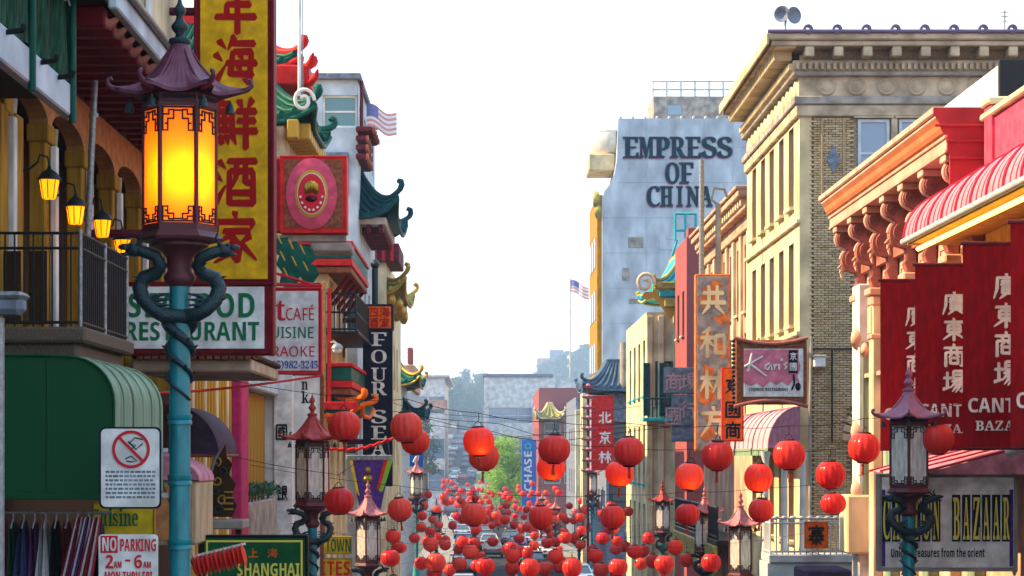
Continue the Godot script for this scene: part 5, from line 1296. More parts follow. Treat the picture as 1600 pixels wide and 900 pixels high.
	part(kt, "bar", mb().bext(X(541, dk), X(613, dk), Y(719, dk), Y(711, dk), dk - 0.05, dk + 0.2, 0.02), "steel")
	var sail := func(a: Array, m_: String, z: float, called: String) -> void:
		var p := PackedVector2Array()
		for q in a: p.append(Vector2(X(q[0], dk), Y(q[1], dk)))
		part(kt, called, mb().prism(p, -dk + z, -dk + z + 0.015), m_)
	sail.call([[546, 719], [611, 719], [594, 800], [563, 800]], "purple", 0.0, "sail")
	sail.call([[606, 719], [614, 719], [598, 768], [592, 768]], "kite_green", 0.02, "green_edge")
	sail.call([[600, 719], [606, 719], [592, 765], [588, 765]], "bright_red", 0.03, "red_edge")
	sail.call([[546, 719], [551, 719], [562, 775], [557, 770]], "bright_yellow", 0.03, "yellow_edge")
	for k in [[575, 735], [572, 748], [578, 748]]: part(kt, "emblem", mb().ball(W(k[0], k[1], dk) + Vector3(0, 0, 0.03), Vector3(0.09, 0.12, 0.02), 8, 6), "gold")
	part(kt, "suspension", mb().tube([W(545, 715, dk), W(540, 690, dk + 1.0)], 0.012, 4).tube([W(610, 715, dk), W(606, 690, dk + 1.0)], 0.012, 4), "wire")
	var dy := 70.0
	var ks := thing("chinatown_sign", "yellow sign reading CHINATOWN beside the red-roofed lamp", "sign", W(520, 850, dy))
	board(ks, X(458, dy), X(550, dy), Y(866, dy), Y(838, dy), dy, 0.15, 0.04, "olive_gold", "bright_yellow")
	text(ks, "CHINA TOWN", X(464, dy), X(548, dy), Y(862, dy), Y(842, dy), -dy + 0.018, "text_green")
	var kk := thing("kites_sign", "yellow sign reading KITES in red, below the CHINATOWN sign", "sign", W(520, 890, dy))
	board(kk, X(458, dy), X(550, dy), Y(905, dy), Y(872, dy), dy, 0.15, 0.04, "olive_gold", "bright_yellow")
	text(kk, "KITES", X(488, dy), X(547, dy), Y(899, dy), Y(877, dy), -dy + 0.018, "text_red")
	var bb := thing("street_banner", "small blue street banner with white scroll above the far lamp", "banner", W(652, 715, 142))
	part(bb, "cloth", mb().bext(X(640, 142), X(661, 142), Y(729, 142), Y(704, 142), 142.0, 142.05, 0.01), "chase_blue")
	part(bb, "scroll", mb().tube([W(646, 722, 141.9), W(650, 714, 141.9), W(654, 712, 141.9), W(652, 720, 141.9), W(648, 724, 141.9)], 0.06, 5), "white_flat")
func build_right() -> void:
	red_building()
	brick_building()
	right_far_side()

func red_building() -> void:
	var o := thing("bazaar_building", "red and salmon bazaar building with heavy bracketed cornice", "building", Vector3(9.76, -6, -47))
	part(o, "body", mb().ext(9.76, 22, -8.0, 6.3, 28, 59.8), "salmon")
	part(o, "parapet", mb().ext(9.77, 10.1, 6.3, 6.5, 28, 44.9), "hot_pink")
	part(o, "parapet_face", mb().bext(9.66, 9.76, 5.4, 6.5, 28, 44.9, 0.02), "hot_pink")
	part(o, "coping", mb().bext(9.56, 10.2, 6.5, 6.64, 28, 44.9, 0.03), "cream")
	for d in [44.3, 39.5, 34.7]: part(o, "parapet_pier", mb().bext(9.58, 9.9, 5.3, 6.72, d - 0.3, d + 0.3, 0.03), "hot_pink")
	for d in [44.3, 39.5, 34.7]: part(o, "pier_cap", mb().bext(9.52, 9.96, 6.72, 6.86, d - 0.36, d + 0.36, 0.03), "cream")
	# cornice
	var co := part(o, "cornice", mb().bext(8.66, 10.2, 6.66, 6.82, 45.02, 60.6, 0.03).bext(8.72, 9.76, 6.58, 6.66, 45.06, 60.5, 0.02), "salmon")
	var ax := Transform3D(Basis(Vector3.RIGHT, Vector3.UP, Vector3.BACK), Vector3.ZERO)
	part(co, "cove", mb().prism(PackedVector2Array([Vector2(8.74, 6.58), Vector2(8.8, 6.5), Vector2(8.83, 6.4), Vector2(8.88, 6.32), Vector2(8.95, 6.27), Vector2(9.76, 6.27), Vector2(9.76, 6.58)]), -60.5, -45.06, ax), "salmon_deep")
	part(co, "fascia", mb().bext(8.9, 9.76, 6.2, 6.27, 45.04, 60.5, 0.015).bext(8.94, 9.76, 5.98, 6.197, 45.06, 60.45, 0.015).bext(8.92, 9.76, 5.93, 5.978, 45.05, 60.5, 0.01), "salmon")
	part(co, "end_board", mb().prism(PackedVector2Array([Vector2(8.68, 6.8), Vector2(8.68, 6.66), Vector2(8.76, 6.6), Vector2(8.83, 6.4), Vector2(8.95, 6.27), Vector2(8.95, 5.95), Vector2(9.0, 5.9), Vector2(9.0, 5.2), Vector2(9.76, 5.0), Vector2(9.76, 6.8)]), -45.05, -44.98, ax), "cornice_red")
	part(co, "end_moulding", mb().bext(8.7, 9.76, 6.42, 6.47, 44.93, 44.99, 0.01), "cornice_red")
	part(co, "end_moulding", mb().bext(8.92, 9.76, 6.12, 6.17, 44.93, 44.99, 0.01), "cornice_red")
	part(co, "end_moulding", mb().bext(8.98, 9.76, 5.78, 5.83, 44.93, 44.99, 0.01), "cornice_red")
	part(o, "frieze", mb().ext(9.6, 9.76, 4.7, 5.93, 45.1, 59.8), "bracket")
	# consoles
	var sp := PackedVector2Array([Vector2(9.72, 5.93), Vector2(8.98, 5.93), Vector2(8.98, 5.8)])
	for k in 9:
		var a := PI * 0.55 + PI * 0.95 * k / 8.0
		sp.append(Vector2(9.16 + cos(a) * 0.17, 5.6 + sin(a) * 0.19))
	for k in 11:
		var a := PI * 0.6 + PI * 0.9 * k / 10.0
		sp.append(Vector2(9.36 + cos(a) * 0.24, 5.05 + sin(a) * 0.29))
	sp.append_array(PackedVector2Array([Vector2(9.5, 4.72), Vector2(9.52, 4.5), Vector2(9.46, 4.38), Vector2(9.52, 4.22), Vector2(9.72, 4.18)]))
	for i in 7:
		var d := 45.5 + i * 2.37
		var b := part(o, "console", mb().prism(sp, -d - 0.2, -d + 0.2, ax), "bracket")
		part(b, "head_block", mb().bext(8.95, 9.7, 5.78, 5.925, d - 0.27, d + 0.27, 0.02), "salmon")
		for s in [-1.0, 1.0]:
			var q := []
			for k in 16: q.append(Vector3(9.16 + cos(k * 0.55 + 2.0) * (0.13 - 0.007 * k), 5.6 + sin(k * 0.55 + 2.0) * (0.15 - 0.008 * k), -d + s * 0.205))
			part(b, "scroll", mb().tube(q, 0.02, 5), "bracket")
			q = []
			for k in 16: q.append(Vector3(9.38 + cos(k * 0.55 + 2.0) * (0.19 - 0.01 * k), 5.05 + sin(k * 0.55 + 2.0) * (0.23 - 0.012 * k), -d + s * 0.205))
			part(b, "scroll", mb().tube(q, 0.025, 5), "bracket")
		var lf := []
		for k in 12:
			var e: Vector2 = sp[4 + k + (1 if k > 6 else 0)]
			lf.append(Vector3(e.x - 0.01, e.y, -d))
		part(b, "leaf_spine", mb().tube(lf, 0.05, 6), "salmon")
		for k in 3: part(b, "leaf_tip", mb().tube([Vector3(9.12, 4.95 - k * 0.12, -d - 0.16 + k * 0.02), Vector3(9.06 + k * 0.05, 4.86 - k * 0.13, -d), Vector3(9.12, 4.95 - k * 0.12, -d + 0.16 - k * 0.02)], [0.015, 0.035, 0.015], 5), "salmon")
	# pilasters with capitals under the consoles
	for i in 7:
		var d := 45.5 + i * 2.37
		var p := part(o, "pilaster", mb().bext(9.5, 9.76, -6.5, 3.95, d - 0.28, d + 0.28, 0.03).bext(9.44, 9.76, -6.6, -6.0, d - 0.34, d + 0.34, 0.03), "pale_green" if i % 2 == 0 else "cream")
		part(p, "capital", mb().bext(9.4, 9.76, 3.98, 4.16, d - 0.4, d + 0.4, 0.03).bext(9.46, 9.76, 3.7, 3.979, d - 0.33, d + 0.33, 0.06), "salmon")
		part(p, "necking", mb().bext(9.46, 9.76, 2.9, 3.02, d - 0.32, d + 0.32, 0.02), "salmon")
		for k in [-0.16, 0.0, 0.16]: part(p, "fluting", mb().tube([Vector3(9.49, 3.05, -d + k), Vector3(9.49, 3.7, -d + k)], 0.05, 6), "cream")
	for i in 6:
		var d := 46.7 + i * 2.37
		window(o, Vector3(9.74, 3.3, -d), Vector3.FORWARD, Vector3(-1, 0, 0), 1.5, 2.4, 0.05, "salmon", "glass", "salmon")
	# white and green end pillar
	var ep := part(o, "end_pillar", mb().bext(9.44, 9.8, -6.5, 4.4, 58.9, 59.9, 0.04), "white")
	part(ep, "green_panel", mb().bext(9.55, 9.7, -1.2, 2.9, 58.86, 58.92, 0.01), "pale_green")
	for y in [3.0, 0.6, -0.9]: part(ep, "carving", mb().ball(Vector3(9.44, y, -59.1), Vector3(0.16, 0.3, 0.25), 9, 6).ball(Vector3(9.6, y - 0.3, -58.86), Vector3(0.1, 0.2, 0.06), 8, 6), "salmon")
	part(ep, "cream_base", mb().bext(9.1, 9.85, -2.5, -1.0, 58.6, 59.9, 0.05), "cream")
	# roof structure behind
	part(o, "roof_house", mb().ext(10.5, 16, 6.3, 8.05, 47.2, 53.5), "white")
	part(o, "roof_house_front", mb().bext(10.42, 16, 7.0, 8.1, 47.05, 47.19, 0.02), "iron")
	# striped barrel awning
	var aw := thing("striped_awning", "red ribbed barrel awning with pale pink fluted stripes on the bazaar", "awning", Vector3(9.2, 4.4, -41))
	awning(aw, 9.64, 8.55, 33.0, 47.4, 5.4, 4.42, "stripe_pink", "stripe_red", 11, "stripe_red", 0.022)
	for i in 26: part(aw, "crest_bead", mb().ball(Vector3(9.6, 5.46, -33.3 - i * 0.55), Vector3(0.06, 0.06, 0.1), 8, 6), "stripe_pink")
	for i in 33:
		if i % 3 == 0: continue
		var q := []
		for k in 11: q.append(Vector3(lerpf(9.64, 8.55, sin(k / 10.0 * PI / 2)), lerpf(4.42, 5.4, cos(k / 10.0 * PI / 2)) + 0.008, -lerpf(33.0, 47.4, i / 33.0)))
		part(aw, "seam", mb().tube(q, 0.018, 4), "stripe_red")
	part(aw, "gutter", mb().tube([Vector3(8.54, 4.4, -33), Vector3(8.54, 4.4, -47.5)], 0.07, 8), "dull_white")
	part(aw, "soffit", mb().ext(8.6, 9.66, 4.32, 4.35, 33, 47.3), "amber_soffit")
	part(aw, "wall_panel", mb().ext(9.66, 9.72, 3.62, 4.31, 33, 44.8), "amber_soffit")
	var tb := part(aw, "tube_light", mb().tube([Vector3(8.72, 4.2, -33), Vector3(8.72, 4.2, -46.8)], 0.05, 8), "tube_glow")
	var al := AreaLight3D.new()
	al.name = "tube_area_light"
	al.light_color = Color(1.0, 0.8, 0.4); al.light_energy = 0.5; al.area_size = Vector2(0.1, 13.0); al.area_range = 8.0; al.shadow_enabled = true
	aw.add_child(al)
	al.position = Vector3(8.8, 4.2, -40) - aw.position
	al.rotation = Vector3(0, 0, 0)
	al.look_at_from_position(al.position, al.position + Vector3(0.7, 0.2, 0), Vector3.FORWARD)
	# four banners at right angles to the wall
	var names := ["the one closest to the street corner pillar", "second from the street corner pillar", "third from the street corner pillar", "farthest from the street corner pillar"]
	for i in 4:
		var d: float = [46.5, 42.7, 38.4, 34.9][i]
		var x0 := 7.9; var x1 := 9.28; var yt := 3.54; var yb := 0.12
		var bn := thing("bazaar_banner", "tall red CANTON BAZAAR banner, " + names[i], "banner", Vector3((x0 + x1) / 2, yb, -d), "red bazaar banners")
		part(bn, "rod", mb().tube([Vector3(x0 - 0.05, yt, -d), Vector3(9.76, yt, -d)], 0.035, 7), "maroon")
		part(bn, "lower_rod", mb().tube([Vector3(x0, yb, -d), Vector3(9.76, yb, -d)], 0.025, 7), "maroon")
		var cm := mb()
		for k in [0.0, -0.012]:
			cm.surf(func(u: float, v: float) -> Vector3: return Vector3(lerpf(x0, x1, u), lerpf(yb, yt, v), -d + k + (0.02 * sin(u * 6.0 + v * 3.0 + i * 1.7) + 0.012 * sin(u * 15.0 - v * 2.0 + i)) * minf(1.0, (1.0 - v) * 3.0)), 24, 14)
		part(bn, "cloth", cm, "banner_red")
		var cx := (x0 + x1) / 2 + 0.02
		chars(bn, ["guang", "dong", "shang", "chang"], cx, [yt - 0.72, yt - 1.2, yt - 1.68, yt - 2.16], 0.42, -d + 0.045, "white_flat", 12.0)
		text(bn, "CANTON", x0 + 0.08, x1 - 0.08, yb + 0.6, yb + 0.84, -d + 0.045, "white_flat")
		text(bn, "BAZAAR", x0 + 0.2, x1 - 0.2, yb + 0.3, yb + 0.46, -d + 0.045, "white_flat", true)
	# shop sign low down
	var db := 42.0
	var sb := thing("bazaar_sign", "white shop sign with yellow brush letters BAZAAR under a pink canopy", "sign", W(1490, 820, db))
	board(sb, X(1372, db), X(1590, db), Y(893, db), Y(740, db), db, 0.3, 0.07, "stone_grey", "white_flat")
	var word := "CANTON BAZAAR"
	var px := 1378.0
	for ch in word:
		if ch != " ":
			part(sb, "letter_block", mb().bext(X(px, db), X(px + 13.0, db), Y(846, db), Y(773, db), db - 0.03, db, 0.008), "navy")
			text(sb, ch, X(px + 1.5, db), X(px + 11.5, db), Y(843, db), Y(777, db), -db + 0.035, "text_yellow", true, true, "letter")
		px += 15.6
	text(sb, "Unique treasures from the orient", X(1392, db), X(1538, db), Y(875, db), Y(856, db), -db + 0.02, "black", false, true)
	part(sb, "purple_edge", mb().bext(X(1577, db), X(1583, db), Y(885, db), Y(765, db), db - 0.02, db, 0.004), "purple")
	part(sb, "purple_edge", mb().bext(X(1378, db), X(1383, db), Y(885, db), Y(765, db), db - 0.02, db, 0.004), "purple")
	var pc := thing("pink_canopy", "creased pink canopy roof over the white shop sign", "canopy", W(1500, 720, 42))
	var pf := func(u: float, v: float) -> Vector3:
		var top := Vector3(9.76, Y(697, 42), -lerpf(41.6, 47.0, u)); var low := Vector3(7.75, Y(741, 42), -lerpf(41.6, 47.0, u))
		return low.lerp(top, v) + Vector3(0, 0.03 * absf(sin(u * 16.0 + v * 3.0)), 0)
	part(pc, "sheet", mb().surf(pf, 50, 6), "awning_pink")
	part(pc, "front_slope", mb().surf(func(u: float, v: float) -> Vector3: return Vector3(lerpf(7.75, 9.76, u), lerpf(Y(741, 42), lerpf(Y(741, 42), Y(697, 42), u), v) , -lerpf(41.62, 41.55, v)), 12, 4), "awning_pink")
	for i in 5: part(pc, "seam", mb().tube([pf.call(i / 4.0, 0.0) + Vector3.UP * 0.02, pf.call(i / 4.0, 1.0) + Vector3.UP * 0.02], 0.02, 5), "stripe_red")
	var fl := thing("flood_lamp", "white tubular flood lamp fixed above the pink canopy", "lamp", W(1590, 700, 40))
	part(fl, "housing", mb().tube([W(1576, 708, 40), W(1606, 692, 39.6)], 0.09, 10), "white")
	part(fl, "bracket", mb().tube([W(1596, 698, 39.8), W(1600, 690, 41)], 0.03, 6), "steel")

func brick_building() -> void:
	var o := thing("brick_corner_building", "tan brick corner building with cream front and deep dentilled cornice", "building", Vector3(9.5, -8.5, -69))
	part(o, "mortar_wall", mb().ext(9.64, 24, -9, 12.3, 69.06, 83), "mortar")
	# street front with recessed windows
	var op := []
	var cols := [70.9, 73.3, 75.8, 78.2, 80.8]
	var rows := [[4.0, 6.5], [7.6, 10.05], [-2.6, 0.0]]
	for c in cols:
		for r in rows: op.append([c - 69.0 - 0.6, r[0] + 9.0, c - 69.0 + 0.6, r[1] + 9.0])
	var m := mb()
	var rv := mb()
	wall(m, Vector3(9.3, -9, -69), Vector3.FORWARD, 14.0, 19.4, Vector3(-1, 0, 0), op, 0.32, rv)
	part(o, "brick_reveals", rv, "brick_tan")
	m.quad(Vector3(9.3, -9, -69), Vector3(9.66, -9, -69), Vector3(9.66, 12, -69), Vector3(9.3, 12, -69), Vector3(0, 0, 1))
	part(o, "front", m, "facade_cream")
	for c in cols:
		for r in rows: window(o, Vector3(9.3, (r[0] + r[1]) / 2, -c), Vector3.FORWARD, Vector3(-1, 0, 0), 1.2, r[1] - r[0], 0.28, "brown", "glass", "cream")
	for y in [6.95, 3.6, 10.2]: part(o, "string_course", mb().bext(9.18, 9.3, y, y + 0.14, 68.9, 83, 0.02), "cream")
	# brick skin of the end wall
	var holes := [[11.02, 12.02, 8.0, 10.1], [12.25, 13.2, 8.0, 10.1], [11.02, 12.02, 3.9, 5.6], [10.9, 12.3, -0.6, 1.5]]
	var shapes := [mb().bev(Vector3.ZERO, Vector3(0.208, 0.059, 0.09), 0.006).mesh(), mb().bev(Vector3.ZERO, Vector3(0.203, 0.056, 0.09), 0.008).mesh()]
	var tone := ["brick_tan", "brick_dark", "brick_pale", "brick_tan"]
	var lots := [[], [], []]
	var made := 0
	for j in 182:
		var y := -2.95 + j * 0.072
		for i in 34:
			var x := 9.72 + i * 0.22 + (0.11 if j % 2 else 0.0)
			if x > 12.7 and y < 6.2 or x > 16.6: continue
			var skip := false
			for h in holes:
				if x > h[0] - 0.1 and x < h[1] + 0.1 and y > h[2] and y < h[3]: skip = true
			if skip: continue
			var k := rng.randi() % 4
			var at := Vector3(x, y, -69.02 + rng.randf_range(-0.008, 0.006))
			if y > 2.0 and y < 6.0 and x < 10.9 and made < 300:
				inst(o, "brick", shapes[made % 2], tone[k], Transform3D(Basis.IDENTITY, at))
				made += 1
			else:
				(lots[k % 3] as Array).append(at)
	for k in 3:
		var mm := MultiMesh.new()
		mm.transform_format = MultiMesh.TRANSFORM_3D
		mm.mesh = shapes[k % 2]
		mm.instance_count = lots[k].size()
		for i in lots[k].size(): mm.set_instance_transform(i, Transform3D(Basis.IDENTITY, (lots[k][i] as Vector3) - o.position))
		var mi := MultiMeshInstance3D.new()
		mi.name = "brickwork"
		mi.multimesh = mm
		mi.material_override = M[tone[k]]
		mi.set_meta("kind", "stuff")
		o.add_child(mi, true)
	for h in holes.slice(0, 3):
		window(o, Vector3((h[0] + h[1]) / 2, (h[2] + h[3]) / 2, -69.0), Vector3.RIGHT, Vector3(0, 0, 1), h[1] - h[0] - 0.06, h[3] - h[2] - 0.06, 0.02, "pale_blue", "glass_blue", "stone")
		part(o, "lintel", mb().bext(h[0] - 0.1, h[1] + 0.1, h[3], h[3] + 0.12, 68.9, 69.05, 0.01), "stone")
	part(o, "window_pier", mb().bext(12.04, 12.23, 7.9, 10.1, 68.93, 69.06, 0.02), "stone")
	part(o, "diamond", mb().prism(PackedVector2Array([Vector2(0, 0.43), Vector2(0.2, 0), Vector2(0, -0.43), Vector2(-0.2, 0)]), 0.0, 0.05, Transform3D(Basis.IDENTITY, Vector3(X(1302, 69), Y(249, 69), -68.98))), "slate")
	for x in [X(1284, 69), X(1318, 69)]: part(o, "panel_edge", mb().bext(x - 0.03, x + 0.03, Y(275, 69) - 0.6, 10.1, 68.93, 69.0, 0.01), "brick_dark")
	# arched opening with a mauve hood low on the end wall
	var ar := mb()
	for i in 13:
		var a := PI * i / 12.0
		ar.bev(Vector3(11.6 + cos(a) * 0.85, 0.55 + sin(a) * 0.95, -68.97), Vector3(0.2, 0.34, 0.1), 0.01, Basis(Vector3.BACK, a - PI / 2))
	part(o, "brick_arch", ar, "brick_pale")
	part(o, "arch_hood", mb().surf(func(u: float, v: float) -> Vector3: return Vector3(11.6 + cos(u * PI) * 0.72 * (1.0 - 0.05 * v), 0.4 + sin(u * PI) * 0.85 * cos(v * PI / 2), -68.9 + 0.6 * sin(v * PI / 2)), 16, 8), "mauve")
	part(o, "arch_door", mb().ext(10.9, 12.3, -3.0, 0.5, 69.0, 69.05), "black")
	# entablature of the end wall and front
	for e in [[10.15, 10.5, 0.12, "stone"], [10.5, 10.75, 0.2, "stone_grey"], [11.35, 11.5, 0.22, "stone_grey"]]:
		part(o, "moulding", mb().bext(9.3 - e[2], 24, e[0], e[1], 69.0 - e[2], 83, 0.03), e[3])
	part(o, "frieze", mb().ext(9.28, 24, 10.75, 11.35, 68.97, 83), "stone")
	for i in 8: part(o, "roundel", mb().lathe([Vector2(0, 0.05), Vector2(0.14, 0.05), Vector2(0.18, 0.02), Vector2(0.24, 0.06), Vector2(0.3, 0.0)], 18, Transform3D(Basis(Vector3.RIGHT, PI / 2), Vector3(10.1 + i * 0.9, 11.05, -68.965))), "stone")
	for i in 14: part(o, "roundel", mb().lathe([Vector2(0, 0.05), Vector2(0.14, 0.05), Vector2(0.18, 0.02), Vector2(0.24, 0.06), Vector2(0.3, 0.0)], 12, Transform3D(Basis(Vector3.BACK, PI / 2), Vector3(9.275, 11.05, -69.6 - i * 0.95))), "cream")
	var dn := mb().bev(Vector3.ZERO, Vector3(0.1, 0.2, 0.14), 0.01).mesh()
	for i in 40: inst(o, "dentil", dn, "stone", Transform3D(Basis.IDENTITY, Vector3(9.2 + i * 0.185, 11.62, -68.72)))
	for i in 74: inst(o, "dentil", dn, "facade_cream", Transform3D(Basis(Vector3.UP, PI / 2), Vector3(9.02, 11.62, -68.9 - i * 0.185)))
	part(o, "dentil_band", mb().ext(9.08, 24, 11.5, 11.8, 68.78, 83), "stone")
	var blk := mb().bev(Vector3.ZERO, Vector3(0.28, 0.3, 0.55), 0.03).mesh()
	for i in 10: inst(o, "modillion", blk, "stone", Transform3D(Basis.IDENTITY, Vector3(9.5 + i * 0.862, 11.98, -68.5)))
	for i in 34: inst(o, "modillion", blk, "facade_cream", Transform3D(Basis(Vector3.UP, PI / 2).scaled(Vector3(1, 1, 0.6)), Vector3(8.8, 11.98, -69.1 - i * 0.38)))
	var cor := part(o, "cornice", mb().bext(8.36, 24, 12.14, 12.3, 68.2, 82.2, 0.03).bext(8.28, 24, 12.3, 12.52, 68.1, 82.2, 0.04), "stone")
	part(cor, "soffit", mb().ext(8.5, 9.1, 12.1, 12.139, 68.3, 82.0), "facade_cream")
	part(cor, "gutter_tube", mb().tube([Vector3(8.24, 12.54, -68.06), Vector3(24, 12.54, -68.06)], 0.06, 8), "tile_purple")
	for i in 10:
		var x := 9.43 + i * 0.862
		part(cor, "tile_end", mb().lathe([Vector2(0.07, -0.1), Vector2(0.145, -0.1), Vector2(0.145, 0.1), Vector2(0.07, 0.1), Vector2(0.07, -0.1)], 16, Transform3D(Basis(Vector3.RIGHT, PI / 2), Vector3(x, 12.6, -68.12))), "tile_purple")
	part(o, "front_cornice_face", mb().bext(8.2, 8.279, 12.16, 12.5, 68.1, 82.2, 0.02), "facade_cream")
	# floodlights on the roof
	var fl := thing("roof_dish", "pair of pale round dishes standing on the brick building's cornice", "dish", W(1228, 48, 68.6))
	for k in [[1222, 22, 0.23, -0.5], [1240, 24, 0.24, 0.5]]:
		part(fl, "dish", mb().lathe([Vector2(0, -0.12), Vector2(0.12, -0.1), Vector2(k[2], 0.0), Vector2(k[2] + 0.02, 0.03), Vector2(k[2] - 0.02, 0.03), Vector2(0.12, -0.06), Vector2(0, -0.08)], 20, Transform3D(Basis(Vector3.UP, k[3]) * Basis(Vector3.RIGHT, PI / 2), W(k[0], k[1], 68.6))), "slate")
	part(fl, "mast", mb().tube([W(1226, 52, 68.6), W(1228, 28, 68.7), W(1238, 24, 68.7)], 0.04, 6), "steel")
	# pipes and a white box
	var pp := thing("wall_pipe", "thin dark pipe run on the brick end wall", "pipe", W(1267, 545, 68.9))
	part(pp, "riser", mb().tube([W(1268, 525, 68.88), W(1266, 640, 68.88), W(1266, 815, 68.88)], 0.05, 7), "stone_grey")
	part(pp, "run", mb().tube([W(1268, 545, 68.9), W(1350, 545, 68.9)], 0.03, 6), "iron")
	part(pp, "drop", mb().tube([W(1300, 545, 68.9), W(1300, 690, 68.9)], 0.03, 6), "iron")
	var wb := thing("alarm_box", "small white box on the brick end wall beside the Kan's sign", "box", W(1280, 565, 68.8))
	part(wb, "casing", mb().bext(X(1271, 68.8), X(1289, 68.8), Y(574, 68.8), Y(557, 68.8), 68.65, 68.95, 0.03), "white")
	part(wb, "lid", mb().bext(X(1270, 68.8), X(1290, 68.8), Y(558, 68.8), Y(555, 68.8), 68.62, 68.95, 0.01), "dull_white")
	# mauve awning on the front
	var aw := thing("mauve_awning", "mauve half-barrel awning on the cream front below the Kan's sign", "awning", Vector3(9, 0.3, -75))
	awning(aw, 9.3, 8.35, 68.9, 81.0, Y(636, 69), Y(700, 69), "mauve_pale", "mauve", 9, "")
	for i in 10:
		var q := []
		for k in 9: q.append(Vector3(lerpf(9.3, 8.35, sin(k / 8.0 * PI / 2)), lerpf(Y(700, 69), Y(636, 69), cos(k / 8.0 * PI / 2)) + 0.012, -68.9 - i * 1.34))
		part(aw, "stripe", mb().tube(q, 0.03, 4), "mauve")
	part(aw, "valance", mb().bext(8.33, 8.36, Y(712, 69), Y(700, 69), 68.9, 81.0, 0.004), "pale_green")
	# white balcony
	var b := thing("white_balcony", "white balcony with slim balusters at the foot of the brick end wall", "balcony", Vector3(9.6, -3.1, -67))
	part(b, "floor", mb().bext(8.1, 11.2, -3.1, -2.86, 66.6, 69.0, 0.03), "dull_white")
	railing(b, Vector3(8.15, -2.86, -66.7), Vector3(11.1, -2.86, -66.7), 1.05, 0.17, "dull_white", 0.02, [1.0, 0.86, 0.08])
	railing(b, Vector3(8.15, -2.86, -66.8), Vector3(8.15, -2.86, -69.0), 1.05, 0.2, "dull_white", 0.02, [1.0, 0.86, 0.08])
	for i in 12: part(b, "scallop", mb().ball(Vector3(8.3 + i * 0.25, -1.8, -66.7), Vector3(0.1, 0.06, 0.04), 8, 6), "dull_white")
	for x in [8.2, 8.75, 9.3]: part(b, "column", mb().lathe([Vector2(0.12, -2.86), Vector2(0.1, -2.6), Vector2(0.09, -0.2), Vector2(0.13, 0.0), Vector2(0.15, 0.12)], 12, Transform3D(Basis.IDENTITY, Vector3(x, 0, -68.3))), "dull_white")
	part(b, "skirting", mb().bext(8.05, 11.3, -3.6, -3.1, 66.7, 69, 0.02), "dull_white")
	var zs := thing("character_sign", "small orange square sign with one black character on the white balcony", "sign", W(1275, 836, 66))
	board(zs, X(1257, 66.3), X(1294, 66.3), Y(857, 66.3), Y(815, 66.3), 66.3, 0.08, 0.02, "orange", "orange")
	chars(zs, ["zhai"], X(1275.5, 66.3), [Y(836, 66.3)], 0.58, -66.28, "black", 11.0, 0.85)
	var tf := thing("teal_shopfront", "teal shop fascia and purple awning beneath the white balcony", "shopfront", Vector3(9.6, -8.5, -67))
	part(tf, "fascia", mb().bext(8.0, 11.3, -5.2, -3.62, 66.4, 69, 0.04), "turquoise")
	part(tf, "purple_awning", mb().bext(X(1258, 64), X(1330, 64), Y(915, 64), Y(890, 64), 63.9, 66.4, 0.05), "dark_purple")
	part(tf, "door", mb().ext(8.6, 11.2, -9, -5.2, 66.9, 67.0), "glass")
	# ---- Kan's sign
	var dk := 66.0
	var ks := thing("kans_sign", "brown-framed pink and white sign reading Kan's", "sign", W(1205, 580, dk))
	part(ks, "frame", mb().bext(X(1149, dk), X(1261, dk), Y(632, dk), Y(531, dk), dk, dk + 0.5, 0.04), "brown")
	for k in [[531, 1.0], [632, -1.0]]:
		var p := []
		for i in 13: p.append(W(1147 + i * 9.6, k[0] + k[1] * 9.0 * sin(i / 12.0 * PI) - k[1] * 3.0, dk - 0.03))
		part(ks, "curved_edge", mb().tube(p, 0.06, 6), "bracket")
	var face := part(ks, "face", mb().bext(X(1162, dk), X(1255, dk), Y(620, dk), Y(545, dk), dk - 0.02, dk + 0.1, 0.01), "white_flat")
	var bl := PackedVector2Array()
	for q in [[1162, 546], [1248, 546], [1247, 560], [1251, 572], [1246, 588], [1249, 597], [1238, 594], [1231, 603], [1222, 596], [1212, 602], [1203, 595], [1192, 606], [1183, 599], [1172, 603], [1162, 598]]: bl.append(Vector2(X(q[0], dk), Y(q[1], dk)))
	part(face, "pink_field", mb().prism(bl, -dk + 0.02, -dk + 0.03), "sign_pink")
	# brush lettering
	var kl := mb()
	for s in [[[1175, 552], [1172, 565], [1169, 580]], [[1163, 573], [1176, 566], [1192, 557]], [[1172, 569], [1184, 578], [1197, 588]], [[1203, 568], [1197, 570], [1195, 576], [1200, 578], [1205, 570], [1206, 578]], [[1210, 569], [1210, 578], [1212, 571], [1217, 570], [1217, 578]], [[1222, 560], [1221, 564]], [[1230, 567], [1225, 569], [1229, 573], [1226, 577]]]:
		kl.tube(s.map(func(q): return W(q[0], q[1], dk - 0.035)), 0.035, 5)
	part(face, "brush_lettering", kl, "white_flat")
	part(face, "name_panel", mb().bext(X(1232, dk), X(1246, dk), Y(583, dk), Y(547, dk), dk - 0.045, dk - 0.02, 0.005), "black")
	for k in [["jing", 557], ["guo", 573]]:
		var m2 := mb()
		glyph(m2, k[0], X(1239, dk), Y(k[1], dk), 0.22, -dk + 0.046, 12.0)
		part(face, "character", m2, "white_flat")
	text(ks, "CHINESE RESTAURANT", X(1170, dk), X(1231, dk), Y(611, dk), Y(606, dk), -dk + 0.026, "black")
	part(face, "ink_figure", mb().tube([W(1240, 585, dk - 0.03), W(1241, 600, dk - 0.03), W(1237, 609, dk - 0.03)], 0.03, 5).ball(W(1247, 604, dk - 0.03), Vector3(0.08, 0.12, 0.015), 8, 6), "black")
	for i in 15: part(ks, "bulb_socket", mb().ball(W(1146, 533 + i * 6.8, dk + 0.1), Vector3.ONE * 0.055, 8, 6), "iron")
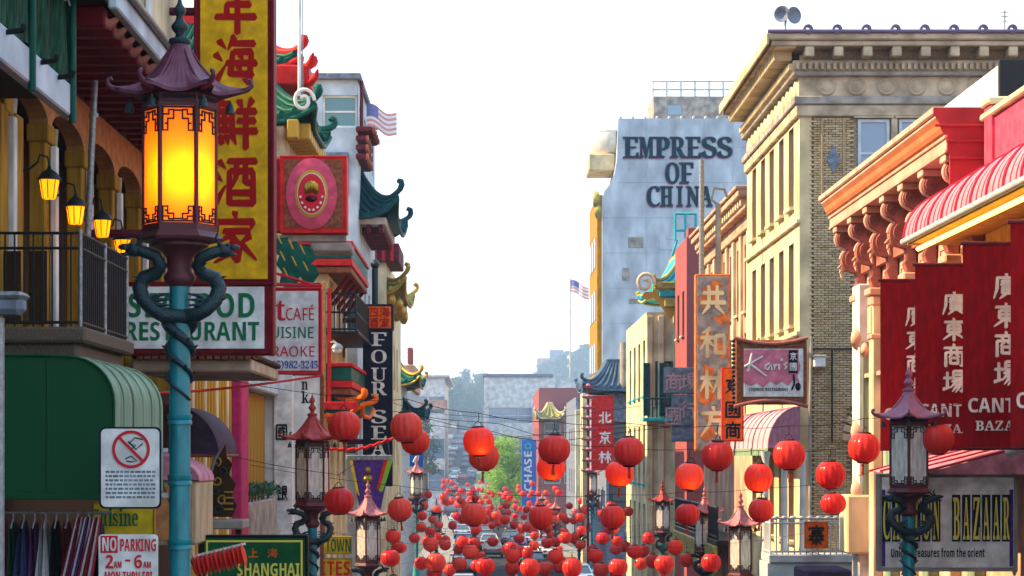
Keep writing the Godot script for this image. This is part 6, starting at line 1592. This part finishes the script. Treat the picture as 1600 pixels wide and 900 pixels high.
	part(ks, "wall_arm", mb().tube([Vector3(9.3, Y(536, dk), -dk - 3.0), W(1255, 536, dk + 0.3)], 0.06, 6), "iron")
	# ---- the tall worn sign
	var dw := 78.0
	var ws := thing("worn_blade_sign", "tall faded grey and orange sign with cream Chinese characters", "sign", W(1114, 555, dw))
	part(ws, "frame", mb().bext(X(1086, dw), X(1141, dw), Y(705, dw), Y(428, dw), dw, dw + 0.4, 0.03), "orange_worn")
	part(ws, "face", mb().bext(X(1089, dw), X(1138, dw), Y(702, dw), Y(432, dw), dw - 0.015, dw + 0.05, 0.01), "grey_worn")
	var rr := RandomNumberGenerator.new()
	rr.seed = 11
	for i in 16:
		var q := PackedVector2Array()
		var c := W(rr.randf_range(1098, 1130), rr.randf_range(440, 690), dw)
		for k in 9:
			var a := TAU * k / 9
			q.append(Vector2(clampf(c.x + cos(a) * rr.randf_range(0.12, 0.36), X(1089.5, dw), X(1137.5, dw)), c.y + sin(a) * rr.randf_range(0.1, 0.3)))
		part(ws, "flaked_paint", mb().prism(q, -dw + 0.014, -dw + 0.018 + i * 0.0005), "orange_worn")
	chars(ws, ["gong", "he", "lin", "fang"], X(1114, dw), [Y(468, dw), Y(535, dw), Y(600, dw), Y(658, dw)], 1.02, -dw + 0.03, "cream", 13.0, 0.85)
	part(ws, "mast", mb().tube([W(1096, 705, dw + 0.5), W(1096, 250, dw + 0.5)], 0.09, 7), "steel")
	part(ws, "mast", mb().tube([W(1122, 440, dw + 0.5), W(1122, 318, dw + 0.5)], 0.1, 7), "stone_grey")
	part(ws, "top_loop", mb().tube([W(1122, 320, dw + 0.5), W(1112, 312, dw + 0.5), W(1116, 294, dw + 0.5), W(1132, 296, dw + 0.5), W(1136, 308, dw + 0.5)], 0.05, 6), "stone_grey")
	var os := thing("orange_sign", "orange-red vertical sign with dark characters partly behind the Kan's sign", "sign", W(1145, 630, 73))
	board(os, X(1128, 73), X(1162, 73), Y(690, 73), Y(574, 73), 73.0, 0.3, 0.04, "bright_red", "orange")
	chars(os, ["dong", "guo", "shang"], X(1145, 73), [Y(603, 73), Y(640, 73), Y(672, 73)], 0.52, -72.98, "navy", 13.0)
	var bs := thing("slate_sign", "weathered blue-grey cross-shaped sign with pale characters", "sign", W(1064, 620, 100))
	var dz := 100.0
	part(bs, "panel", mb().bext(X(1038, dz), X(1090, dz), Y(615, dz), Y(574, dz), dz, dz + 0.4, 0.04), "slate")
	part(bs, "lower_panel", mb().bext(X(1050, dz), X(1086, dz), Y(690, dz), Y(616, dz), dz + 0.02, dz + 0.38, 0.04), "slate")
	chars(bs, ["shang", "guo"], X(1052, dz), [Y(596, dz)] + [Y(650, dz)], 0.75, -dz + 0.02, "mauve_pale", 10.0)
	chars(bs, ["chang", "hang"], X(1076, dz), [Y(596, dz), Y(640, dz)], 0.75, -dz + 0.02, "mauve_pale", 10.0)

func right_far_side() -> void:
	var p := block("pink_front_building", "salmon fronted building with tall dark windows beyond the brick building", 1.0, 9.6, 10.0, 84.0, 103.0, 9.6, "facade_pink", [[1.4, 4.6], [5.4, 7.9]], [86.0, 88.6, 91.2, 93.8, 96.4, 99.0, 101.4], 1.1, "bracket", "glass", "cream")
	for e in [[8.35, 8.5, 0.15], [9.0, 9.15, 0.3], [9.45, 9.7, 0.55], [9.7, 9.85, 0.65]]: part(p, "cornice_band", mb().bext(9.6 - e[2], 14, e[0], e[1], 83.9, 103.2, 0.03), "facade_pink")
	for i in 24: part(p, "corbel", mb().bext(9.2, 9.6, 9.16, 9.44, 84.4 + i * 0.79, 84.7 + i * 0.79, 0.02), "cream")
	for i in 8: part(p, "pilaster", mb().bext(9.48, 9.6, 0.8, 8.3, 84.5 + i * 2.55, 84.95 + i * 2.55, 0.02), "cream")
	var rl := thing("iron_gallery", "black iron gallery with dark shopfronts under the salmon building", "balcony", Vector3(9, -4, -92))
	part(rl, "floor", mb().bext(8.3, 9.6, -3.3, -3.1, 84, 103, 0.03), "iron")
	railing(rl, Vector3(8.35, -3.1, -84.1), Vector3(8.35, -3.1, -103), 1.2, 0.3, "iron", 0.03, [1.0, 0.1])
	part(rl, "fascia", mb().bext(8.2, 8.34, -4.3, -3.3, 84, 103, 0.03), "olive_gold")
	var rb := block("red_brick_building", "tall plain red brick building behind the faded sign", 1.0, 9.7, 8.0, 113.0, 120.0, 10.7, "brick_red", [[2.0, 4.0], [6.0, 8.2]], [115.0, 118.0], 1.1, "maroon", "glass", "stone")
	part(rb, "chimney", mb().bext(9.75, 10.4, 10.7, 11.2, 113.0, 114.0, 0.04), "brick_red")
	var cb := block("cream_pavilion_building", "narrow cream building with teal balcony and turquoise pagoda crown", 1.0, 8.35, 4.0, 122.0, 140.0, 7.6, "cream", [[-5.5, -2.6], [-1.5, 1.6], [3.2, 6.2]], [124.0, 128.0, 132.0, 136.0], 1.6, "roof_teal", "glass_teal", "turquoise", [[2.6, 5.0]], [9.6])
	for x in [8.5, 9.1, 9.9]: part(cb, "pier", mb().bext(x - 0.16, x + 0.16, -8, 7.4, 121.8, 122.0, 0.03), "cream")
	part(cb, "balcony", mb().bext(8.1, 9.6, 1.8, 2.0, 121.0, 122.0, 0.03), "turquoise")
	for x in [8.3, 9.15]: part(cb, "shutter", mb().bext(x - 0.15, x + 0.2, 2.1, 4.9, 121.6, 121.78, 0.02), "roof_teal")
	railing(cb, Vector3(8.15, 2.0, -121.1), Vector3(9.5, 2.0, -121.1), 1.0, 0.2, "roof_teal", 0.035, [1.0])
	pagoda(cb, 8.75, 12.6, 120.8, 133.0, Y(448, 121), Y(388, 121), 1.6, 0.3, "turquoise", "olive_gold", 0.4, [2, 3])
	part(cb, "eave_board", mb().bext(X(1022, 121), 10.6, Y(452, 121), Y(441, 121), 120.6, 121.9, 0.04), "olive_gold")
	part(cb, "eave_board", mb().bext(X(1030, 121), 10.6, Y(464, 121), Y(454, 121), 120.7, 121.9, 0.04), "turquoise")
	part(cb, "eave_board", mb().bext(X(1038, 121), 10.6, Y(480, 121), Y(465, 121), 120.8, 121.9, 0.04), "olive_gold")
	var scl := []
	for i in 20: scl.append(W(1008, 442, 120.4) + Vector3(cos(i * 0.45) * (0.5 - 0.02 * i), sin(i * 0.45) * (0.55 - 0.022 * i), 0))
	part(cb, "scroll", mb().tube(scl, 0.11, 6), "cream")
	part(cb, "carved_bracket", mb().prism(PackedVector2Array([Vector2(8.2, 8.6), Vector2(8.0, 8.35), Vector2(8.35, 8.2), Vector2(8.7, 8.3), Vector2(9.0, 7.95), Vector2(9.3, 7.5), Vector2(9.6, 7.2), Vector2(9.9, 7.6), Vector2(9.9, 8.6)]), -121.4, -121.0), "gold")
	var fr := thing("rooftop_frame", "turquoise tube frame standing on the pagoda crown", "frame", W(1070, 365, 118))
	for k in [[[1055, 375], [1055, 334]], [[1087, 375], [1087, 334]], [[1071, 372], [1071, 334]], [[1055, 334], [1087, 334]], [[1055, 360], [1087, 360]], [[1058, 375], [1050, 400]]]:
		part(fr, "tube", mb().tube([W(k[0][0], k[0][1], 118), W(k[1][0], k[1][1], 118)], 0.07, 6), "turquoise")
	# further shops
	var bb := block("blue_eave_building", "low shaded building with blue-grey tiled eaves behind the red sign", 1.0, 8.3, 10.0, 163.0, 190.0, 4.4, "slate", [[-5.0, -2.5], [-0.5, 2.0]], [166.0, 170.0, 174.0, 178.0, 182.0, 186.0], 1.8, "maroon", "glass", "", [[0.0, 2.4], [-4.5, -2.0]], [9.4])
	pagoda(bb, 6.7, 12.0, 161.5, 172.0, Y(606, 162), Y(566, 162), 1.7, 0.55, "roof_blue", "roof_blue", 0.5, [2, 3])
	part(bb, "brick_flank", mb().ext(10.9, 13.0, -9, Y(552, 162), 162.4, 163.0), "brick_red")
	part(bb, "chimney_stack", mb().tube([W(975, 610, 162), W(975, 535, 162)], 0.3, 8), "stone_grey")
	var rs := thing("red_character_sign", "red vertical sign with white characters beside a tiered mast", "sign", W(941, 670, 156))
	board(rs, X(924, 156), X(959, 156), Y(735, 156), Y(618, 156), 156.0, 0.5, 0.06, "bright_red", "bright_red")
	chars(rs, ["bei", "jing", "lin"], X(945, 156), [Y(652, 156), Y(684, 156), Y(714, 156)], 0.85, -155.97, "white_flat", 12.0)
	var tm := thing("tiered_mast", "pole stacked with small upturned eaves next to the red character sign", "mast", W(919, 745, 155))
	part(tm, "pole", mb().tube([W(919, 900, 155), W(919, 600, 155)], 0.1, 6), "maroon")
	for i in 9: part(tm, "eave", mb().lathe([Vector2(0.08, 0.3), Vector2(0.2, 0.1), Vector2(0.42, 0.06), Vector2(0.5, 0.14), Vector2(0.3, 0.0), Vector2(0.08, -0.04)], 8, Transform3D(Basis.IDENTITY, W(919, 738 - i * 16.5, 155))), "mauve")
	var cs := block("cream_strip_building", "narrow sunlit cream building beyond the blue-grey eaves", 1.0, 7.8, 4.0, 192.0, 196.5, 5.4, "cream", [[-4.0, -1.0], [0.6, 3.4]], [194.2], 1.4, "olive_gold", "glass")
	# ---- the big blue-grey building with painted wall lettering
	var de := 198.0
	var em := thing("empress_building", "large blue-grey tower with EMPRESS OF CHINA lettered on its blank wall", "building", Vector3(15, -9, -205))
	var out := PackedVector2Array()
	for q in [[941, 900], [941, 310], [944, 299], [953, 288], [960, 272], [964, 250], [966, 185], [1270, 185], [1270, 900]]: out.append(Vector2(X(q[0], de), Y(q[1], de)))
	part(em, "blank_wall", mb().prism(out, -de - 14.0, -de), "blue_wall")
	part(em, "street_front", mb().bext(9.3, 9.8, -9, Y(305, 199), 198.6, 213, 0.05), "ochre")
	for i in 5:
		for k in 3: part(em, "front_window", mb().bext(9.22, 9.32, -2.0 + i * 4.6, 0.6 + i * 4.6, 200.2 + k * 4.2, 202.6 + k * 4.2, 0.03), "glass_blue")
	part(em, "penthouse", mb().bext(X(1020, 202), X(1190, 202), Y(188, 202), Y(150, 202), 202.0, 210.0, 0.1), "stone_grey")
	part(em, "penthouse_window", mb().bext(X(1044, 202), X(1065, 202), Y(180, 202), Y(164, 202), 201.9, 202.1, 0.03), "glass_blue")
	for y in [127.0, 140.0]: part(em, "roof_rail", mb().tube([W(1020, y, 202), W(1190, y, 202)], 0.09, 6), "dull_white")
	for i in 6: part(em, "rail_post", mb().tube([W(1020 + i * 22, 150, 202), W(1020 + i * 22, 126, 202)], 0.09, 6), "dull_white")
	for i in 14: part(em, "coping_stud", mb().bext(X(968 + i * 19, de), X(972 + i * 19, de), Y(186, de), Y(181, de), de, de + 0.4, 0.05), "dull_white")
	# panel joints of the cast wall and a few patches
	for y in [230.0, 285.0, 340.0, 395.0, 450.0, 505.0]: part(em, "panel_joint", mb().ext(X(966 if y < 290 else 942, de), X(1180, de), Y(y, de), Y(y - 0.8, de), de - 0.03, de + 0.1), "blue_wall")
	for x in [1010.0, 1055.0, 1100.0, 1145.0]: part(em, "panel_joint", mb().ext(X(x, de), X(x + 0.7, de), Y(600, de), Y(186, de), de - 0.035, de + 0.1), "blue_wall")
	var rg := RandomNumberGenerator.new()
	rg.seed = 5
	for i in 16:
		var x := rg.randf_range(945, 1160); var y := rg.randf_range(330, 540)
		part(em, "patch_panel", mb().bext(X(x, de), X(x + rg.randf_range(8, 26), de), Y(y + rg.randf_range(4, 20), de), Y(y, de), de - 0.05, de + 0.1, 0.02), "blue_wall" if i % 3 else "stone_grey")
	for l in [["EMPRESS", 973, 1144, 215, 247], ["OF", 1039, 1083, 255, 287], ["CHINA", 1010, 1113, 292, 323]]:
		var n: int = (l[0] as String).length()
		for i in n:
			var w: float = (l[2] - l[1]) / float(n)
			var a: float = l[1] + w * i
			var narrow := 6.0 if l[0][i] == "I" else 0.5
			text(em, l[0][i], X(a + narrow - 1.0, de), X(a + w - narrow + 0.5, de), Y(l[4] + 1.5, de), Y(l[3] - 1.5, de), -de + 0.08, "wall_letter_edge", true, true, "letter_edge")
			text(em, l[0][i], X(a + narrow, de), X(a + w - narrow - 0.5, de), Y(l[4], de), Y(l[3], de), -de + 0.1, "wall_letter", true, true, "letter")
			text(em, l[0][i], X(a + narrow + 1.6, de), X(a + w - narrow + 1.0, de), Y(l[4] - 0.6, de), Y(l[3] - 0.6, de), -de + 0.12, "wall_letter", true, true, "letter")
	part(em, "roof_bowl", mb().surf(func(u: float, v: float) -> Vector3:
		var a := lerpf(PI * 0.5, PI * 1.5, u)
		return Vector3(X(962, 200) + cos(a) * 2.5 * cos(v * PI / 2 * 0.75), Y(207, 200) - 2.0 * sin(v * PI / 2), -203.0 + sin(a) * 4.0 * cos(v * PI / 2 * 0.75)), 20, 8), "white")
	part(em, "bowl_top", mb().lathe([Vector2(0, 0.1), Vector2(2.5, 0.1), Vector2(2.55, 0), Vector2(2.5, -0.1)], 24, Transform3D(Basis.from_scale(Vector3(1, 1, 1.6)), Vector3(X(962, 200), Y(206, 200), -203.0))), "white")
	part(em, "bowl_base", mb().bext(X(919, 201), X(960, 201), Y(268, 201), Y(242, 201), 200.0, 206.0, 0.1), "cream")
	part(em, "side_carving", mb().ball(W(932, 312, 198), Vector3(0.35, 0.8, 0.5), 9, 6).ball(W(934, 330, 198), Vector3(0.3, 0.7, 0.4), 9, 6), "olive_gold")
	var fg := thing("roof_flag", "small striped flag on a pole beside the blue-grey tower", "flag", W(891, 560, 225))
	part(fg, "pole", mb().tube([W(891, 590, 225), W(891, 434, 225)], 0.07, 6), "white")
	for i in 7:
		var f := func(u: float, v: float) -> Vector3: return W(892, 437, 225) + Vector3(u * 1.75, -(i + v) * 0.17 - 0.75 * u + 0.1 * sin(u * 6.0), 0.2 * sin(u * 7.0))
		part(fg, "stripe", mb().surf(f, 10, 1), "flag_red" if i % 2 == 0 else "flag_white")
	part(fg, "canton", mb().surf(func(u: float, v: float) -> Vector3: return W(892, 437, 225) + Vector3(u * 0.8, -v * 0.6 - 0.34 * u + 0.1 * sin(u * 2.7), 0.02 + 0.2 * sin(u * 3.2)), 6, 2), "flag_blue")
func tree(label: String, at: Vector3, h: float, w: float, leaf: String, n: int, leaf_size: float, group := "") -> void:
	var o := thing("leafy_tree", label, "tree", at, group)
	var t := mb().tube([at - Vector3.UP * 0.3, at + Vector3(0.05, h * 0.3, 0), at + Vector3(-0.1, h * 0.62, 0.1)], [h * 0.035, h * 0.028, h * 0.015], 8)
	for i in 6:
		var a := TAU * i / 6 + rng.randf()
		var b := at + Vector3(0, h * rng.randf_range(0.3, 0.5), 0)
		t.tube([b, b + Vector3(cos(a) * w * 0.2, h * 0.14, sin(a) * w * 0.2), b + Vector3(cos(a) * w * 0.36, h * 0.3, sin(a) * w * 0.36)], [h * 0.014, h * 0.01, h * 0.004], 5)
	part(o, "trunk", t, "bark")
	var cl := []
	for i in 26:
		var a := rng.randf() * TAU; var y := rng.randf_range(0.3, 0.95)
		var r := w * 0.5 * sqrt(rng.randf()) * sin(clampf((1.08 - y) * 1.5, 0.1, 1.4))
		cl.append([at + Vector3(cos(a) * r, h * y, sin(a) * r), w * rng.randf_range(0.1, 0.2)])
	var m := mb()
	for i in n:
		var c: Array = cl[rng.randi() % cl.size()]
		var q: Vector3 = c[0] + Vector3(rng.randfn(), rng.randfn() * 0.8, rng.randfn()) * (c[1] as float) * 0.6
		var u := Vector3(rng.randfn(), rng.randfn() * 0.6, rng.randfn()).normalized() * leaf_size
		var s := u.cross(Vector3(rng.randfn(), rng.randfn(), rng.randfn())).normalized() * leaf_size * 0.55
		m.flat(q - u, q + s, q + u, Vector3.UP); m.flat(q - u, q + u, q - s, Vector3.UP)
	part(o, "crown", m, leaf)

func build_far() -> void:
	# blocks at the end of the straight
	var a := block("pale_corner_building", "pale blue and pink building at the far bend west of the street", -1.0, X(691, 330), 16.0, 330.0, 380.0, Y(590, 330), "white", [[-4, -1], [1, 4], [6, 9]], [335.0, 342.0, 349.0, 356.0, 363.0, 370.0], 2.4, "white", "glass_blue", "", [[-5.0, -2.0], [-0.5, 2.5], [6.0, 8.5]], [-7.5, -10.0, -13.0, -16.0])
	part(a, "pink_band", mb().bext(-22, X(699, 330), Y(640, 330), Y(625, 330), 329.6, 330.0, 0.05), "facade_pink")
	part(a, "roof_edge", mb().bext(-22.2, X(702, 330), Y(590, 330), Y(586, 330), 329.4, 380, 0.05), "dull_white")
	var b := block("grey_end_building", "large pale grey building closing the view above the round green tree", 1.0, X(758, 345), 10.5, 345.0, 385.0, Y(589, 345), "white", [[-4, -1], [1, 4], [6, 9]], [350.0, 358.0, 366.0, 374.0], 2.2, "white", "glass_blue", "", [[-4.0, -1.6], [0.4, 2.8], [4.8, 7.2]], [1.0, 3.2, 5.4, 7.6])
	part(b, "roof_edge", mb().bext(X(754, 345), X(864, 345), Y(589, 345), Y(584, 345), 344.6, 385, 0.05), "slate")
	part(b, "corner_strip", mb().bext(X(757, 345), X(762, 345), -9, Y(590, 345), 344.8, 345.0, 0.03), "white")  # strip on the corner, same white as the walls
	var c := block("mauve_building", "mauve brick building with flat roof next to the pale grey one", 1.0, X(842, 290), 9.0, 290.0, 330.0, Y(606, 290), "brick_red", [[-4, -1.5], [1, 3.5]], [295.0, 303.0, 311.0, 319.0], 2.0, "white", "glass", "", [[-3.5, -1.0], [2.0, 4.2]], [8.0, 10.5])
	pagoda(c, X(838, 286), X(880, 286), 284.0, 292.0, Y(652, 286), Y(632, 286), 1.4, 0.7, "olive_gold", "cream", 0.7, [2, 3])
	var cc := block("tan_building", "tan building with a tall cream pier behind the red lanterns", 1.0, X(900, 240), 8.0, 240.0, 270.0, Y(620, 240), "slate", [[-4, -1.5], [0.5, 3.0]], [245.0, 252.0, 259.0], 2.0, "white", "glass", "", [[-4.0, -1.6], [1.0, 3.2]], [11.5, 14.0])
	part(cc, "pier", mb().bext(X(899, 239), X(914, 239), -9, Y(640, 239), 239.0, 240.0, 0.05), "cream")
	# houses stepping up the far hill
	var tones := ["dull_white", "pale_blue", "cream", "facade_pink", "slate", "white"]
	var k := 0
	for d in [430.0, 470.0, 515.0, 560.0, 610.0]:
		for s in [-1.0, 1.0]:
			var xf: float = across(-5.8 if s < 0 else 9.9, d)
			var h := ground_y(xf, d) + rng.randf_range(7.0, 11.0)
			block("hillside_house", ["white", "pale blue", "cream", "pink", "slate", "bright white"][k % 6] + (" hazy house on the west kerb of the far climb" if s < 0 else " hazy house on the east kerb of the far climb"), s, xf, 12.0, d, d + 34.0, h, tones[k % 6], [[h - 3.4, h - 1.2], [h - 6.8, h - 4.6]], [d + 5.0, d + 12.0, d + 19.0, d + 26.0], 2.0, "white", "glass", "", [[h - 3.4, h - 1.2], [h - 6.8, h - 4.6]], [xf + s * 2.5, xf + s * 6.0, xf + s * 9.5], "houses on the far climb")
			k += 1
	for i in 9:
		var x := 12.0 + i * 5.2; var d := 800.0 + (i % 3) * 22.0
		var gy := ground_y(x, d)
		block("hilltop_house", "small hazy house on the eastern hilltop ridge", 1.0, x, 5.0 + i % 2, d, d + 12.0, gy + 6.0 + (i * 7 % 4), tones[(i + 2) % 6], [[gy + 2.0, gy + 4.0]], [d + 4.0, d + 8.0], 1.6, "white", "glass", "", [[gy + 2.0, gy + 4.2]], [x + 2.4], "houses on the eastern ridge")
	# trees
	tree("round bright green street tree at the bend before the pale grey building", Vector3(X(784, 290), ground_y(1, 290), -290), 10.8, 7.6, "leaf_bright", 11000, 0.17)
	tree("mid-green tree crown tucked behind the bright green street tree", Vector3(X(806, 312), ground_y(2, 312), -312), 9.0, 6.0, "leaf_mid", 4000, 0.2)
	for i in 8:
		var d := 610.0 + i * 14.0
		var x := X(700 + (i * 37) % 58, d)
		tree("tall blue-green tree in the hazy grove at the head of the street", Vector3(x, ground_y(x, d) + 0.5, -d), 11.5 + (i * 5) % 4, 7.0, "leaf_dark", 1500, 0.5, "grove at the head of the street")
	for i in 14:
		var d := 760.0 + (i % 4) * 18.0
		var x := X(838 + i * 7, d)
		tree("hazy dark tree on the ridge of the eastern hill", Vector3(x, ground_y(x, d) - 0.5, -d), 6.0 + (i * 3) % 4, 7.0, "leaf_dark", 900, 0.55, "trees on the eastern ridge")
	tree("small dark tree beside the pale blue building at the bend", Vector3(X(664, 322), ground_y(-9, 322) + 2.0, -322), 12.0, 4.5, "leaf_dark", 1800, 0.22)
	# blue bank blade sign
	var ch := thing("chase_sign", "tall blue vertical sign with white letters CHASE", "sign", W(827, 736, 270))
	part(ch, "panel", mb().bext(X(815, 270), X(838, 270), Y(790, 270), Y(687, 270), 270.0, 270.6, 0.05), "chase_blue")
	var f := text(ch, "CHASE", -1.0, 1.0, -0.5, 0.5, 0, "white_flat")
	var wd := 62.0 / F * 270.0; var ht := 12.0 / F * 270.0
	var bx := (f.mesh as TextMesh).get_aabb()
	f.basis = Basis(Vector3.BACK, PI / 2) * Basis.from_scale(Vector3(wd / bx.size.x, ht / bx.size.y, 0.5))
	f.position = W(825, 736, 270) + Vector3(0, 0, 0.04) - f.basis * bx.get_center() - ch.position
	part(ch, "logo", mb().lathe([Vector2(0.2, 0), Vector2(0.45, 0), Vector2(0.45, 0.06), Vector2(0.2, 0.06), Vector2(0.2, 0)], 8, Transform3D(Basis(Vector3.RIGHT, PI / 2), W(825, 697, 270)), true), "turquoise")
	part(ch, "arm", mb().tube([W(838, 700, 270.3), W(862, 700, 272)], 0.12, 6), "steel")
	# overhead power lines across the middle distance
	for l in [[[620, 632], [700, 648], [760, 652], [850, 655], [960, 640], 120.0], [[640, 660], [720, 670], [800, 683], [880, 676], [980, 668], 105.0], [[600, 640], [690, 655], [780, 662], [870, 690], [1000, 672], 95.0]]:
		var d: float = l[5]
		var o := thing("overhead_cable", "black overhead cable sagging across the street, the %s of three spans" % {120.0: "farthest", 105.0: "middle", 95.0: "nearest"}[d], "cable", W(l[2][0], l[2][1], d))
		var pts := [Vector3(-5.5, Y(l[0][1] - 10, d), -d)]
		for i in 5: pts.append(W(l[i][0], l[i][1], d))
		pts.append(Vector3(9.4, Y(l[4][1] - 12, d), -d))
		part(o, "strand", mb().tube(pts, 0.012, 4), "wire")

func car_mesh(o: Node3D, paint: String, back: bool) -> void:
	var L := 4.4
	var side := PackedVector2Array([Vector2(-2.2, 0.35), Vector2(-2.18, 0.75), Vector2(-1.95, 0.92), Vector2(-1.0, 1.0), Vector2(0.9, 1.02), Vector2(2.0, 0.98), Vector2(2.2, 0.8), Vector2(2.2, 0.38), Vector2(1.75, 0.3), Vector2(-1.75, 0.3)])
	var ax := Transform3D(Basis(Vector3.BACK, Vector3.UP, Vector3.LEFT), Vector3.ZERO)
	part(o, "body", mb().prism(side, -0.88, 0.88, ax), paint)
	var cab := mb()
	var lo := [-1.15, 1.75]; var hi := [-0.45, 1.15]
	var A := [Vector3(-0.82, 1.0, lo[0]), Vector3(0.82, 1.0, lo[0]), Vector3(0.82, 1.0, lo[1]), Vector3(-0.82, 1.0, lo[1])]
	var B := [Vector3(-0.62, 1.46, hi[0]), Vector3(0.62, 1.46, hi[0]), Vector3(0.62, 1.46, hi[1]), Vector3(-0.62, 1.46, hi[1])]
	for i in 4:
		var j := (i + 1) % 4
		cab.quad(A[i], A[j], B[j], B[i], (A[i] + A[j]) / 2 - Vector3(0, 1, 0.3))
	part(o, "glasshouse", cab, "glass")
	part(o, "roof", mb().bev(Vector3(0, 1.48, 0.35), Vector3(1.34, 0.08, 1.75), 0.035), paint)
	var pil := mb()
	for i in 4: pil.tube([A[i], B[i]], 0.045, 5)
	part(o, "pillars", pil, paint)
	var wh := mb().lathe([Vector2(0, -0.1), Vector2(0.2, -0.1), Vector2(0.32, -0.11), Vector2(0.34, -0.06), Vector2(0.34, 0.06), Vector2(0.32, 0.11), Vector2(0.2, 0.1), Vector2(0, 0.1)], 16).mesh()
	for x in [-0.82, 0.82]:
		for z in [-1.35, 1.35]:
			inst(o, "wheel", wh, "tyre", Transform3D(Basis(Vector3.BACK, PI / 2), Vector3(x, 0.34, z)))
		part(o, "headlight", mb().bev(Vector3(x * 0.8, 0.72, -2.19), Vector3(0.35, 0.14, 0.06), 0.02), "head_lens")
		part(o, "tail_light", mb().bev(Vector3(x * 0.8, 0.8, 2.2), Vector3(0.32, 0.16, 0.06), 0.02), "tail_lens")
		part(o, "mirror", mb().ball(Vector3(x * 1.18, 1.02, -0.75), Vector3(0.1, 0.07, 0.06), 8, 6), paint)
	part(o, "bumper", mb().bev(Vector3(0, 0.45, 2.18), Vector3(1.6, 0.2, 0.12), 0.04), "car_black")

func build_cars() -> void:
	var kinds := ["car_white", "car_silver", "car_black", "car_blue", "car_red", "car_grey"]
	var word := {"car_white": "white", "car_silver": "silver", "car_black": "black", "car_blue": "blue", "car_red": "red", "car_grey": "grey"}
	var proto := {}
	for k in kinds:
		var o := thing("car", word[k] + " car", "car", Vector3.ZERO, "cars along the street")
		car_mesh(o, k, true)
		proto[k] = o
	var spots := []
	spots.append(["car_silver", X(722, 136), 136.0, "leading the traffic under the lanterns"])
	spots.append(["car_white", 5.9, 152.0, "parked at the east kerb near the tiered mast"])
	spots.append(["car_black", -1.8, 160.0, "parked at the west kerb near the blue banner"])
	var d := 175.0
	var i := 0
	while d < 640.0:
		for x in [-1.9, 0.6, 3.4, 5.9]:
			if rng.randf() < 0.62:
				spots.append([kinds[rng.randi() % 6], across(x, d), d + rng.randf_range(-2, 2), ({-1.9: "parked at the west kerb", 0.6: "driving in the west lane", 3.4: "driving in the east lane", 5.9: "parked at the east kerb"}[x] as String) + (" below the lanterns" if d < 330 else " on the far hazy climb")])
		d += 9.0 + d * 0.025
	var taken := {}
	for s in spots:
		var at := Vector3(s[1], ground_y(s[1], s[2]) + 0.0, -s[2])
		var label: String = word[s[0]] + " car " + s[3]
		if not taken.has(s[0]):
			taken[s[0]] = true
			proto[s[0]].position = at
			proto[s[0]].set_meta("label", label)
		else:
			copy(proto[s[0]], label, at)

func build_small() -> void:
	var gp := thing("grey_pole", "grey post with a stubby lamp head beside the green awning", "post", Vector3(X(0, 22), -3, -22))
	part(gp, "post", mb().tube([Vector3(X(-2, 22), -3.0, -22), Vector3(X(-2, 22), Y(497, 22), -22)], 0.055, 10), "steel")
	part(gp, "lamp_head", mb().bext(X(-20, 22), X(38, 22), Y(492, 22), Y(462, 22), 21.85, 22.15, 0.05), "slate")
	part(gp, "head_rim", mb().bext(X(-22, 22), X(41, 22), Y(468, 22), Y(457, 22), 21.8, 22.2, 0.03), "steel")
	var rg := thing("red_garland", "red twisted garland hung across the FOUR SEAS sign", "garland", W(560, 695, 70))
	var p := []
	for i in 25:
		var u := i / 24.0
		p.append(W(lerpf(508, 615, u), lerpf(700, 684, u) + 9.0 * sin(u * PI), 70) + Vector3(0, 0.025 * sin(i * 2.1), 0.03 * cos(i * 2.1)))
	part(rg, "strand", mb().tube(p, 0.05, 6), "bright_red")
	# rooftop clutter against the sky
	for a in [[640, 590, 540, 180.0, "above the green-eaved building"], [556, 250, 150, 104.0, "on the pale tower's roof"], [1570, 60, 15, 76.0, "on the brick corner building's roof"]]:
		var o := thing("roof_aerial", "thin metal aerial " + a[4], "aerial", W(a[0], a[1], a[3]))
		part(o, "mast", mb().tube([W(a[0], a[1], a[3]), W(a[0], a[2], a[3])], 0.03, 5), "steel")
		for k in 3: part(o, "crossbar", mb().tube([W(a[0] - 7 + k, a[2] + 4 + k * 7, a[3]), W(a[0] + 7 - k, a[2] + 4 + k * 7, a[3])], 0.018, 4), "steel")
